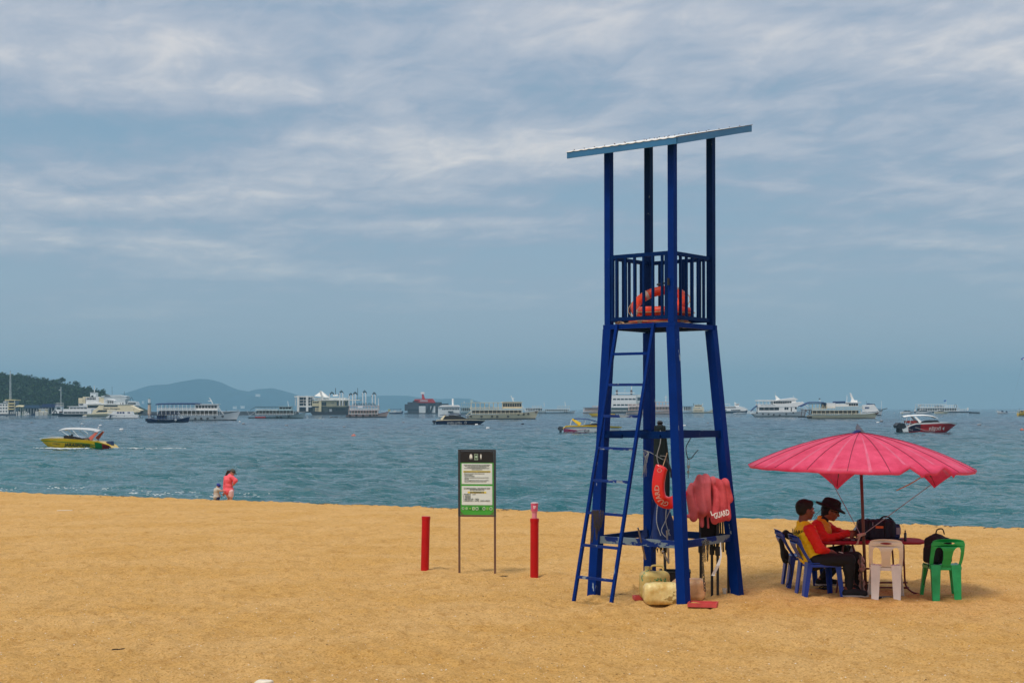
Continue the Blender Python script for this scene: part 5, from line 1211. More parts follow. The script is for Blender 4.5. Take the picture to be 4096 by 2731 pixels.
mb = MB(); mb.tube([hp(.098, -.020, -.056), hp(.104, 0, -.055), hp(.098, .020, -.056)], .005, 5); mb.build('lips', lipm, B, 'all')
nk = V(JB['neck']); hd = V(JB['head']); sdf_obj('collar', [('c', tuple(nk.lerp(hd, -.05)), tuple(nk.lerp(hd, .22)), .076, .070)], .008, mat('collar_maroon', '#230a10', .8), B, .01)
cb = V(JB['chest']); mb = MB(); mb.ball(cb+V((.10, -.10, .0)), (.028, .012, .040), 10, 6, rot=Matrix.Rotation(.7, 3, 'Z')); mb.build('chest_badge', mat('badge_navy', '#1a1f38', .7, .3, 60), B, 'all')
for k, dd in (('R', 1), ('L', 1)):
    w = V(JB['wr'+k]); e = V(JB['el'+k]); d = (w-e).normalized(); mb = MB(); mb.tube([w-d*.035, w-d*.005], .043, 14); mb.build('cuff', mat('cuff_orange', '#f0922a', .75, .1, 10), B, 'all')
sockm = mat('sock_black', '#0c0c0e', .85)
for k in 'RL': shoe(B, JB['an'+k], JB['toe'+k], 1.05, sockm, 'beach_shoe')
for k in 'RL':
    pass
# phone and things on the table
p = P(3420, 2117, 19.68); t = thing('phone', 'dark phone held up in the hands of the man in the hat', 'phone', tuple(p)); t.rotation_euler = (.1, math.radians(38), .2)
mb = MB(); mb.box((0, 0, 0), (.011, .078, .155), bev=.004); mb.build('case', mat('phone_black', '#0c0c10', .3), t); mb = MB(); mb.box((-.0075, 0, 0), (.002, .070, .145)); mb.build('screen', mat('phone_glass', '#1b2230', .08, coat=.5), t)
def on_table(px, D): q = P(px, 2150, D); return V((q.x, q.y, TZ+.002))
q = on_table(3385, 19.45); t = thing('wallet', 'flat dark wallet lying on the table by the hatted man', 'wallet', tuple(q), .2); mb = MB(); mb.box((0, 0, .010), (.16, .09, .018), bev=.005); mb.build('wallet', mat('wallet_maroon', '#4a1414', .5, .2, 10), t)
q = on_table(3425, 19.4); t = thing('key_case', 'small black case with a pale tag lying on the table before the bag', 'case', tuple(q), -.1); mb = MB(); mb.box((0, 0, .014), (.16, .06, .026), bev=.006); mb.build('case', blk, t); mb = MB(); mb.box((-.05, -.031, .015), (.05, .003, .018)); mb.build('tag', mat('tag_grey', '#77747a', .6), t)
# duffel bag
q = on_table(3508, 19.62); dn = mat('bag_navy', '#0e1526', .75, .25, 8, bump=.35, bscale=40); dn2 = mat('bag_blue', '#16295c', .7, .2, 8, bump=.3, bscale=40); strp = mat('bag_strap_black', '#0b0b0f', .7, .2, 30)
t = thing('duffel_bag', 'large navy and black duffel bag with orange and grey patches on the table', 'bag', tuple(q), -.08); t.scale = (.80, .85, .92)
sdf_obj('body', [('b', (-.02, 0, .15), (.26, .09, .085), None, .055), ('e', (-.26, 0, .14), (.07, .12, .11), None), ('c', (-.2, -.02, .25), (.18, -.02, .265), .04, .045), ('b', (-.02, -.145, .10), (.14, .008, .06), None, .018)], .011, dn, t, .04, cloth_fold(7, .005, 22))
sdf_obj('end_pocket', [('b', (.315, 0, .125), (.035, .07, .075), None, .03)], .010, dn2, t, .02, cloth_fold(9, .003, 30))
mb = MB(); mb.box((.345, -.104, .135), (.075, .006, .10)); mb.box((.384, 0, .135), (.004, .12, .10)); mb.build('reflective_patch', mat('patch_grey', '#8f9098', .5, .15, 20), t)
mb = MB(); mb.box((.01, -.176, .195), (.13, .006, .035)); mb.build('orange_patch', mat('patch_orange', '#d9681e', .6, .15, 20), t)
mb = MB(); mb.box((-.10, -.168, .245), (.012, .006, .05)); mb.build('zip_pull', mat('patch_grey', '#8f9098'), t)
for x in (-.16, .10): mb = MB(); mb.tube([(x, -.165, .03), (x, -.168, .22), (x+.01, -.12, .30), (x+.01, .1, .30)], .013, 6); mb.build('webbing', strp, t, 'all')
mb = MB(); mb.tube(bez([(.02, -.06, .29), (.10, -.08, .345), (.20, -.06, .33), (.28, -.05, .26), (.30, -.07, .22)], 5), .013, 6); mb.build('handle', strp, t, 'all')
mb = MB(); mb.tube(bez([(-.28, -.06, .20), (-.32, -.08, .28), (-.26, -.09, .31), (-.20, -.1, .28)], 5), .010, 6); mb.build('handle', strp, t, 'all')
q = on_table(3621, 19.35); t = thing('spray_bottle', 'small black bottle standing near the right end of the table', 'bottle', tuple(q)); mb = MB(); mb.lathe([(.018, 0), (.0185, .10), (.015, .112), (.009, .118), (.009, .124)], 14); mb.build('bottle', mat('bottle_dark', '#1a1218', .25, .1, 10, coat=.3), t, True)
mb = MB(); mb.lathe([(.010, .124), (.010, .145), (.006, .148)], 12); mb.build('cap', mat('bottle_cap', '#4a3c34', .4), t, True)
q = on_table(3585, 19.55); t = thing('notebook', 'thin dark notebook lying on the table beside the bottle', 'notebook', tuple(q), .1); mb = MB(); mb.box((0, 0, .008), (.17, .12, .014), bev=.003); mb.build('notebook', mat('notebook_navy', '#15172a', .5), t)
# backpack on the green chair
c4 = V((5.66, 18.68, gz(5.6, 18.7))); t = thing('backpack', 'black backpack slumped on the green chair seat', 'backpack', (c4.x-.06, c4.y+.02, c4.z+.445), .30)
bpm = mat('backpack_black', '#101113', .75, .25, 12, bump=.4, bscale=40)
sdf_obj('body', [('b', (0, 0, .17), (.10, .07, .12), None, .05), ('e', (-.03, 0, .31), (.11, .08, .08), None), ('b', (-.11, .0, .12), (.04, .05, .07), None, .035), ('e', (.15, .02, .10), (.055, .06, .09), None)], .010, bpm, t, .04, cloth_fold(11, .005, 25))
mb = MB(); mb.tube(bez([(-.05, -.02, .37), (-.03, -.02, .44), (.05, -.02, .45), (.08, -.02, .38)], 5), .009, 6); mb.build('grab_handle', bpm, t, 'all')
for x in (-.05, .06): mb = MB(); mb.tube(bez([(x, -.13, .33), (x+.03, -.15, .22), (x+.015, -.14, .08), (x-.02, -.12, .02)], 5), .016, 6); mb.build('shoulder_strap', bpm, t, 'all')
mb = MB(); mb.tube(bez([(-.17, -.05, .04), (-.23, -.12, -.02), (-.26, -.12, -.14), (-.30, -.12, -.26)], 4), .006, 5); mb.build('loose_strap', strp, t, 'all')
me = outline_mesh('emblem', [[(-.014, 0), (.014, 0), (.002, .026), (-.002, .026)]], .004, mat('emblem_grey', '#9a9486')); xform_mesh(me, lambda c: V((.02+c.x, -.168-c.z, .19+c.y))); link('emblem', me, t)
# bag hung on the rear blue chair
c2 = V((4.09, 20.02, gz(4.09, 20))); t = thing('shoulder_bag', 'dark bag slung over the back of the rear blue chair', 'bag', (c2.x-.33, c2.y-.06, c2.z+.70))
sdf_obj('body', [('c', (.06, -.08, .06), (.14, -.10, .02), .055, .05), ('c', (0, -.05, -.03), (.05, -.06, -.25), .03, .045), ('c', (.05, -.06, -.22), (.06, -.06, -.32), .05, .04)], .010, bpm, t, .03, cloth_fold(12, .005, 25))
mb = MB(); mb.tube(bez([(.04, -.12, -.28), (.10, -.2, -.36), (.11, -.22, -.5), (.06, -.22, -.62), (.04, -.22, -.66)], 5), .007, 5); mb.build('strap', strp, t, 'all')
# sandals on the sand
for px, py, lab in ((3290, 2358, 'black flip-flop lying on the sand under the nearer blue chair'),):
    g = ground_hit(px, py); t = thing('flip_flop', lab, 'sandal', (g.x, g.y, gz(g.x, g.y)+.012), .3)
    me = outline_mesh('sole', [oval(0, 0, .13, .048, 20)], .02, blk, .003); link('sole', me, t)
    for y in (-.04, .04): mb = MB(); mb.tube(bez([(.08, 0, .015), (.03, y*.7, .045), (-.03, y, .012)], 4), .006, 5); mb.build('strap', blk, t, 'all')
g = ground_hit(3540, 2393); t = thing('sandal', 'striped pale-soled sandal half buried behind the white chair legs', 'sandal', (g.x, g.y, gz(g.x, g.y)+.012), .1)
me = outline_mesh('sole', [oval(0, 0, .10, .04, 18)], .03, blk, .004); link('sole', me, t)
for i in range(5): mb = MB(); mb.box((-.05+.022*i, -.040, .002), (.010, .006, .028)); mb.build('stripe', sole_m, t)

# ---- woman and toddler at the water's edge -----------------------------------
DW = 51.9
def pW(px, py, D=DW): return P(px, py, D)
def zW(px, py, dz=0, D=DW): return V((pW(px, py, D).x, D, pW(px, py, D).z))
k = DW/F
ow = pW(918, 2000); ow.z = -1.15
coral = mat('shirt_coral', '#f2606a', .8, .08, 5, bump=.1); shorts = mat('shorts_pale_pink', '#e6b9b6', .8, .06, 5); skinW = mat('skin_light', '#c78f78', .5, .1, 8); hairb = mat('hair_dark_brown', '#2a1a1c', .7, .2, 40)
zz = lambda px, py, dd=0: (pW(px, py, DW+dd))
JW = dict(head=zz(930, 1889), face=(.75, -.35, -.55), neck=zz(920, 1901), chest=zz(914, 1920), pelvis=zz(916, 1962), shR=zz(928, 1908, -.17), shL=zz(903, 1910, .15), elR=zz(943, 1921, -.20), wrR=zz(935, 1932, -.18), elL=zz(900, 1945, .2), wrL=zz(897, 1968, .1),
          hdR=(-.3, .4, -.6), hnR=(.3, -1, 0), tsR=1, hdL=(-.3, -.2, -1), hnL=(0, -1, 0), tsL=1, curl=.6,
          hipR=zz(924, 1966, -.09), hipL=zz(912, 1966, .09), knR=V((zz(926, 2000).x, DW-.08, -.70)), knL=V((zz(913, 2000).x, DW+.09, -.70)), anR=V((zz(926, 2000).x, DW-.06, -1.12)), anL=V((zz(914, 2000).x, DW+.14, -1.12)), toeR=V((zz(938, 2000).x, DW-.14, -1.17)), toeL=V((zz(924, 2000).x, DW+.06, -1.17)))
def mk_far(label, J, org, s, skin, shirt_m, leg_m, leg_to, arm_to, wide):
    vec = ('face', 'headup', 'hdL', 'hnL', 'hdR', 'hnR'); sca = ('tsL', 'tsR', 'curl')
    J = {k: (v if k in vec or k in sca else tuple(V(v)-org)) for k, v in J.items()}
    t = thing('person', label, 'person', tuple(org)); head, torso, neck, arms, legs, feet, hp, R = body_prims(J, s, True)
    hands = hand(J['wrL'], J['hdL'], J['hnL'], J['tsL'], s, J['curl']) + hand(J['wrR'], J['hdR'], J['hnR'], J['tsR'], s, J['curl'])
    sdf_obj('body', head+torso+neck+arms+legs+feet+hands, .010, skin, t, .016)
    ap = []
    for kk in 'LR':
        a, b, c = V(J['sh'+kk]), V(J['el'+kk]), V(J['wr'+kk]); ap.append(('c', tuple(a), tuple(a.lerp(b, min(arm_to, 1))), .060*s+wide, .052*s+wide))
        if arm_to > 1: ap.append(('c', tuple(b), tuple(b.lerp(c, arm_to-1)), .05*s+wide, .042*s+wide))
    pv_ = V(J['pelvis']); wr2 = lambda x, y, z: .4*wr_sh(x*.7, y*.7, z*.7); sdf_obj('shirt', infl(torso, wide)+[('c', tuple(pv_+V((-.05, -.05, -.02))), tuple(pv_+V((.05, .05, .02))), .108*s+wide, .108*s+wide)]+ap, .012, shirt_m, t, .04, wr2)
    lp = []
    for kk in 'LR': a, b = V(J['hip'+kk]), V(J['kn'+kk]); lp.append(('c', tuple(a), tuple(a.lerp(b, leg_to)), .098*s+wide*.5, .088*s+wide*.5))
    pe = V(J['pelvis']); lp.append(('c', tuple(pe-V((.04, 0, .03))), tuple(pe+V((.04, 0, -.03))), .128*s, .128*s)); sdf_obj('shorts', lp, .012, leg_m, t, .03, wr2); return t, J, hp, R
Wm, JW, hp, RW = mk_far('woman in a coral shirt, pale shorts and cap standing at the water edge', JW, ow, .97, skinW, coral, shorts, .62, 1.7, .018)
capm = mat('cap_olive', '#4a4a40', .8, .15, 12)
cap_pr = [('e', tuple(hp(-.008, 0, .055)), (.105, .088, .080), RW)]; cp = sdf_obj('cap', cap_pr, .009, capm, Wm, .02); mb = MB(); mb.ball(hp(.12, 0, .035), (.075, .065, .010), 14, 6, rot=Matrix(RW)); mb.build('visor', capm, cp, 'all')
sdf_obj('hair', [('e', tuple(hp(-.04, 0, .0)), (.075, .082, .085), RW), ('c', tuple(hp(-.10, 0, -.01)), tuple(hp(-.20, .03, -.10)), .045, .05), ('c', tuple(hp(-.20, .03, -.10)), tuple(hp(-.22, .05, -.30)), .052, .032)], .009, hairb, Wm, .02)
add_eyes(Wm, hp, .97, skinW)
oc = pW(866, 2000); oc.z = -1.16; DCc = DW-.1
zc = lambda px, py, dd=0: (P(px, py, DCc+dd))
JC = dict(head=zc(873, 1943), face=(.9, -.1, -.55), neck=zc(868, 1952), chest=zc(866, 1962), pelvis=zc(867, 1986), shR=zc(874, 1957, -.10), shL=zc(861, 1957, .10), elR=zc(884, 1962, -.12), wrR=zc(893, 1961, -.1), elL=zc(857, 1974, .12), wrL=zc(857, 1988, .1),
          hdR=(1, 0, 0), hnR=(0, 0, 1), tsR=1, hdL=(0, 0, -1), hnL=(-1, 0, 0), tsL=1, curl=.5,
          hipR=zc(871, 1990, -.05), hipL=zc(864, 1990, .05), knR=V((zc(872, 2000).x, DCc-.05, -.92)), knL=V((zc(864, 2000).x, DCc+.05, -.92)), anR=V((zc(872, 2000).x, DCc-.05, -1.12)), anL=V((zc(864, 2000).x, DCc+.05, -1.12)), toeR=V((zc(880, 2000).x, DCc-.06, -1.15)), toeL=V((zc(872, 2000).x, DCc+.04, -1.15)))
Ct, JC, hp, RC = mk_far('toddler in a blue cap and grey tee reaching out to the woman', JC, oc, .60, skinW, mat('tee_grey', '#b9b1a4', .85, .08, 8), mat('shorts_navy', '#1b2550', .8), .8, .5, .014)
capb = mat('cap_blue', '#1d2f86', .75, .2, 12); hs = .60
cp = sdf_obj('cap', [('e', tuple(hp(-.006, 0, .055)), (.085, .074, .062), RC)], .008, capb, Ct, .02); mb = MB(); mb.ball(hp(.15, 0, .035), (.055, .045, .007), 12, 6, rot=Matrix(RC)); mb.build('visor', capb, cp, 'all'); add_eyes(Ct, hp, .6, skinW)
# ================================================================== BOATS AND THE FAR SHORE
glass_d = mat('boat_glass', '#141a22', .15, .2, .8, coat=.3); white_b = mat('boat_white', '#f6f4ee', .4, .06, .5, wear=('#b9ab98', .9, .71, (1, 1, .4))); cream_b = mat('boat_cream', '#f4e3bb', .45, .08, .5, wear=('#b89c70', .8, .67, (1, 1, .4)))
pink_b = mat('boat_pinkish', '#ecc6b2', .5, .1, .5, wear=('#9c7662', .9, .64)); grey_b = mat('boat_grey', '#d3dad9', .5, .1, .5); teal_b = mat('boat_teal_grey', '#b3c6c4', .5, .12, .5); navy_b = mat('boat_navy', '#0f2146', .4, .2, .5)
dark_b = mat('boat_dark', '#1d2430', .6, .2, .5); canopy_b = mat('canopy_navy', '#1c3a68', .7, .15, .5); rubber = mat('tyre_rubber', '#1c1c1e', .8, .2, 3); brown_b = mat('boat_brown', '#5a4440', .7, .2, .6); red_b = mat('boat_red', '#b52a2a', .5, .1, .5)
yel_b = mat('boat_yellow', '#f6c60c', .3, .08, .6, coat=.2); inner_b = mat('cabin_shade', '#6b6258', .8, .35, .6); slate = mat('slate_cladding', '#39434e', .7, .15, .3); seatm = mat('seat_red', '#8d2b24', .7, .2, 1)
class Boat:
    def __init__(b, name, label, cat, xc, yw, D=None, group=None, rz=0, hb=2.5):
        b.D = D or min(dist_water(xc, yw), 1150 if name in ('speedboat', 'inflatable_boat', 'raft') else 1400 if xc > 1000 else 1170); b.s = b.D/F; b.xc = xc; b.yw = yw; b.hb = hb
        p = P(xc, yw, b.D); b.t = thing(name, label, cat, (p.x, p.y+hb, WZ if (D is None or -3 < p.z < 4) and name not in ('lattice_tower', 'parasail') else p.z), rz, group); b.cache = {}
    def L(b, x, y): return ((x-b.xc)*b.s, (b.yw-y)*b.s)
    def box(b, name, x0, x1, yt, yb, m, y0=None, y1=None, par=None):
        "a block given by its outline in the photo and its depth in metres (y0 = near face)"
        X0, Z1 = b.L(x0, yt); X1, Z0 = b.L(x1, yb); y0 = -b.hb if y0 is None else y0; y1 = -y0 if y1 is None else y1
        mb = MB(); mb.b2((X0, y0, Z0), (X1, y1, Z1)); return mb.build(name, m, par or b.t)
    def poly(b, name, pts, m, y0=None, y1=None, par=None):
        y0 = -b.hb if y0 is None else y0; y1 = -y0 if y1 is None else y1
        mb = MB(); mb.prism([b.L(*p) for p in pts], y0, y1); return mb.build(name, m, par or b.t)
    def tube(b, name, pts, r, m, y=None, par=None):
        y = -b.hb if y is None else y; mb = MB(); mb.tube([(b.L(*p[:2])[0], p[2] if len(p) > 2 else y, b.L(*p[:2])[1]) for p in pts], r, 6); return mb.build(name, m, par or b.t)
    def wins(b, x0, x1, yt, yb, n, m=None, y=None, gap=.22, name='window', par=None, inset=.04):
        m = m or glass_d; y = -b.hb if y is None else y; w = (x1-x0)/n; key = (name, round(w*b.s*(1-gap), 3), round((yb-yt)*b.s, 3), m.name)
        if key not in b.cache: mb = MB(); mb.box((0, 0, 0), (w*b.s*(1-gap), .08, (yb-yt)*b.s)); b.cache[key] = mb.mesh(name, m)
        for i in range(n):
            X, Z = b.L(x0+w*(i+.5), (yt+yb)/2); link(name, b.cache[key], par or b.t, (X, y-.03+inset*0, Z))
    def rails(b, x0, x1, yt, yb, n, m=None, y=None, levels=2, name='railing'):
        m = m or white_b; y = -b.hb if y is None else y; r = link(name, None, b.t); w = max(.07, .85*b.s)
        for k in range(levels):
            yy = yt+(yb-yt)*k/max(levels-.3, 1); (X0, Z), (X1, _) = b.L(x0, yy), b.L(x1, yy); mb = MB(); mb.beam((X0, y, Z), (X1, y, Z), w*.9, w); mb.beam((X0, -y, Z), (X1, -y, Z), w*.9, w); tag(mb.build('rail', m, r), kind='stuff')
        mb = MB()
        for i in range(n+1):
            X, Z0 = b.L(x0+(x1-x0)*i/n, yb); _, Z1 = b.L(0, yt)
            for yy in (y, -y): mb.beam((X, yy, Z0), (X, yy, Z1), w*.8)
        tag(mb.build('stanchions', m, r), kind='stuff')
    def opendeck(b, x0, x1, yt, yb, n, m, roof=None, hb=None, rail=True, inner=True, rm=None):
        "an open deck: roof slab, uprights, rail, and a dark core box painted as the shade within"
        hb = hb or b.hb; s = b.s; w = max(.12, 1.5*s)
        if roof is not None: b.box('deck_roof', x0-2, x1+2, yt-1.2, yt+.4, roof, -hb-.15)
        key = ('post', round((yb-yt)*s, 3), m.name)
        if key not in b.cache: mb = MB(); mb.box((0, 0, 0), (w, w*.8, (yb-yt)*s)); b.cache[key] = mb.mesh('pillar', m)
        for i in range(n+1):
            X, Z = b.L(x0+(x1-x0)*i/n, (yt+yb)/2)
            for yy in (-hb, hb): link('pillar', b.cache[key], b.t, (X, yy, Z))
        if inner:
            b.box('shade_core', x0+4, x1-4, yt+1, yb-(yb-yt)*.15, inner_b, -hb*.55)  # dark core box; shadow among the seats is put into its colour
            rr = random.Random(int(x0)); mb = MB()
            for i in range(int((x1-x0)/4)):
                X, Z = b.L(x0+4+(x1-x0-8)*rr.random(), yb-(yb-yt)*.22); mb.box((X, -hb*.55-.25, Z), (1.3*s*rr.uniform(.6, 1.3), .4, (yb-yt)*.4*s*rr.uniform(.6, 1.2)))
            tag(mb.build('benches', mat('bench_grey', '#7c7f80', .7, .3, 1), b.t), kind='stuff')
        if rail: b.rails(x0-1, x1+1, yb-(yb-yt)*.28, yb, n*2, rm or m, -hb-.02)
    def hull(b, sheer, bow='R', keel=-.6, m=None, boot=None, trim=None, bands=None, rake=8, stern_rake=0, hb=None, deck=None, flare=.30, nst=22):
        "sheer: deck edge from stern to bow in photo pixels; bands: [(height fraction, material index)]"
        hb = hb or b.hb; m = m or white_b; mats = [m, boot or dark_b, trim or m, deck or grey_b]
        pts = [b.L(*p) for p in sheer]; xs = [p[0] for p in pts]; zs = [p[1] for p in pts]; sg = 1 if xs[-1] > xs[0] else -1
        xx = np.linspace(xs[0], xs[-1], nst); zz = np.interp(xx*sg, np.array(xs)*sg, zs)
        u = np.linspace(0, 1, nst); hbw = hb*(1-.12*(1-u)**2)*np.clip(1-np.maximum(0, (u-.55)/.45)**2.3, 0.012, 1)
        rows = [-1.0, -.5, 0, .10, .18, .5, .86, 1.0]; vs = []; b._h = []
        for i in range(nst):
            for side in (-1, 1):
                for v in rows:
                    if v <= 0: z = -v*keel; f = 1-flare-.25*(-v)
                    else: z = v*zz[i]; f = (1-flare)+flare*v**.8
                    k = max(0, min(1, v)) if v > 0 else v*.3
                    x = xx[i] - sg*(1-k)*(rake*b.s*u[i]**2.5) + sg*(1-k)*(stern_rake*b.s*(1-u[i])**4)
                    tip = 1-(1-k)*.25*u[i]**2
                    vs.append((x, side*hbw[i]*f*tip, z))
        R = len(rows); fs = []; mi = []
        for i in range(nst-1):
            for sd in (0, 1):
                for r in range(R-1):
                    a = (i*2+sd)*R+r; c = a+2*R; q = (a, c, c+1, a+1)
                    if (sd == 0) != (sg > 0): q = q[::-1]
                    fs.append(q); vm = (rows[r]+rows[r+1])/2; k = 1 if vm < .10 else (2 if vm > .86 else 0)
                    if bands and vm >= .10:
                        k = bands(u[i], vm)
                    mi.append(k)
            a = (i*2)*R+R-1; c = (i*2+1)*R+R-1; d = ((i+1)*2+1)*R+R-1; e = ((i+1)*2)*R+R-1; fs.append((a, c, d, e) if sg < 0 else (a, e, d, c)); mi.append(3)
        st = [r for r in range(R)]+[R+r for r in range(R-1, -1, -1)]; fs.append(tuple(st)); mi.append(0)
        mb = MB(); mb.v = vs; mb.f = fs; mb.m = mi; ob = mb.build('hull', mats + (b.extra if hasattr(b, 'extra') else []), b.t, True)
        b.prof = (xx, zz, hbw, flare, sg, rake, u); return ob
    def side(b, x, z):
        xx, zz, hbw, fl, sg, rake, u = b.prof; zt = np.interp(x*sg, xx*sg, zz); v = min(max(z/zt, 0), 1)
        ui = np.interp(x*sg, xx*sg, u); xs = x+sg*(1-v)*rake*b.s*ui**2.5
        return float(np.interp(xs*sg, xx*sg, hbw)*((1-fl)+fl*v**.8)*(1-(1-v)*.25*ui**2))
    def text(b, s, x0, x1, yc, h, m, slope=0, bold=0, shear=0):
        me = text_mesh(s, h*b.s*1.35, m, .004, bold, shear, width=abs(x1-x0)*b.s); X, Z = b.L((x0+x1)/2, yc)
        def f(c): x = X+c.x; z = Z+c.y-slope*c.x; return V((x, -b.side(x, z)-.05-c.z, z))
        return link('lettering', xform_mesh(me, f), b.t)
    def tyre(b, x, y, r=4.3):
        X, Z = b.L(x, y); R = r*b.s
        if 'tyre' not in b.cache: mb = MB(); mb.tube([(R*.7*math.cos(a), 0, R*.7*math.sin(a)) for a in np.linspace(0, 2*PI, 12, endpoint=False)], R*.32, 6, closed=True); b.cache['tyre'] = mb.mesh('tyre_fender', rubber, 'all')
        link('tyre_fender', b.cache['tyre'], b.t, (X, -b.side(X, Z)-R*.25, Z))
    def canopy(b, pts, th, m, hb=None, name='canopy', arch=.25):
        "a cloth or moulded roof: its edge line in the photo, crowned across the boat"
        hb = hb or b.hb; q = bez([V((b.L(*p)[0], 0, b.L(*p)[1])) for p in pts], 4); vs = []; fs = []; n = 8
        for p in q:
            for j in range(n+1):
                t = -1+2*j/n; vs.append((p.x, hb*t, p.z+arch*(1-t*t))); 
            for j in range(n+1):
                t = -1+2*j/n; vs.append((p.x, hb*t, p.z+arch*(1-t*t)-th))
        R = 2*(n+1)
        for i in range(len(q)-1):
            for j in range(n): a = i*R+j; fs.append((a, a+1, a+R+1, a+R)); a += n+1; fs.append((a, a+R, a+R+1, a+1))
            a = i*R; fs.append((a, a+R, a+R+n+1, a+n+1)); a = i*R+n; fs.append((a, a+n+1, a+R+n+1, a+R))
        for i in (0, len(q)-1):
            for j in range(n): a = i*R+j; fs.append((a, a+n+1, a+n+2, a+1) if i == 0 else (a, a+1, a+n+2, a+n+1))
        mb = MB(); mb.add(vs, fs); return mb.build(name, m, b.t, True)
def ferry(name, label, xc, yw, sheer, m, main, upper=None, house=None, top=None, mast=None, tyres=(), rake=10, hb=2.8, boot=None, trim=None, group='tour boats moored in the bay', deckroof=None, rz=0, cat='ferry', bowrail=None, stairs=None, rails_m=None, houseyb=None):
    b = Boat(name, label, cat, xc, yw, group=group, hb=hb, rz=rz); b.hull(sheer, m=m, boot=boot, trim=trim, rake=rake)
    x0, x1, yt, yb, n = main; b.opendeck(x0, x1, yt, yb, n, m, roof=deckroof or m, rm=rails_m)
    if upper: x0, x1, yt, yb, n = upper[:5]; b.opendeck(x0, x1, yt, yb, n, m, roof=(upper[5] if len(upper) > 5 else m), hb=hb*.93, inner=False, rm=rails_m); 
    if house:
        x0, x1, yt, yb, n = house; h = b.box('wheelhouse', x0, x1, yt, yb, m, -hb*.8); b.wins(x0+1, x1-1, yt+(yb-yt)*.22, yt+(yb-yt)*.70, n, y=-hb*.8, gap=.18); b.box('wheelhouse_roof', x0-3, x1+5, yt-1.5, yt-.1, m, -hb*.95)
    if mast: b.tube('mast', mast, max(.12, .9*b.s), white_b, y=0)
    for q in tyres: b.tyre(*q)
    if bowrail: b.tube('bow_rail', bowrail, .05, white_b, y=-hb*.35)
    if stairs: (ax, ay), (bx, by) = stairs; b.tube('stair', [(ax, ay), (bx, by)], .10, white_b, y=-hb*.75); b.tube('stair', [(ax-4, ay), (bx-4, by)], .08, white_b, y=-hb*.6)
    return b
G = 'tour boats moored in the bay'
# cream ferry, centre
b = ferry('tour_ferry', 'cream two-deck ferry with tyres, right of the dark blue speedboat', 2005, 1675, [(1866, 1663), (1885, 1657), (1980, 1657), (2050, 1654), (2100, 1649), (2156, 1643)], cream_b, (1884, 2088, 1640, 1656, 12), (1884, 2010, 1610, 1637, 7), (2009, 2086, 1608, 1634, 8), mast=[(2054, 1605), (2044, 1582)],
    tyres=[(1883, 1664), (1925, 1665), (1967, 1665), (1988, 1666), (2031, 1665), (2073, 1657), (2094, 1657), (2113, 1655)], rake=14, bowrail=[(2090, 1641), (2120, 1637), (2154, 1640)], stairs=((2088, 1622), (2108, 1649)), rz=.05)
b.rails(1880, 2089, 1629, 1637, 24, cream_b, -2.85, 2); b.tube('stern_strut', [(1884, 1643), (1860, 1664)], .12, cream_b); b.tube('antenna', [(2050, 1593), (2056, 1590), (2054, 1598)], .1, white_b, 0)
b.text('นำโชค', 2098, 2126, 1661, 6, mat('boat_lettering', '#2c3238', .6)) if False else None
b.poly('bow_mark', [(2140, 1645), (2151, 1645), (2144, 1653)], brown_b, -.9, .9)
# white ferry with navy canopy
b = ferry('tour_ferry', 'white two-deck ferry with long navy canopy, behind the small dark blue boat', 800, 1681, [(628, 1668), (700, 1664), (780, 1663), (867, 1659), (910, 1654), (955, 1645)], white_b, (630, 867, 1641, 1662, 14), (630, 778, 1617, 1640, 9, canopy_b), (779, 867, 1617, 1639, 7), mast=[(845, 1615), (838, 1600), (831, 1590)],
    tyres=[(779, 1674), (803, 1673), (828, 1673), (856, 1669), (887, 1665)], rake=16, bowrail=[(868, 1645), (900, 1646), (953, 1641)], stairs=((868, 1625), (892, 1656)), rz=.04)
b.rails(629, 869, 1631, 1640, 26, white_b, -2.85, 2); b.canopy([(622, 1618), (640, 1614), (780, 1613), (798, 1616)], .25, canopy_b, 2.7); b.box('mast_arm', 827, 838, 1602, 1604, white_b, -.2)
b.poly('name_strip', [(886, 1668), (918, 1664), (918, 1665.4), (890, 1671)], mat('boat_lettering', '#2c3238', .6), -2.2, -2.1) if False else None
# small navy wooden boat
b = Boat('wooden_boat', 'small dark navy wooden boat with open roofed deck and a ring fender', 'boat', 667, 1689, group=G, hb=1.5, rz=-.04); b.hull([(586, 1672), (620, 1677), (679, 1678), (720, 1675), (757, 1666)], m=navy_b, boot=dark_b, trim=canopy_b, rake=7)
b.opendeck(592, 712, 1657, 1676, 9, canopy_b, roof=navy_b, hb=1.3, inner=False); b.box('engine_house', 626, 660, 1660, 1676, navy_b, -.8); b.box('cargo_box', 592, 606, 1665, 1674, grey_b, -.7); b.rails(635, 712, 1646, 1656, 9, canopy_b, -1.2, 2); b.tube('windscreen_frame', [(708, 1650), (726, 1674)], .08, grey_b, -1.1); b.tube('windscreen_frame', [(708, 1650), (726, 1674)], .08, grey_b, 1.1)
b.tyre(633, 1682); b.cache.pop('tyre'); rub0 = rubber; rubber = grey_b; b.tyre(703, 1679); rubber = rub0; b.box('outboard_motor', 577, 586, 1673, 1685, dark_b, -.4)
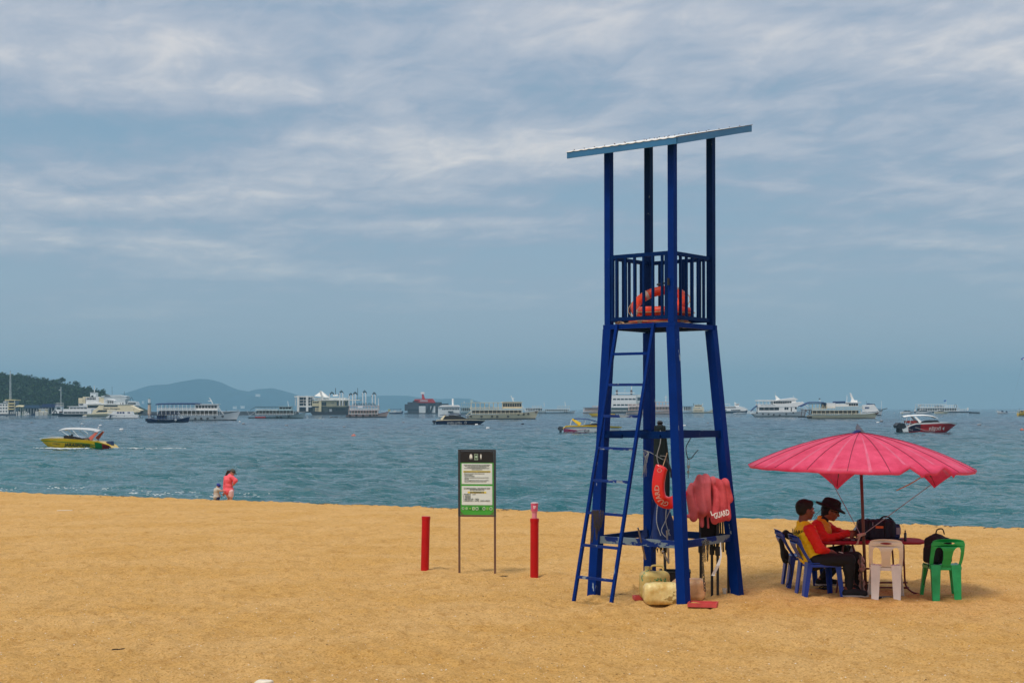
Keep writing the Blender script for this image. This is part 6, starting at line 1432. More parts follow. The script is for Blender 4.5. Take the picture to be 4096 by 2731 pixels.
# teal-grey ferry
b = ferry('tour_ferry', 'grey-green two-deck ferry with red stern strip, left of the white pier building', 1100, 1672, [(992, 1668), (1050, 1665), (1110, 1663), (1175, 1659), (1222, 1649)], teal_b, (1022, 1174, 1641, 1659, 11), (1023, 1110, 1627, 1640, 6, dark_b), (1116, 1165, 1626, 1639, 4), mast=[(1151, 1625), (1147, 1604)], tyres=[(1107, 1667), (1123, 1667), (1154, 1665)], rake=12, boot=mat('boot_green', '#3d5a58', .6), rails_m=white_b, bowrail=[(1176, 1650), (1200, 1648), (1220, 1646)])
b.box('stern_strip', 1020, 1062, 1666, 1670, red_b, -2.75, -2.6); b.tube('stern_rail', [(988, 1642), (998, 1662), (1022, 1645)], .1, grey_b); b.tube('stern_rail', [(1024, 1626), (1000, 1640)], .09, dark_b); b.tube('mooring_line', [(994, 1668), (1040, 1678)], .04, brown_b)
# pinkish ferry before the pier
b = ferry('tour_ferry', 'pinkish three-deck ferry with tyres moored before the poles of the pier', 1470, 1667, [(1383, 1662), (1400, 1657), (1460, 1657), (1513, 1654), (1535, 1650), (1555, 1645)], pink_b, (1396, 1511, 1641, 1657, 10), (1398, 1512, 1623, 1639, 9), None, mast=None, tyres=[(1400, 1662), (1426, 1662), (1453, 1662), (1481, 1660), (1496, 1658), (1508, 1658)], rake=10, trim=red_b, bowrail=[(1512, 1640), (1535, 1646), (1553, 1641)], rz=-.04, rails_m=white_b)
b.rails(1396, 1513, 1633, 1640, 18, white_b, -2.85, 2); b.rails(1410, 1500, 1616, 1622, 10, dark_b, -2.0, 1); b.box('white_banner', 1432, 1452, 1622.5, 1631, mat('banner_white', '#e9e9ea', .7), -2.95, -2.88); b.tube('mast', [(1513, 1653), (1512, 1592)], .16, white_b, 0)
for i in range(6): X = 1415+14*i; b.tube('slide_hoop', [(X, 1622), (X+2, 1612), (X+8, 1611), (X+10, 1621)], .12, dark_b, -1.0+.4*(i % 3))
# far ferries seen through and beside the tower
ferry('tour_ferry', 'distant pale ferry partly hidden behind the bow of the cream ferry', 2140, 1652, [(2095, 1647), (2140, 1645), (2182, 1640)], grey_b, (2100, 2172, 1631, 1645, 7), (2130, 2165, 1622, 1630, 3), None, mast=[(2178, 1625), (2176, 1608)], rake=5, hb=2.5)
ferry('tour_ferry', 'distant grey ferry with raised rear cabin, left of the yellow speedboats', 2237, 1650, [(2170, 1647), (2210, 1645), (2278, 1643), (2303, 1638)], grey_b, (2178, 2278, 1634, 1643, 12), (2232, 2278, 1622, 1633, 5), None, mast=[(2262, 1620), (2260, 1603)], tyres=[(2182, 1646, 2.5), (2258, 1645, 2.5), (2267, 1645, 2.5)], rake=6, hb=2.8)
ferry('tour_ferry', 'distant white ferry with blue awning, its bow behind the tower left leg', 2385, 1648, [(2332, 1644), (2380, 1641), (2445, 1636)], pink_b, (2336, 2400, 1626, 1641, 8), (2372, 2400, 1620, 1626, 3), None, mast=[(2398, 1620), (2394, 1608)], rake=5, hb=2.5, deckroof=canopy_b)
b = ferry('tour_ferry', 'weathered pinkish ferry passing behind the tower legs, mast near the front leg', 2600, 1656, [(2506, 1649), (2570, 1645), (2650, 1643), (2702, 1638)], pink_b, (2516, 2696, 1626, 1642, 15), (2612, 2692, 1608, 1624, 6), None, mast=[(2664, 1605), (2666, 1580)], rake=6, hb=2.8, boot=mat('boot_tan', '#8f7664', .7, .3, .4)); b.box('mast_arm', 2659, 2671, 1588, 1589.5, white_b, -.15); b.tube('roof_pole', [(2518, 1611), (2600, 1611)], .15, grey_b, -2.5); b.rails(2514, 2610, 1616, 1624, 12, pink_b, -2.6, 2)
ferry('tour_boat', 'small distant boat with blue roof between the front and right tower legs', 2752, 1648, [(2730, 1645), (2752, 1643), (2776, 1640)], grey_b, (2733, 2770, 1622, 1641, 4), None, None, rake=3, hb=2, deckroof=canopy_b)
b = ferry('tour_ferry', 'distant white paddle-steamer style boat with stacked decks and thin funnels', 2800, 1648, [(2768, 1645), (2790, 1643), (2830, 1643), (2857, 1632)], cream_b, (2774, 2815, 1635, 1644, 8), (2776, 2814, 1625, 1634, 8), (2780, 2808, 1616, 1624, 6), mast=[(2811, 1616), (2814, 1608)], rake=4, hb=2.5, boot=dark_b); b.tube('funnel', [(2797, 1634), (2796, 1613)], .3, dark_b, -1); b.tube('funnel', [(2775, 1620), (2774, 1608)], .2, dark_b, -1); b.poly('dark_bow', [(2846, 1641), (2857, 1628), (2858, 1641)], navy_b, -.6)
# modern catamaran ferry
b = Boat('catamaran_ferry', 'modern white catamaran ferry with dark blue hull, just right of the tower', 'ferry', 2930, 1640, group=G, hb=4); b.hull([(2862, 1633), (2920, 1632), (2960, 1631), (2994, 1628)], m=navy_b, boot=navy_b, trim=white_b, rake=3)
b.poly('main_cabin', [(2864, 1632), (2864, 1613), (2955, 1613), (2975, 1619), (2992, 1627), (2980, 1632)], white_b, -3.9); b.wins(2868, 2906, 1627, 1630.5, 6, y=-3.95, gap=.1); b.wins(2924, 2962, 1627, 1630.5, 6, y=-3.95, gap=.1); b.wins(2900, 2944, 1616, 1620, 11, y=-3.95, gap=.25)
b.tube('bow_rail', [(2958, 1613), (2976, 1617), (2993, 1625)], .15, white_b, -3.6); b.box('pilot_house', 2942, 2958, 1604, 1612.8, white_b, -2); b.wins(2943, 2957, 1606, 1609, 4, y=-2.0); b.box('pilot_roof', 2940, 2960, 1602, 1603.8, white_b, -2.3); b.tube('mast', [(2944, 1602), (2942, 1597)], .5, white_b, 0); b.tube('arch', [(2894, 1612), (2895, 1603), (2906, 1605), (2920, 1603), (2921, 1612)], .2, white_b, -2.5)
# big white three-deck ferry
b = Boat('tour_ferry', 'tall white three-deck ferry with raked mast, left of the blue-roofed cream ferry', 'ferry', 3110, 1665, group=G, hb=3.6, rz=.04); b.hull([(3010, 1653), (3034, 1647), (3184, 1647), (3215, 1643), (3238, 1636)], m=white_b, boot=mat('boot_grey_green', '#6f7f78', .7), rake=12, stern_rake=14)
b.box('swim_platform', 2996, 3034, 1652, 1654, white_b, -3); b.rails(2998, 3020, 1643, 1652, 4, white_b, -2.9); b.box('main_cabin', 3034, 3187, 1627.5, 1647.5, white_b, -3.35); b.wins(3035, 3116, 1629, 1640, 4, y=-3.35, gap=.06); b.wins(3137, 3154, 1629, 1638, 2, y=-3.35, gap=.15); b.wins(3163, 3167, 1628, 1644, 1, y=-3.35, gap=.05, name='door'); b.wins(3179, 3187, 1625, 1635, 1, y=-3.36, gap=.1)
b.poly('upper_deck_wall', [(3032, 1627.4), (3032, 1616), (3098, 1617), (3209, 1607), (3215, 1619), (3190, 1627.4)], white_b, -3.5); b.wins(3040, 3100, 1619, 1621, 4, m=mat('trim_grey', '#9aa5ad', .5), y=-3.5, gap=.15, name='slot'); b.poly('upper_cabin', [(3093, 1617), (3093, 1603), (3184, 1600), (3187, 1609)], white_b, -2.9); b.wins(3094, 3167, 1604.5, 1613.5, 8, y=-2.9, gap=.12)
b.opendeck(3035, 3093, 1604, 1616, 4, white_b, hb=3.1, inner=False, rail=False); b.box('canopy', 3029, 3100, 1599, 1604, white_b, -3.3); b.poly('pilot_roof', [(3096, 1603), (3115, 1598), (3180, 1590), (3194, 1598), (3184, 1600)], white_b, -3.1)
b.poly('mast', [(3110, 1601), (3108, 1590), (3106, 1580), (3112, 1584), (3126, 1597)], white_b, -.6); b.tube('antenna', [(3106, 1580), (3106, 1568)], .06, white_b, 0); b.tube('antenna', [(3181, 1592), (3180, 1582)], .06, white_b, 0); b.tube('stair', [(3209, 1607), (3236, 1626)], .25, white_b, -2.5); b.tube('stair', [(3205, 1611), (3228, 1632)], .15, white_b, -2.3); b.canopy([(3007, 1643), (3018, 1631), (3032, 1621)], .4, canopy_b, 1.6, 'stern_awning')
for q in ((3027, 1650), (3051, 1655), (3074, 1656), (3095, 1658), (3119, 1659), (3145, 1655), (3174, 1650)): b.tyre(q[0], q[1], 3.6)
b.rails(3192, 3236, 1630, 1640, 8, white_b, -1.9)
# blue and white boat moored behind
b = Boat('motor_yacht', 'blue and white motor boat with dark bowsprit behind the cream ferry bow', 'boat', 3500, 1660, group=G, hb=2); b.hull([(3450, 1648), (3500, 1645), (3534, 1641)], m=white_b, trim=navy_b, rake=5); b.poly('cabin', [(3454, 1646), (3454, 1619), (3497, 1617), (3504, 1626), (3514, 1640), (3518, 1646)], white_b, -1.6); b.wins(3460, 3478, 1627, 1634, 5, m=canopy_b, y=-1.6, gap=.2); b.poly('pilot_roof', [(3470, 1618), (3474, 1613), (3500, 1615), (3503, 1623), (3498, 1620)], canopy_b, -1.5)
b.tube('bowsprit', [(3524, 1644), (3536, 1637), (3553, 1633)], .25, dark_b, 0); b.tube('mast', [(3529, 1640), (3529, 1603)], .1, white_b, 0); b.tube('antenna', [(3471, 1614), (3469, 1603)], .07, dark_b, 0); b.rails(3506, 3530, 1634, 1643, 5, navy_b, -1.2)
# cream ferry right
b = ferry('tour_ferry', 'weathered cream two-deck ferry with blue awning and white mast, above the umbrella', 3370, 1673, [(3236, 1660), (3280, 1658), (3350, 1659), (3430, 1657), (3477, 1654), (3524, 1648)], cream_b, (3247, 3441, 1641, 1657, 11), (3247, 3304, 1615, 1638, 4, canopy_b), None, tyres=(), rake=16, stairs=((3453, 1626), (3472, 1651)), bowrail=[(3450, 1648), (3490, 1646), (3521, 1643)], boot=mat('boot_tan', '#8f7664', .7, .3, .4), rz=.05)
b.rails(3284, 3451, 1625, 1637, 15, cream_b, -2.85, 2); b.box('white_locker', 3305, 3341, 1611, 1633, white_b, -2.5); b.box('dark_screen', 3296, 3304, 1610, 1633, dark_b, -2.4); b.box('rear_cabin', 3342, 3393, 1614, 1626, white_b, -2.4); b.box('bridge', 3393.2, 3434, 1611, 1625, white_b, -2.4); b.wins(3395, 3433, 1613.5, 1622, 4, y=-2.4, gap=.2); b.box('bridge_roof', 3383, 3446, 1608, 1610.5, white_b, -2.7)
b.canopy([(3201, 1624), (3220, 1616), (3240, 1609), (3296, 1609)], .3, canopy_b, 2.6, 'awning'); b.tube('awning_roll', [(3332, 1609), (3382, 1608)], .45, canopy_b, -1.8); b.poly('mast', [(3410, 1608), (3413, 1597), (3406, 1571), (3410, 1571), (3420, 1593), (3424, 1600), (3436, 1600), (3436, 1608)], white_b, -.4); b.tube('antenna', [(3394, 1610), (3395, 1580)], .09, white_b, 0); b.tube('light_pole', [(3285, 1609), (3285, 1596)], .12, white_b, 0); b.box('floodlight', 3280, 3286, 1592.5, 1595.5, dark_b, -.2)
for i, x in enumerate((3205, 3219, 3236)): b.tube('stern_frame', [(x, 1638), (x-4, 1664)], .14, brown_b)
b.tube('stern_frame', [(3198, 1637), (3246, 1640)], .14, brown_b); b.tube('stern_frame', [(3219, 1640), (3240, 1658)], .1, brown_b); b.box('stern_deck', 3202, 3246, 1665, 1670, dark_b, -2.4); b.poly('bow_mark', [(3507, 1651), (3521, 1650), (3514, 1659)], brown_b, -1.3, 1.3)
# floating platform
b = Boat('floating_platform', 'distant white two-level floating platform with a blue flag, at the right', 'platform', 3780, 1638, group=None, hb=9); b.box('pontoon', 3676, 3884, 1634, 1639, dark_b); b.opendeck(3681, 3836, 1620, 1634, 16, white_b, roof=grey_b, rail=True); b.opendeck(3682, 3782, 1606, 1618.5, 9, white_b, roof=white_b, hb=8, inner=False); b.box('booth', 3756, 3778, 1612, 1618.6, navy_b, -6)
b.rails(3784, 3834, 1608, 1618.6, 6, white_b, -7); b.rails(3836, 3872, 1624, 1634, 5, white_b, -7); b.tube('flagpole', [(3796, 1618), (3797, 1587)], .12, white_b, 0); b.poly('flag', [(3786, 1589), (3797, 1587), (3796, 1593), (3787, 1595)], mat('flag_blue', '#2a62b0', .7), -.05); b.tube('hoop', [(3822, 1618), (3821, 1610), (3827, 1606), (3832, 1610), (3831, 1618)], .25, dark_b, -5)
for x in (3682, 3690): b.box('water_tank', x-3, x+2, 1605, 1614, white_b, -4, -2.5)
for x, y in ((3668, 1624), (3880, 1619)): b.box('lamp_box', x-2.5, x+2.5, y, y+10, white_b, -3, -1.5)
# ---- speedboats -------------------------------------------------------------
GS = 'speedboats in the bay'
def speedboat(label, xc, yw, sheer, bow, m, bands=None, extra=None, boot=None, hb=1.4, rake=12, ws=None, can=None, arch=None, posts=(), out=None, canm=None, archm=None, deckm=None, trim=None, rz=0, wsm=None, stern_rake=0, D=None, driver=None):
    b = Boat('speedboat', label, 'speedboat', xc, yw, group=GS, hb=hb, rz=rz, D=D)
    if extra: b.extra = extra
    b.hull(sheer, m=m, boot=boot or m, trim=trim, rake=rake, bands=bands, deck=deckm or white_b, flare=.22, keel=-.35, stern_rake=stern_rake)
    # crowned foredeck
    if ws:
        b.poly('coaming', [ws[0]]+[(x, y) for x, y in ws[1:]]+[(ws[-1][0], ws[-1][1]+2.5), (ws[0][0], ws[0][1]+2.5)], wsm or mat('tinted_screen', '#1c1a20', .12, .2, 1, coat=.5), -hb*.78, hb*.78)
    if can: b.canopy(can, .05, canm or white_b, hb*.8, arch=.16)
    if arch: 
        for sy in (-1, 1):
            X = [b.L(*p) for p in arch[:2]]; w = arch[2]*b.s; mb = MB(); mb.beam((X[0][0], sy*hb*.72, X[0][1]), (X[1][0], sy*hb*.86, X[1][1]), w*.6, .10, side=(1, 0, 0), w1=w*1.3); mb.build('radar_arch', archm or white_b, b.t)
    for p, q in posts:
        for sy in (-1, 1): b.tube('canopy_post', [(*p, sy*hb*.75), (*q, sy*hb*.85)], .024, white_b)
    if out:
        n, x0, x1, y0, y1, mm = out; w = x1-x0
        for i in range(n):
            yy = (i-(n-1)/2)*.62; o = link('outboard_motor', None, b.t); X0, Z0 = b.L(x0, y1); X1, Z1 = b.L(x1, y0); xs = .10*i*(1 if n > 1 else 0)
            mb = MB(); mb.prism([(X0+.1*(X1-X0), Z0+.45*(Z1-Z0)), (X0, Z0+.72*(Z1-Z0)), (X0+.25*(X1-X0), Z1), (X0+.85*(X1-X0), Z0+.92*(Z1-Z0)), (X1, Z0+.55*(Z1-Z0)), (X0+.7*(X1-X0), Z0+.40*(Z1-Z0))], yy-.21, yy+.21); mb.build('cowling', mm, o)
            mb = MB(); mb.prism([(X0+.30*(X1-X0), Z0+.44*(Z1-Z0)), (X0+.68*(X1-X0), Z0+.42*(Z1-Z0)), (X0+.55*(X1-X0), Z0-.25), (X0+.30*(X1-X0), Z0-.25)], yy-.07, yy+.07); mb.build('shaft', mm, o)
    if driver: X, Z = b.L(*driver); pd = thing('person', 'dark-haired driver seated at the wheel of the yellow JARASPONG speedboat'.replace('JARASPONG ', ''), 'person', tuple(b.t.matrix_basis @ V((X, -.35, Z-.75)))); 
    if driver:
        sdf_obj('body', [('e', (0, 0, .66), (.10, .085, .12), None), ('c', (0, 0, .0), (0, 0, .42), .16, .17), ('c', (0, -.18, .42), (0, .18, .42), .07, .07), ('c', (0, 0, .4), (0, 0, .6), .06, .055), ('c', (0, -.22, .40), (-.22, -.22, .22), .05, .04), ('c', (-.22, -.22, .22), (-.45, -.10, .30), .04, .03), ('c', (0, .22, .40), (-.22, .22, .22), .05, .04), ('c', (-.22, .22, .22), (-.45, .10, .30), .04, .03), ('e', (-.10, 0, .65), (.02, .015, .02), None)], .018, skinA, pd, .03)
        sdf_obj('shirt', [('c', (0, 0, -.05), (0, 0, .42), .175, .185), ('c', (0, -.19, .42), (0, .19, .42), .08, .08)], .02, dark_b, pd, .03); sdf_obj('hair', [('e', (.015, 0, .70), (.115, .10, .10), None)], .016, hairm, pd, .02)
    return b
# yellow speedboat under way
yg = mat('stripe_green', '#12803a', .35, .1, 1); rd = mat('stern_red', '#b5292c', .4, .1, 1); brn = mat('keel_brown', '#6b3a1c', .5, .2, 1)
def yb(u, v):
    if u < .16: return 5 if v < .62 else 0
    if u < .30 and v < .62: return 4 if v > .1 + (u-.16)*1.2 else 0
    if .5 < v < .62 and u < .3: return 4
    return 0
b = speedboat('yellow speedboat with JARASPONG lettering and white canopy, under way at the left', 300, 1797, [(449, 1794), (432, 1779), (389, 1765), (330, 1759), (250, 1753), (180, 1753), (151, 1755), (142, 1759)], 'L', yel_b, bands=lambda u, v: (5 if (u < .13 and v < .86) else (4 if (u < .22 and v < .86) else 0)), extra=[yg, rd], boot=brn, hb=1.5, rake=42,
    ws=[(251, 1753), (251, 1742), (275, 1741), (318, 1750), (332, 1757)], can=[(231, 1722), (250, 1717), (300, 1716), (360, 1720), (386, 1728)], arch=((386, 1727), (357, 1757), 12), archm=mat('arch_coral', '#c8604a', .45), posts=[((240, 1722), (272, 1742)), ((285, 1719), (312, 1746)), ((330, 1720), (350, 1735))], out=None, canm=mat('canopy_grey', '#c9cccb', .6), deckm=yel_b, driver=(274, 1738))
X0, Z0 = b.L(410, 1765); b.poly('engine_cover', [(411, 1768), (433, 1765), (436, 1782), (425, 1779)], canopy_b, -.5, .5); b.tube('flag_staff', [(387, 1763), (386, 1743)], .03, dark_b, -.9)
fl = link('flag', None, b.t); b.tube('staff', [(379, 1721), (379, 1705)], .02, white_b, 0, fl); b.poly('cloth', [(372, 1712), (379, 1706), (379, 1709), (373, 1712.5)], mat('flag_white', '#e6d8d6', .8), -.01, .01, fl); b.tube('handrail', [(150, 1754), (200, 1748), (248, 1748)], .02, white_b, -.9); b.box('seats', 300, 345, 1752, 1760, inner_b, -.9)
dgl = mat('lettering_dark_green', '#0c3d2c', .5); b.text('JARASPONG', 252, 358, 1781, 13, dgl, slope=.04, bold=.014, shear=.3); b.text('035', 407, 437, 1787, 9, mat('lettering_dark_red', '#6e0d14', .5), slope=.08, bold=.012, shear=.1); b.text('จรัสพงษ์', 200, 234, 1776, 7, dgl, slope=.05, shear=.2)
# long green flash along the topsides
def sideband(b, pts, w, m, off=.03, name='stripe'):
    vs = []; fs = []; q = bez([V((b.L(*p)[0], 0, b.L(*p)[1])) for p in pts], 5); n = len(q)
    for i, p in enumerate(q):
        ww = (w(i/(n-1)) if callable(w) else w)*b.s/2
        for dz in (ww, -ww): vs.append((p.x, -b.side(p.x, p.z+dz)-off, p.z+dz))
        for dz in (ww, -ww): vs.append((p.x, -b.side(p.x, p.z+dz)-off+.025, p.z+dz))
    for i in range(n-1): a = 4*i; fs += [(a, a+1, a+5, a+4), (a+2, a+6, a+7, a+3), (a, a+4, a+6, a+2), (a+1, a+3, a+7, a+5)]
    mb = MB(); mb.add(vs, fs); return mb.build(name, m, b.t, True)
sideband(b, [(146, 1763), (200, 1765), (280, 1769), (340, 1774), (375, 1781), (392, 1794)], lambda t: 2.2+3*t**3, yg); sideband(b, [(300, 1775), (345, 1779), (366, 1786), (378, 1795)], lambda t: 1.5+5*t*t, yg)
# C19 yellow-topped speedboat
pu = mat('hull_plum', '#a5466a', .4, .15, 1); nv2 = mat('stripe_navy', '#1c2a66', .4)
b = speedboat('yellow and white speedboat marked C19 with blue canopy, behind the tower ladder', 2372, 1731, [(2251, 1712), (2268, 1702), (2340, 1700), (2420, 1702), (2492, 1708)], 'R', white_b, bands=lambda u, v: (0 if v < .86 else 2), extra=[pu, nv2], trim=yel_b, boot=pu, hb=1.5, rake=26, stern_rake=10,
    ws=[(2328, 1701), (2345, 1697), (2385, 1692), (2430, 1696), (2440, 1702)], can=[(2296, 1676), (2320, 1675), (2360, 1679), (2392, 1688)], canm=canopy_b, arch=((2291, 1676), (2322, 1697), 11), archm=yel_b, posts=[((2288, 1678), (2282, 1700)), ((2345, 1679), (2338, 1697)), ((2375, 1684), (2360, 1695))], out=(2, 2232, 2256, 1704, 1733, mat('motor_grey', '#3c444c', .4, .2, 2)), deckm=yel_b)
sideband(b, [(2262, 1704.5), (2340, 1703.5), (2420, 1705.5), (2484, 1708.5)], 5.0, yel_b, .035, 'topside_band'); sideband(b, [(2258, 1710.5), (2340, 1709), (2420, 1710), (2478, 1711.5)], 2.0, nv2); sideband(b, [(2255, 1720), (2280, 1721), (2310, 1722)], lambda t: 16*(1-t*.75), pu, .035); sideband(b, [(2290, 1729), (2312, 1721), (2345, 1716)], lambda t: 2.5-1.5*t, pu, .05)
b.text('C19', 2337, 2358, 1723, 8.5, mat('lettering_black', '#15151a', .5), bold=.012); b.text('6', 2275, 2281, 1720, 9, mat('lettering_red', '#b01c2c', .5), bold=.01); b.text('SEA', 2378, 2392, 1727, 4.5, mat('lettering_black', '#15151a'))
b = speedboat('small yellow open speedboat lying far off behind the tower left leg', 2407, 1665, [(2354, 1653), (2400, 1652), (2460, 1655)][::-1], 'L', yel_b, hb=1.5, rake=14, boot=nv2, trim=yel_b, ws=[(2384, 1653), (2395, 1649), (2430, 1649), (2440, 1653)], out=(1, 2452, 2463, 1651, 1664, dark_b))
# navy speedboat
b = speedboat('dark navy speedboat with cream deck and Thai lettering, in front of the cream ferry', 1840, 1697, [(1743, 1682), (1763, 1678), (1850, 1677), (1900, 1678), (1943, 1681)], 'R', navy_b, hb=1.5, rake=22, trim=cream_b, boot=brn, ws=[(1772, 1678), (1780, 1663), (1820, 1661), (1850, 1666), (1872, 1676)], wsm=mat('tinted_screen', '#141720', .15), can=[(1758, 1660), (1790, 1658), (1825, 1657), (1855, 1662), (1876, 1671)], canm=navy_b, arch=((1781, 1659), (1765, 1677), 7), archm=cream_b, out=(2, 1728, 1744, 1680, 1697, dark_b), deckm=cream_b)
sideband(b, [(1746, 1680.5), (1850, 1679), (1936, 1681.5)], 3.2, cream_b, .04); b.text('พาปิน มารีน', 1789, 1846, 1691, 9, mat('lettering_white', '#e8e4dc', .5), bold=.012); b.tube('light_mast', [(1781, 1658), (1781, 1652)], .08, white_b, 0)
me = outline_mesh('emblem', [oval(0, 0, .28, .38, 12), oval(0, 0, .18, .26, 12)], .02, mat('lettering_white', '#e8e4dc')); X, Z = b.L(1862, 1690); xform_mesh(me, lambda c: V((X+c.x, -b.side(X+c.x, Z+c.y)-.05-c.z, Z+c.y))); link('emblem', me, b.t)
# red speedboat
rb = mat('hull_red', '#b81f26', .35, .1, 1, coat=.2); nb = mat('hull_ink_blue', '#22243f', .4, .2, 1)
b = speedboat('red and white speedboat with Thai lettering and many outboards, above the umbrella', 3735, 1728, [(3636, 1705), (3645, 1699), (3665, 1692), (3763, 1688), (3810, 1688), (3841, 1694)], 'R', rb, bands=lambda u, v: (4 if (u < .22 and v < .8) else (0 if v < .8 else 2)), extra=[nb], trim=white_b, boot=rb, hb=1.5, rake=44,
    ws=[(3664, 1692), (3706, 1680), (3753, 1680), (3764, 1690)], can=[(3618, 1667), (3645, 1663), (3700, 1661), (3738, 1666), (3756, 1674)], arch=((3661, 1664), (3684, 1689), 8), posts=[((3631, 1668), (3623, 1694)), ((3647, 1667), (3640, 1700))], out=(4, 3588, 3628, 1690, 1730, mat('motor_black', '#23272e', .35, .2, 2)), stern_rake=0)
b.box('stern_seats', 3632, 3676, 1682, 1692, seatm, -1.0); b.tube('light', [(3640, 1664), (3640, 1659)], .05, white_b, 0); wl = mat('lettering_white', '#e8e4dc'); b.text('ณัฐวดี 4', 3717, 3780, 1714, 14, wl, bold=.01, shear=.1); b.text('AS-4', 3637, 3653, 1718, 7, mat('lettering_pale', '#c9b7b4', .5), slope=.3); sideband(b, [(3662, 1709), (3680, 1714), (3705, 1721), (3735, 1723)], lambda t: 1.6-.9*t, wl, .05, 'swoosh'); sideband(b, [(3665, 1707), (3740, 1702.5), (3820, 1698)], 1.2, mat('stripe_dark_red', '#7c0f16', .4), .04)
b.poly('outboard_bracket', [(3610, 1712), (3638, 1704), (3638, 1727), (3616, 1727)], grey_b, -1.1)
# small white speedboats far out
speedboat('distant white speedboat, left of the three by the floating platform', 3632, 1642, [(3605, 1635), (3630, 1634), (3659, 1634)], 'R', white_b, hb=1.6, rake=8, ws=[(3614, 1634), (3620, 1630), (3638, 1630), (3646, 1634)], boot=grey_b)
speedboat('distant white speedboat with dark windows, middle of the three by the floating platform', 3700, 1644, [(3667, 1638), (3690, 1636), (3733, 1637)], 'R', white_b, hb=1.6, rake=8, ws=[(3676, 1637), (3682, 1632), (3705, 1631), (3712, 1636)], boot=navy_b, can=[(3678, 1630), (3695, 1629), (3708, 1632)], out=(1, 3664, 3670, 1634, 1644, navy_b))
speedboat('distant white speedboat, right of the three by the floating platform', 3770, 1640, [(3741, 1634), (3760, 1633), (3799, 1634)], 'R', cream_b, hb=1.6, rake=8, ws=[(3748, 1634), (3754, 1629), (3772, 1629), (3780, 1633)], boot=cream_b, can=[(3750, 1628), (3764, 1627.5), (3776, 1631)])
b = Boat('inflatable_boat', 'distant pale inflatable boat speeding left with a dark figure aboard', 'boat', 4008, 1649, group=GS, hb=1); b.hull([(4031, 1646), (4010, 1644), (3987, 1637)], m=white_b, rake=6, boot=navy_b); b.box('console', 4008, 4014, 1638, 1645, navy_b, -.4); b.box('motor', 4025, 4031, 1640, 1649, navy_b, -.3)
speedboat('white small speedboat drifting in front of the catamaran ferry', 2963, 1645, [(2936, 1641), (2960, 1639), (2992, 1639)], 'R', white_b, hb=1.5, rake=6, ws=[(2945, 1640), (2950, 1636), (2968, 1635), (2976, 1639)], boot=grey_b)
b = ferry('passenger_boat', 'yellow passenger boat cut off by the right edge of the photo', 4110, 1661, [(4076, 1652), (4110, 1650), (4150, 1646)], yel_b, (4082, 4140, 1641, 1651, 5), None, None, hb=2, rake=5, deckroof=white_b, group=None, cat='boat'); b.tube('light', [(4083, 1640), (4083, 1633)], .08, navy_b, 0)
b = Boat('raft', 'long dark low raft floating right of the platform', 'raft', 3901, 1645, hb=2); b.poly('deck', [(3880, 1640), (3884, 1639), (3918, 1640), (3922, 1643), (3918, 1645.5), (3884, 1645)], dark_b)
b = Boat('rowing_boat', 'thin pale long-tail boat with a crouching figure, left of the catamaran yacht', 'boat', 426, 1675, group='small open boats', hb=.6); b.hull([(452, 1672.5), (430, 1673), (401, 1672)], m=teal_b, rake=3, hb=.6); sdf_obj('boatman', [('c', (-0+1.6, 0, .4), (1.6, 0, 1.1), .28, .25), ('e', (1.55, 0, 1.45), (.16, .15, .19), None), ('c', (1.6, 0, .5), (1.1, 0, .5), .16, .14)], .05, dark_b, None, .08)
bo = bpy.data.objects['boatman']; bo.name = 'person'; bo.location = b.t.location; tag(bo, 'dark crouching figure in the thin pale boat at the left', 'person')
b = Boat('dinghy', 'empty white dinghy floating before the dark barge of the white pier building', 'boat', 1336, 1668, group='small open boats', hb=.8); b.hull([(1319, 1665.5), (1336, 1666.5), (1353, 1664.5)], m=white_b, rake=2, hb=.8)
b = Boat('fishing_boat', 'small blue fishing boats hull with wheelhouse, left of the dark pier building'.replace('boats hull', 'boat'), 'boat', 1582, 1650, group=G, hb=1.8); b.hull([(1556, 1646), (1580, 1645), (1613, 1639)], m=canopy_b, rake=3); b.opendeck(1562, 1604, 1633, 1645, 5, grey_b, roof=canopy_b, inner=False); b.box('wheelhouse', 1574, 1584, 1636, 1645, white_b, -1.2); b.box('yellow_drum', 1552, 1560, 1632, 1641, mat('drum_yellow', '#b5b46a', .6), -.8); b.tube('mast', [(1601, 1645), (1601, 1628)], .12, dark_b, 0)
# catamaran yacht
b = Boat('catamaran_yacht', 'white sailing catamaran style motor yacht in front of the large white cruise yacht', 'yacht', 480, 1672, group=G, hb=1.6); b.hull([(551, 1659), (530, 1657.5), (470, 1658), (436, 1659), (420, 1668)], m=white_b, boot=mat('boot_grey', '#8c9598', .6), rake=3, flare=.12); b.poly('saloon', [(440, 1658), (452, 1645), (527, 1645), (532, 1658)], white_b, -1.5); b.wins(466, 499, 1646.5, 1653, 3, m=nv2, y=-1.5, gap=.3); b.wins(510, 520, 1647, 1653, 2, m=nv2, y=-1.5, gap=.3); b.opendeck(432, 455, 1643, 1657, 2, white_b, roof=white_b, hb=1.3, inner=False); b.box('bimini', 434, 461, 1641, 1643, white_b, -1.5)
for x in (465, 497): X, Z = b.L(x, 1663); mb = MB(); mb.ball((X, -b.side(X, Z)-.0, Z), (.22, .06, .16), 8, 6); mb.build('porthole', nv2, b.t)
b.box('hatch', 441, 443.5, 1659, 1665, nv2, -1.62, -1.2)
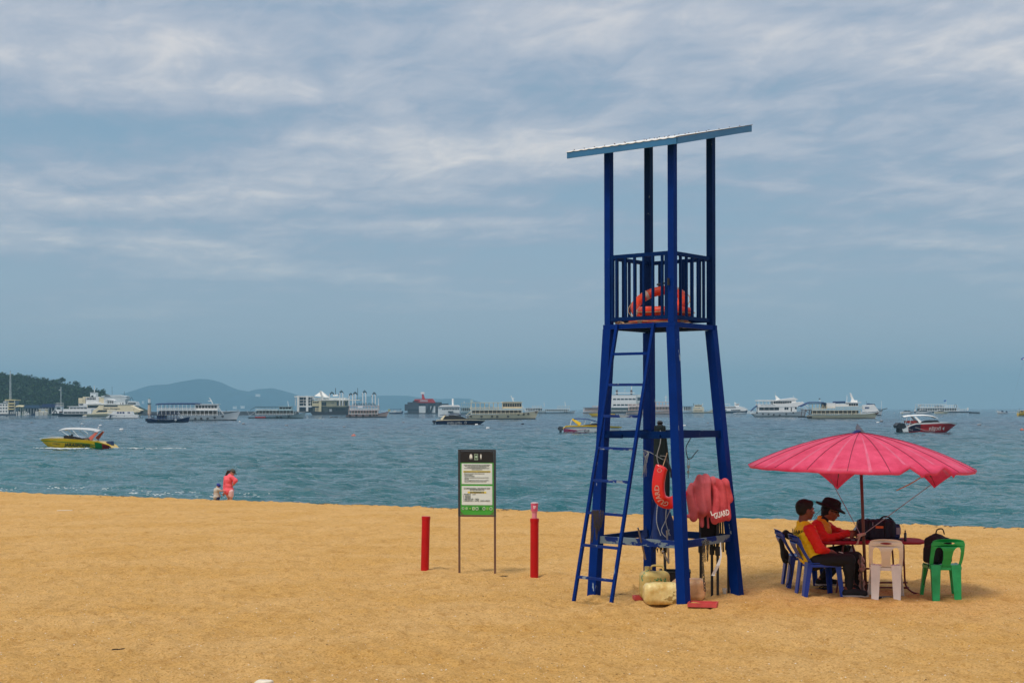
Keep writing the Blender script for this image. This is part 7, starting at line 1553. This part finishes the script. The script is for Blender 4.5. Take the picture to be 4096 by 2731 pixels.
# large cruise yacht
b = Boat('cruise_yacht', 'large cream cruise yacht with Siam Dragon lettering and slanted openings', 'yacht', 450, 1665, group=G, hb=4.5); b.hull([(330, 1660), (345, 1655), (440, 1653), (520, 1648), (567, 1641)], m=cream_b, boot=mat('boot_teal', '#41625f', .6), rake=14); b.box('stern_platform', 329, 345, 1662, 1664.5, white_b, -4)
b.poly('superstructure', [(345, 1656), (366, 1654), (372, 1640), (390, 1632), (348, 1631), (348, 1618), (516, 1618), (545, 1634), (562, 1640), (560, 1647), (530, 1650), (440, 1656)], cream_b, -4.1)
for q in ([(383, 1648), (394, 1639.5), (427, 1639.5), (427, 1647)], [(350, 1631), (350, 1621), (393, 1621), (393, 1624), (385, 1631)], [(413, 1626.5), (416, 1621), (470, 1621), (470, 1626.5)]): b.poly('side_opening', q, glass_d, -4.16, -3.6)
me = text_mesh('Siam Dragon', 6.5*b.s, mat('lettering_brown', '#4e4038', .6), .01, .03, width=67*b.s); X, Z = b.L(446, 1634); xform_mesh(me, lambda c: V((X+c.x, -4.2-c.z, Z+c.y))); link('lettering', me, b.t)
b.box('sundeck', 346, 520, 1616.6, 1617.8, white_b, -4.4); b.rails(352, 470, 1611, 1616.5, 20, white_b, -4.2); b.canopy([(412, 1602), (425, 1597), (445, 1597), (457, 1601)], .4, white_b, 3); b.opendeck(418, 450, 1602, 1616, 4, grey_b, hb=2.5, inner=True, rail=False)
for x in (370, 381, 393): b.tube('life_raft', [(x, 1613), (x+9, 1613)], .75, white_b, -3.6)
b.canopy([(434, 1627), (460, 1624), (500, 1625), (530, 1630)], .2, white_b, 3.2, 'side_awning'); b.poly('bow_opening', [(548, 1652), (556, 1645), (566, 1643), (560, 1654), (550, 1657)], dark_b, -1.6)
# ship block behind
b = Boat('restaurant_ship', 'large grey-white ship with stacked blocks and tower behind the cruise yacht', 'ship', 430, 1663, group=G, hb=6); b.hull([(314, 1640), (400, 1630), (470, 1624), (548, 1617)], m=white_b, rake=8); b.box('stern_block', 314, 331, 1591, 1613, cream_b); b.box('stern_block', 331.2, 339, 1586, 1613, cream_b, -5.6); b.box('lower_block', 314, 500, 1613.2, 1640, white_b, -5.8); b.wins(317, 333, 1615, 1620, 1, y=-5.8, gap=.05); b.box('upper_cabin', 341, 383, 1589, 1613, white_b, -5); b.wins(344, 382, 1590.5, 1598, 6, y=-5.0, gap=.25); b.box('upper_cabin', 383.2, 394, 1586, 1613, white_b, -5.2); b.box('upper_cabin', 394.2, 414, 1589, 1613, cream_b, -4.8)
b.box('tower', 356, 378, 1570, 1587, grey_b, -3); b.wins(359, 370, 1581, 1587, 1, y=-3.0); b.box('tower_roof', 355, 379, 1568.5, 1569.8, grey_b, -3.2); b.tube('mast', [(368, 1568), (368, 1542)], .35, grey_b, 0); b.poly('roof', [(400, 1589), (404, 1583), (430, 1580), (470, 1579), (505, 1585), (500, 1588)], grey_b, -5); b.poly('skylight', [(413, 1586), (420, 1582), (436, 1582), (442, 1586)], slate, -5.1, -4.6); b.poly('grey_wall', [(414.2, 1613), (414.2, 1589.2), (507, 1589.2), (498, 1603), (500, 1613)], grey_b, -4.9)
b.wins(476, 496, 1611, 1616, 2, m=dark_b, y=-5.8, gap=.5); b.poly('bridge_wing', [(507.2, 1622), (507.2, 1603), (540, 1606), (548, 1622)], grey_b, -4); b.wins(509, 540, 1610, 1617, 7, y=-4.0, gap=.2); b.tube('mast', [(488, 1580), (488, 1564)], .1, dark_b, 0); b.tube('radar_frame', [(510, 1602), (518, 1588), (524, 1602)], .2, dark_b, 0); b.tube('mast', [(439, 1579), (439, 1546)], .1, dark_b, 0)
# left passenger ferry and dock tower
b = Boat('passenger_ferry', 'long low white ferry with dark hull, left of the cruise yacht', 'ferry', 290, 1664, group=G, hb=3); b.hull([(225, 1656), (290, 1655), (347, 1653)][::-1], m=dark_b, rake=2); b.box('main_cabin', 252, 365, 1635, 1654.8, white_b, -2.9); b.wins(254, 350, 1646, 1652.5, 6, y=-2.9, gap=.1); b.box('upper_cabin', 275, 349, 1626, 1634.8, white_b, -2.6); b.wins(278, 348, 1630, 1634.5, 5, y=-2.6, gap=.15); b.box('boat_roof', 268, 352, 1624, 1625.8, white_b, -2.9); b.poly('stern_awning', [(235, 1652), (236, 1645), (252, 1643), (252, 1646)], brown_b, -2.5)
b = Boat('workboat', 'white and dark workboat with a boxy bridge, left of the long low ferry', 'boat', 228, 1658, group=G, hb=3); b.hull([(250, 1652), (228, 1650), (203, 1650)], m=dark_b, rake=2); b.poly('deckhouse', [(206, 1650), (212, 1640), (225, 1636), (247, 1637), (247, 1650)], white_b, -2.5); b.box('bridge', 217, 247, 1624, 1636, grey_b, -2.2); b.wins(224, 242, 1627, 1634, 1, m=dark_b, y=-2.2); b.box('bridge_deck', 214, 249, 1622, 1623.8, white_b, -2.6); b.rails(223, 246, 1609, 1621.8, 2, white_b, -2); b.tube('hatch_arch', [(214, 1650), (214, 1643), (220, 1640), (226, 1644), (226, 1650)], .4, dark_b, -2.6)
for x in (237.5, 240.5): b.tube('lattice_mast', [(x, 1609), (x, 1545)], .14, grey_b, 0)
b.tube('flag_arm', [(231, 1558), (238, 1557)], .2, white_b, 0)
# ---- piers and buildings ------------------------------------------------------
pier_w = mat('pier_white', '#efece2', .6, .1, .2); pier_y = mat('balcony_yellow', '#e3cf92', .6, .08, .2); pier_c = mat('pier_cream', '#dccfa6', .6, .1, .2); win_d = mat('window_blue_dark', '#26323f', .2, .2, .3); barge = mat('barge_dark', '#20212a', .7, .25, .2)
b = Boat('pier_hotel', 'cream building with curved yellow balconies on the pier, cut by the left edge', 'building', 30, 1656, hb=6); b.box('wall', -30, 32, 1607, 1650, pier_w)
for yy in (1612, 1624.5, 1637): b.wins(-24, 31, yy, yy+6, 5, m=win_d, gap=.45)
b.box('roof', -31, 33, 1605.5, 1606.8, slate, -6.3); b.box('tower_wall', 19, 34, 1593, 1606, pier_w, -5); b.box('tower_wall', 34, 58, 1599, 1650, win_d, -4.5)
for yt, yb_ in ((1606, 1611), (1617, 1622), (1629, 1633)):
    X0, Z1 = b.L(33, yt); X1, Z0 = b.L(59, yb_); mb = MB(); xm, xr = (X0+X1)/2, (X1-X0)/2
    pts = [(X0, -4.5), (X0, -6.3)]+[(xm+xr*math.sin(a), -6.3-.9*math.cos(a)) for a in np.linspace(-1.2, 1.4, 8)]+[(X1, -4.5)]; n = len(pts)
    mb.add([(x, y, Z0) for x, y in pts]+[(x, y, Z1) for x, y in pts], [tuple(range(n-1, -1, -1)), tuple(range(n, 2*n))]+[(i, (i+1) % n, n+(i+1) % n, n+i) for i in range(n)]); mb.build('balcony', pier_y, b.t)
b.box('roof_canopy', 20, 62, 1593, 1597, pier_y, -6.5); b.box('water_tank', 8, 14, 1600, 1605.4, grey_b, -3, -1)
for x in (33, 57): b.box('column', x-1, x+1, 1597, 1650, pier_w, -5.6, -4.8)
b.box('quay', -40, 62, 1650, 1658, slate, -7.5, 6)
HOTEL_TOP = WZ+b.L(0, 1592.8)[1]
b = Boat('lattice_tower', 'thin grey lattice radio tower standing on the roof of the pier hotel', 'tower', 41.5, 1593, D=b.D+3, hb=0); b.t.location.z = HOTEL_TOP
for x in (38.6, 44.6):
    for y in (-.8, .8): b.tube('mast_leg', [(x, 1592), (41.6+(x-41.6)*.25, 1482)], .10, grey_b, y)
mb = MB()
for i in range(22):
    f = i/22; w = 3.0*(1-.75*f); y0 = 1592-110*f; y1 = y0-5; (Xa, Za), (Xb, Zb) = b.L(41.6-w, y0), b.L(41.6+w*.96, y1); mb.beam((Xa, -.8, Za), (Xb, -.8, Zb), .08); mb.beam((Xb, -.8, Za), (Xa, -.8, Zb), .08)
tag(mb.build('bracing', grey_b, b.t), kind='stuff'); b.tube('tip', [(41.6, 1482), (41.6, 1478)], .2, dark_b, 0)
def shed(label, x0, x1, yt, ye, yb_, m, legs, D=None, ywt=1655):
    b = Boat('pier_shed', label, 'shed', (x0+x1)/2, ywt, hb=7, D=D); b.poly('roof', [(x0, ye), (x0+4, yt), (x1-4, yt), (x1, ye)], m); b.box('eave_band', x0+1, x1-1, ye+.1, ye+2.5, slate, -6.8)
    for i in range(legs+1): b.box('column', x0+2+(x1-x0-5)*i/legs, x0+3.4+(x1-x0-5)*i/legs, ye+2.6, yb_, grey_b, -6.5, -6)
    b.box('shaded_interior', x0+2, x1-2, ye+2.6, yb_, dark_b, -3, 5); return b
shed('long slate-roofed pier shed behind the small boats at the left', 96, 160, 1614, 1626, 1650, mat('roof_slate_blue', '#2c4a66', .7, .15, .2), 5); shed('pier shed with dark navy hipped roof, right of the long slate shed', 166, 220, 1610, 1623, 1650, mat('roof_navy', '#14295a', .7, .15, .2), 4)
b = Boat('pier_awning', 'small cream barrel-vaulted awning beside the pier hotel', 'awning', 78, 1656, hb=3); b.canopy([(60, 1627), (64, 1621), (76, 1620), (94, 1621)], .5, pier_c, 3.5, arch=.9)
for x in (62, 82, 92): b.tube('post', [(x, 1627), (x, 1655)], .15, grey_b, -3)
b = Boat('pier_kiosk', 'flat-roofed cream kiosk on the pier with two small windows', 'kiosk', 174, 1656, hb=3); b.box('wall', 155, 190, 1632, 1652, pier_c, -2.6); b.box('roof', 154, 194, 1630, 1631.8, white_b, -3.2); b.wins(160, 186, 1643, 1647, 2, m=win_d, y=-2.6, gap=.55); b.box('panel', 162, 180, 1634, 1640, grey_b, -2.68, -2.62)
# timber piles with pale caps
pm_ = None; ords = ['first', 'second', 'third', 'fourth', 'fifth', 'sixth', 'seventh']
pile_labs = ['pale mooring pile before the pier hotel, %s from the left' % o for o in ords[:3]]+['pale mooring pile by the cream awning, %s from the left' % o for o in ords[:4]]+['pale mooring pile between awning and slate shed, %s of two' % o for o in ords[:2]]+['pale mooring pile just left of the pier kiosk, %s from the left' % o for o in ords[:3]]+['pale mooring pile in front of the pier kiosk, %s from the left' % o for o in ords]
for i, x in enumerate([43, 49, 56, 67, 74.5, 79, 92, 99, 105, 143, 147, 151, 156, 162, 167, 171, 177, 183, 188]):
    b = Boat('mooring_pile', pile_labs[i], 'pile', x, 1656, hb=0, group='mooring piles along the left pier')
    if pm_ is None: mb = MB(); mb.lathe([(.34, -1), (.34, 2.6), (.42, 2.65), (.42, 2.9), (.1, 3.15)], 8); pm_ = mb.mesh('pile', pier_w)
    o = link('pile', pm_, b.t); o.scale = (1, 1, .9+.25*((i*7) % 5)/5)
for i, (x0, x1, yb_, lab) in enumerate(((95, 118, 1657, 'small white motorboat moored left of the pier kiosk'), (118, 148, 1653, 'blue-white motorboat stacked behind others left of the pier kiosk'), (105, 135, 1649, 'pale motorboat farthest back by the left pier shed'), (158, 188, 1658, 'thin white skiff lying in front of the pier kiosk'))):
    b = Boat('motorboat', lab, 'boat', (x0+x1)/2, yb_, group='small boats by the left pier', hb=1.2); b.hull([(x0, yb_-4), ((x0+x1)/2, yb_-4.4), (x1, yb_-5)] if i != 3 else [(x0, yb_-1.5), ((x0+x1)/2, yb_-1.6), (x1, yb_-2)], m=white_b if i != 1 else canopy_b, rake=3)
    if i != 3: b.poly('cabin', [(x0+5, yb_-4), (x0+7, yb_-8), (x1-12, yb_-8), (x1-8, yb_-4)], glass_d if i else grey_b, -.9)
    if i == 0:
        for dx in (-2, 8): b.box('motor', x0+9+dx, x0+13+dx, yb_-9, yb_-2, white_b, -1.4, -1.1)
b = Boat('lighthouse', 'small cream lighthouse with green gallery and open lantern', 'lighthouse', 595, 1648, hb=2, D=1100); X, Z = b.L(595, 1604); r = 6.6*b.s; mb = MB(); mb.lathe([(r*1.05, 0), (r, Z*.5), (r*.82, Z)], 16); mb.build('tower', mat('lighthouse_cream', '#d5b79a', .7, .1, .3), b.t, True)
mb = MB(); mb.lathe([(r*.82, Z), (r*1.3, Z+.5), (r*1.3, Z+1.0), (r*.7, Z+1.05)], 16); mb.build('gallery', mat('gallery_teal', '#4b7f8f', .6), b.t, True)
for a in range(6): q = a*PI/3; mb = MB(); mb.beam((r*.62*math.cos(q), r*.62*math.sin(q), Z+1.05), (r*.62*math.cos(q), r*.62*math.sin(q), Z+4.2), .35); mb.build('lantern_post', white_b, b.t)
mb = MB(); mb.lathe([(r*.7, Z+4.2), (r*.72, Z+4.5), (.1, Z+5)], 12); mb.build('lantern_roof', mat('gallery_teal', '#4b7f8f'), b.t)
b = Boat('sea_wall', 'low dark breakwater running across below the far mountain', 'sea wall', 930, 1650, hb=5); b.poly('wall', [(540, 1651), (545, 1640), (600, 1637), (900, 1636), (1185, 1636), (1190, 1651)], mat('stone_dark', '#4c5359', .9, .3, .2))
for i, x in enumerate((952, 1062, 905)): bb = Boat('lamp_post', ('slim lamp post on the breakwater, right of the white ferry', 'slim lamp post on the breakwater above the grey-green ferry', 'slim lamp post on the breakwater over the white ferry bow')[i], 'lamp post', x, 1636, D=b.D, hb=0, group='lamp posts on the breakwater'); bb.tube('pole', [(x, 1636), (x, 1615)], .18, dark_b, 0)
for x0, x1, yt, lab in ((931, 946, 1626, 'tiny white far-shore house below the mountain, left'), (962, 977, 1624, 'tiny white far-shore house below the mountain, right'), (568, 574, 1605, 'tiny pale house on the flank of the far mountain'), (1022, 1040, 1577, 'pale buildings high on the shoulder of the far mountain')):
    b = Boat('far_house', lab, 'house', (x0+x1)/2, yt+8, D=7600, hb=8, group='houses on the far shore'); b.box('wall', x0, x1, yt, yt+9, white_b, -8); b.box('roof', x0-1, x1+1, yt-2, yt-.2, grey_b, -9)
# white pier building with pyramid roof
b = Boat('pier_building', 'white pier building with square columns, pyramid roof and dark barge base', 'building', 1280, 1658, hb=9); 
for x in (1188, 1224): b.box('column', x, x+9, 1582, 1645, pier_w, -9.3, -8)
b.box('top_beam', 1177, 1246, 1583.5, 1588, pier_w, -9, 9); b.box('floor_beam', 1196, 1246, 1622.5, 1627, pier_w, -9.1, 9); b.box('facade', 1197.2, 1245, 1588.2, 1622.3, win_d, -7, 9)
for yy in (1599, 1610): b.box('balcony_slab', 1198, 1244, yy, yy+1.6, pier_w, -8.6, -7)
for x in (1213, 1240): b.box('fin', x, x+1.2, 1588.3, 1622.2, pier_w, -8, -7.02)
b.box('under_deck', 1190, 1246, 1628, 1650, win_d, -6, 8); b.box('under_deck', 1190, 1248, 1629, 1631, canopy_b, -8.5, -6.1); b.tube('side_ladder', [(1181, 1590), (1181, 1622)], .3, pier_w, -8)
mb = MB(); ap = b.L(1281, 1563); bl = b.L(1256, 1583); br = b.L(1312, 1590); mid_ = b.L(1290, 1598)
mb.add([(ap[0], 0, ap[1]), (bl[0], -8, bl[1]), (br[0], -8, br[1]), (br[0], 8, br[1]), (bl[0], 8, bl[1])], [(0, 1, 2), (0, 2, 3), (0, 3, 4), (0, 4, 1), (1, 4, 3, 2)]); mb.build('pyramid_roof', pier_w, b.t)
b.tube('roof_rib', [(1281, 1563), (1291, 1598)], .9, pier_w, -8.3); b.box('upper_storey', 1247, 1380, 1590.5, 1598, grey_b, -6, 8); b.rails(1247, 1385, 1591, 1598, 16, pier_w, -8.6); b.box('roof_slab', 1270, 1440, 1598.2, 1601.5, pier_w, -9.2, 9); b.box('middle_storey', 1247, 1385, 1601.8, 1624, pier_c, -7, 8); b.wins(1286, 1304, 1607, 1622, 2, m=win_d, y=-7, gap=.1); b.wins(1250, 1274, 1606, 1611, 3, m=win_d, y=-7); b.wins(1322, 1336, 1611, 1614, 3, m=win_d, y=-7, gap=.3); b.wins(1344, 1388, 1606, 1622, 4, m=win_d, y=-7.02, gap=.35)
b.box('tall_pillar', 1276, 1285, 1601.6, 1648, pier_c, -9.1, -7.1); b.box('lower_storey', 1248, 1390, 1624.2, 1646, mat('shade_olive', '#4b5350', .8, .3, .2), -6.5, 8); b.wins(1258, 1274, 1630, 1646, 3, m=pier_c, y=-6.5, gap=.5, name='panel'); b.box('awning', 1306, 1385, 1624.5, 1629, mat('awning_olive', '#69705f', .8, .2, .3), -8.6, -6.6); b.box('sign_panel', 1316, 1326, 1635, 1648, white_b, -6.8, -6.52); b.wins(1342, 1378, 1633, 1642, 6, m=win_d, y=-6.5)
b.poly('barge', [(1238, 1644), (1296, 1646.5), (1390, 1644), (1388, 1660), (1250, 1660)], barge, -9.5, 8); b.box('roof_lantern', 1327, 1347, 1577, 1584, white_b, -2); b.tube('mast', [(1337, 1577), (1337, 1551)], .25, dark_b, 0); b.tube('mast', [(1426, 1600), (1426, 1551)], .2, dark_b, 0)
# dolphin columns
dol = mat('dolphin_teal', '#2d4a58', .5, .2, .5)
for i, (xs, xd, yd, yb_) in enumerate((((1318,), 1327, 1573, 1590), ((1359, 1371), 1365, 1568, 1622), ((1396, 1410), 1403, 1578, 1623), ((1411, 1421), 1420, 1573, 1623), ((1451, 1463), 1458, 1568, 1618), ((1489, 1501), 1496, 1575, 1618))):
    b = Boat('dolphin_column', ('dolphin statue on its column, first from the left on the pier roof', 'dolphin statue on twin poles, second from the left', 'dolphin statue on twin poles diving right, third from the left', 'dolphin statue on twin poles, fourth from the left', 'dolphin statue on the tallest twin poles, fifth from the left', 'dolphin statue on twin poles, rightmost of the row')[i], 'statue', xs[0], 1658, hb=7, group='dolphin statues on the pier')
    for x in xs: b.tube('pole', [(x, yb_), (x, yd+1)], .45, white_b, -6)
    pts = [(xd-7, yd+6), (xd-4, yd-1), (xd+1, yd-3), (xd+6, yd+1), (xd+9, yd+7)]; mb = MB(); q = [(b.L(*p)[0], -6, b.L(*p)[1]) for p in pts]; mb.tube(bez(q, 4), [.15+.55*math.sin(PI*(j/16)**.8) for j in range(17)], 7); X, Z = b.L(xd, yd-4); mb.prism([(X-.4, Z), (X-.2, Z+1.2), (X+.9, Z-.3)], -6.1, -5.9); X, Z = b.L(xd-7, yd+6); mb.prism([(X, Z), (X-1.2, Z-.6), (X-.2, Z-1.2)], -6.1, -5.9); mb.build('dolphin', dol, b.t, 'all')
# dark pier building with red roof, white round-roofed hall behind
b = Boat('slate_building', 'dark slate pier building with red roof and red tower', 'building', 1690, 1652, hb=8); b.box('main_block', 1630, 1764, 1606, 1650, slate, -7.5, 8); b.box('stair_block', 1618, 1630, 1614, 1641, slate, -6, 6); b.box('parapet', 1651, 1675, 1601, 1605.8, slate, -7.8, 4); b.poly('red_roof', [(1655, 1605.8), (1658, 1594), (1730, 1592.5), (1742, 1609), (1684, 1609)], red_b, -7.8, 5); b.box('roof_window', 1680, 1711, 1597, 1604.5, mat('panel_pale', '#b9a0a4', .5), -7.95, -7.7)
b.poly('red_tower', [(1686, 1593), (1686, 1574), (1692, 1574), (1698, 1593)], red_b, -2); b.box('tower_head', 1682, 1696, 1566, 1573, white_b, -2.4)
for x in (1703, 1718, 1744): b.poly('raking_pier', [(x, 1650), (x+12, 1612), (x+19, 1612), (x+8, 1650)], dark_b, -8.4, -7.6)
for x0, x1 in ((1676, 1702), (1721, 1741)): b.box('grey_panel', x0, x1, 1622, 1649, grey_b, -7.7, -7.52); b.box('dark_opening', x0-1, x1+1, 1612, 1619, win_d, -7.7, -7.52)
b.box('low_dock', 1617, 1766, 1649, 1654, barge, -9, 8); b.box('glazing', 1632, 1674, 1633, 1640, win_d, -7.7, -7.5); b.wins(1767, 1790, 1618, 1624, 3, m=grey_b, y=-5.7, gap=.3, name='sign_letter'); b.box('side_block', 1764.2, 1792, 1612, 1650, slate, -5.6, 6)
b = Boat('hall', 'white hall with rounded roof and two window rows beside the slate building', 'building', 1800, 1651, hb=7, D=720); b.box('wall', 1752, 1838, 1608, 1648, grey_b, -6.5, 7); b.poly('roof', [(1752, 1608), (1765, 1602), (1780, 1601), (1830, 1601), (1839, 1608)], white_b, -7); b.wins(1768, 1836, 1614, 1620, 11, m=win_d, y=-6.5, gap=.4); b.wins(1800, 1838, 1632, 1637, 8, m=win_d, y=-6.5, gap=.4); b.box('base', 1795, 1840, 1641, 1652, barge, -7.5); b.tube('spire', [(1809, 1601), (1809, 1575)], .5, white_b, 0); b.box('canopy_dark', 1792, 1813, 1625, 1629, slate, -7.2, -6.4)
b = ferry('tour_ferry', 'greenish ferry stern on, squeezed between the hall and the cream ferry', 1860, 1655, [(1838, 1649), (1860, 1648), (1886, 1647)], teal_b, (1841, 1884, 1630, 1648, 5), (1846, 1884, 1612, 1628, 4), None, mast=[(1857, 1612), (1856, 1604)], rake=2, hb=2.5); b.poly('horn_mast', [(1882, 1610), (1881, 1599), (1890, 1597), (1892, 1610)], teal_b, -.6)
# floating casino block
b = Boat('floating_block', 'tall white block-like floating building with two rows of windows, seen through the ladder', 'floating building', 2510, 1650, hb=6); b.box('hull', 2445, 2574, 1643, 1651, barge, -6.2); b.box('lower_deck', 2448, 2570, 1628, 1643, mat('shade_olive', '#4b5350'), -5); b.rails(2447, 2508, 1638, 1645, 12, white_b, -6); b.box('main_block', 2447, 2545, 1578, 1627.5, white_b, -6); b.box('parapet', 2447, 2546, 1576, 1577.8, grey_b, -6.2); b.wins(2451, 2544, 1591, 1597, 6, y=-6, gap=.2); b.wins(2451, 2544, 1614, 1620, 6, y=-6, gap=.2)
b.box('side_wing', 2545.2, 2578, 1576, 1627.5, grey_b, -4.5); b.wins(2550, 2576, 1587, 1600, 2, m=win_d, y=-4.5, gap=.1); b.wins(2550, 2576, 1606, 1618, 5, m=win_d, y=-4.5, gap=.45); b.box('roof_slab', 2462, 2540, 1567.5, 1570, white_b, -4)
for x in (2466, 2524): b.box('funnel', x, x+7, 1557, 1575.8, brown_b, -2)
b.tube('mast', [(2529, 1557), (2529, 1537)], .4, white_b, 0); b.tube('mast', [(2502, 1567), (2502, 1545)], .2, grey_b, 0)
# ---- mooring floats and foam --------------------------------------------------
fl_w = mat('float_white', '#e4e4e0', .5, .08, 3); fl_o = mat('float_orange', '#c9705c', .5, .15, 3); fl_g = mat('float_grey', '#8b8f93', .6, .15, 3); fl_d = mat('float_dark', '#26303a', .6, .2, 3); fl_y = mat('float_yellow', '#c9c070', .5, .1, 3)
FL = [(486, 1721, 15, 9, fl_w, 'large white block float right of the yellow speedboat'), (401, 1703, 11, 6, fl_w, 'white block float just above the yellow speedboat'), (328, 1696, 9, 4, fl_w, 'low white float left of the others above the yellow speedboat'), (337, 1704.5, 3, 2, fl_w, 'tiny white float above the yellow speedboat canopy'), (126, 1691, 9, 4, fl_g, 'small grey float far left above the yellow speedboat bow'),
      (959, 1688, 7, 5, fl_w, 'small round white float below the white ferry bow'), (974, 1697, 12, 7, fl_g, 'grey-white float below the white ferry bow'), (1377, 1709, 12, 6, fl_g, 'grey float left below the pinkish ferry'), (1146, 1703, 11, 5, fl_g, 'faint grey float below the grey-green ferry'), (1415, 1746, 20, 11, fl_o, 'orange ring float alone in the middle of the bay'), (1614, 1690, 8, 5, fl_g, 'grey float left of the navy speedboat'),
      (1906, 1700, 11, 6, fl_w, 'white float under the bow of the navy speedboat'), (1951, 1715, 14, 8, fl_w, 'larger tilted white float right of the navy speedboat'), (2090, 1697, 10, 5, fl_d, 'dark float below the cream ferry'), (2738, 1704, 10, 6, fl_w, 'white float just right of the tower front leg'), (2632, 1683, 8, 4, fl_g, 'pale float between the back and front tower legs'), (2831, 1692, 8, 4, fl_g, 'pale float between the front and right tower legs'), (3213, 1749, 7, 4, fl_d, 'dark float left of the umbrella'),
      (3511, 1691, 11, 5, fl_w, 'white float below the cream ferry bow'), (3526, 1686, 13, 7, fl_g, 'round grey float below the cream ferry bow'), (3610, 1654, 4, 3, fl_y, 'tiny yellow float left of the red speedboat'), (3578, 1652, 3, 2, fl_w, 'tiny white float near the dark bowsprit'), (3917, 1702, 15, 9, fl_g, 'pinkish grey round float right of the red speedboat'), (4088, 1722, 17, 10, fl_o, 'orange float at the right edge of the photo'), (27, 1664, 6, 5, fl_d, 'dark float before the pier hotel'), (313, 1686, 5, 2.5, fl_d, 'small dark float between the thin boat and the yellow speedboat'), (1887, 1717, 5, 2, fl_d, 'tiny dark float below the navy speedboat')]
for x, y, w, h_, m_, lab in FL:
    b = Boat('mooring_float', lab, 'float', x, y, group='mooring floats in the bay', hb=0); s = b.s; mb = MB(); W_, H_ = w*s, h_*s
    if w < 16: mb.box((0, 0, H_*.35), (W_, W_*.7, H_*1.1), rot=Matrix.Rotation((x % 7)*.12, 3, 'Z') @ Matrix.Rotation(.12*((x % 5)-2)/2, 3, 'Y'), bev=min(W_, H_)*.22)
    else: mb.tube([(W_*.34*math.cos(a), W_*.34*math.sin(a), H_*.3) for a in np.linspace(0, 2*PI, 16, endpoint=False)], W_*.17, 8, closed=True); mb.ball((0, 0, H_*.5), (W_*.3, W_*.3, H_*.5), 10, 6)
    mb.build('float', m_, b.t, 'all')
foam = mat('foam', '#e3e7e4', .8, .1, 3)
def foam_patch(name, label, pts, seed, n, rad, hgt=.10):
    rr = random.Random(seed); mb = MB(); q = []
    for (x, y) in pts: D = dist_water(x, y); p = P(x, y, D); q.append(V((p.x, p.y, WZ)))
    for i in range(n):
        f = rr.random()*(len(q)-1); j = int(f); c = q[j].lerp(q[j+1], f-j); r = rad*rr.uniform(.25, 1)*(1 if callable(rad) is False else 1)
        mb.ball((c.x+rr.gauss(0, .35), c.y+rr.gauss(0, .45), WZ+.12+.05*rr.random()), (r*3.2, r, hgt*.5*rr.uniform(.5, 1.3)), 6, 4)
    tag(mb.build(name, foam, None, 'all'), label, kind='stuff')
foam_patch('bow_foam', 'white foam along the bow and side of the yellow speedboat', [(165, 1795), (190, 1797), (240, 1799), (300, 1799), (345, 1798)], 1, 170, .10, .09); foam_patch('wake_foam', 'streak of white wake trailing right behind the yellow speedboat', [(455, 1797), (500, 1795), (560, 1798), (640, 1799), (735, 1797)], 2, 190, .07, .04); foam_patch('wake_foam', 'white wake behind the distant inflatable boat', [(3985, 1649.5), (4030, 1649), (4075, 1648)], 3, 120, .3, .15)
# parasail far up at the right edge
b = Boat('parasail', 'small blue and white parasail flying at the right edge of the sky', 'parasail', 4096, 1440, D=420, hb=0); mb = MB(); n = 14
vs = []; fs = []
for i in range(5):
    th_ = .15+i*.32
    for j in range(n): a = 2*PI*j/n; vs.append((.9*math.sin(th_)*math.cos(a)*1.0, .9*math.sin(th_)*math.sin(a), .8*math.cos(th_)))
for i in range(4):
    for j in range(n): fs.append((i*n+j, (i+1)*n+j, (i+1)*n+(j+1) % n, i*n+(j+1) % n))
mb.add(vs, fs); mb.build('canopy', mat('parasail_blue', '#1d3f8a', .7, wear=('#d8d4d0', .8, .5)), b.t, 'all')
mb = MB(); mb.tube([(0, 0, -.2), (-2.2, 0, -7.5), (-4.2, 0, -15)], .006, 4); mb.build('tow_line', dark_b, b.t)

def surf():
    mb = MB(); rr = random.Random(21)
    for i in range(520):
        x = rr.uniform(-24, 13); y = float(crest_y(x)); f = (CZ-WZ)/(CZ-gz(x, y-.5))*rr.choice((1.01, 1.02, 1.06))*rr.uniform(.995, 1.03); X, Y = x*f, y*f
        if x > 2 or vnoise(np.array(X*.22+5), np.array(.7)) < .05: continue
        mb.ball((X, Y, WZ+.03), (rr.uniform(.04, .18), rr.uniform(.02, .05), .015), 6, 4, rot=Matrix.Rotation(-.66, 3, 'Z'))
    tag(mb.build('surf_foam', foam, None, 'all'), 'thin broken foam where small waves lap at the beach', kind='stuff')
surf()
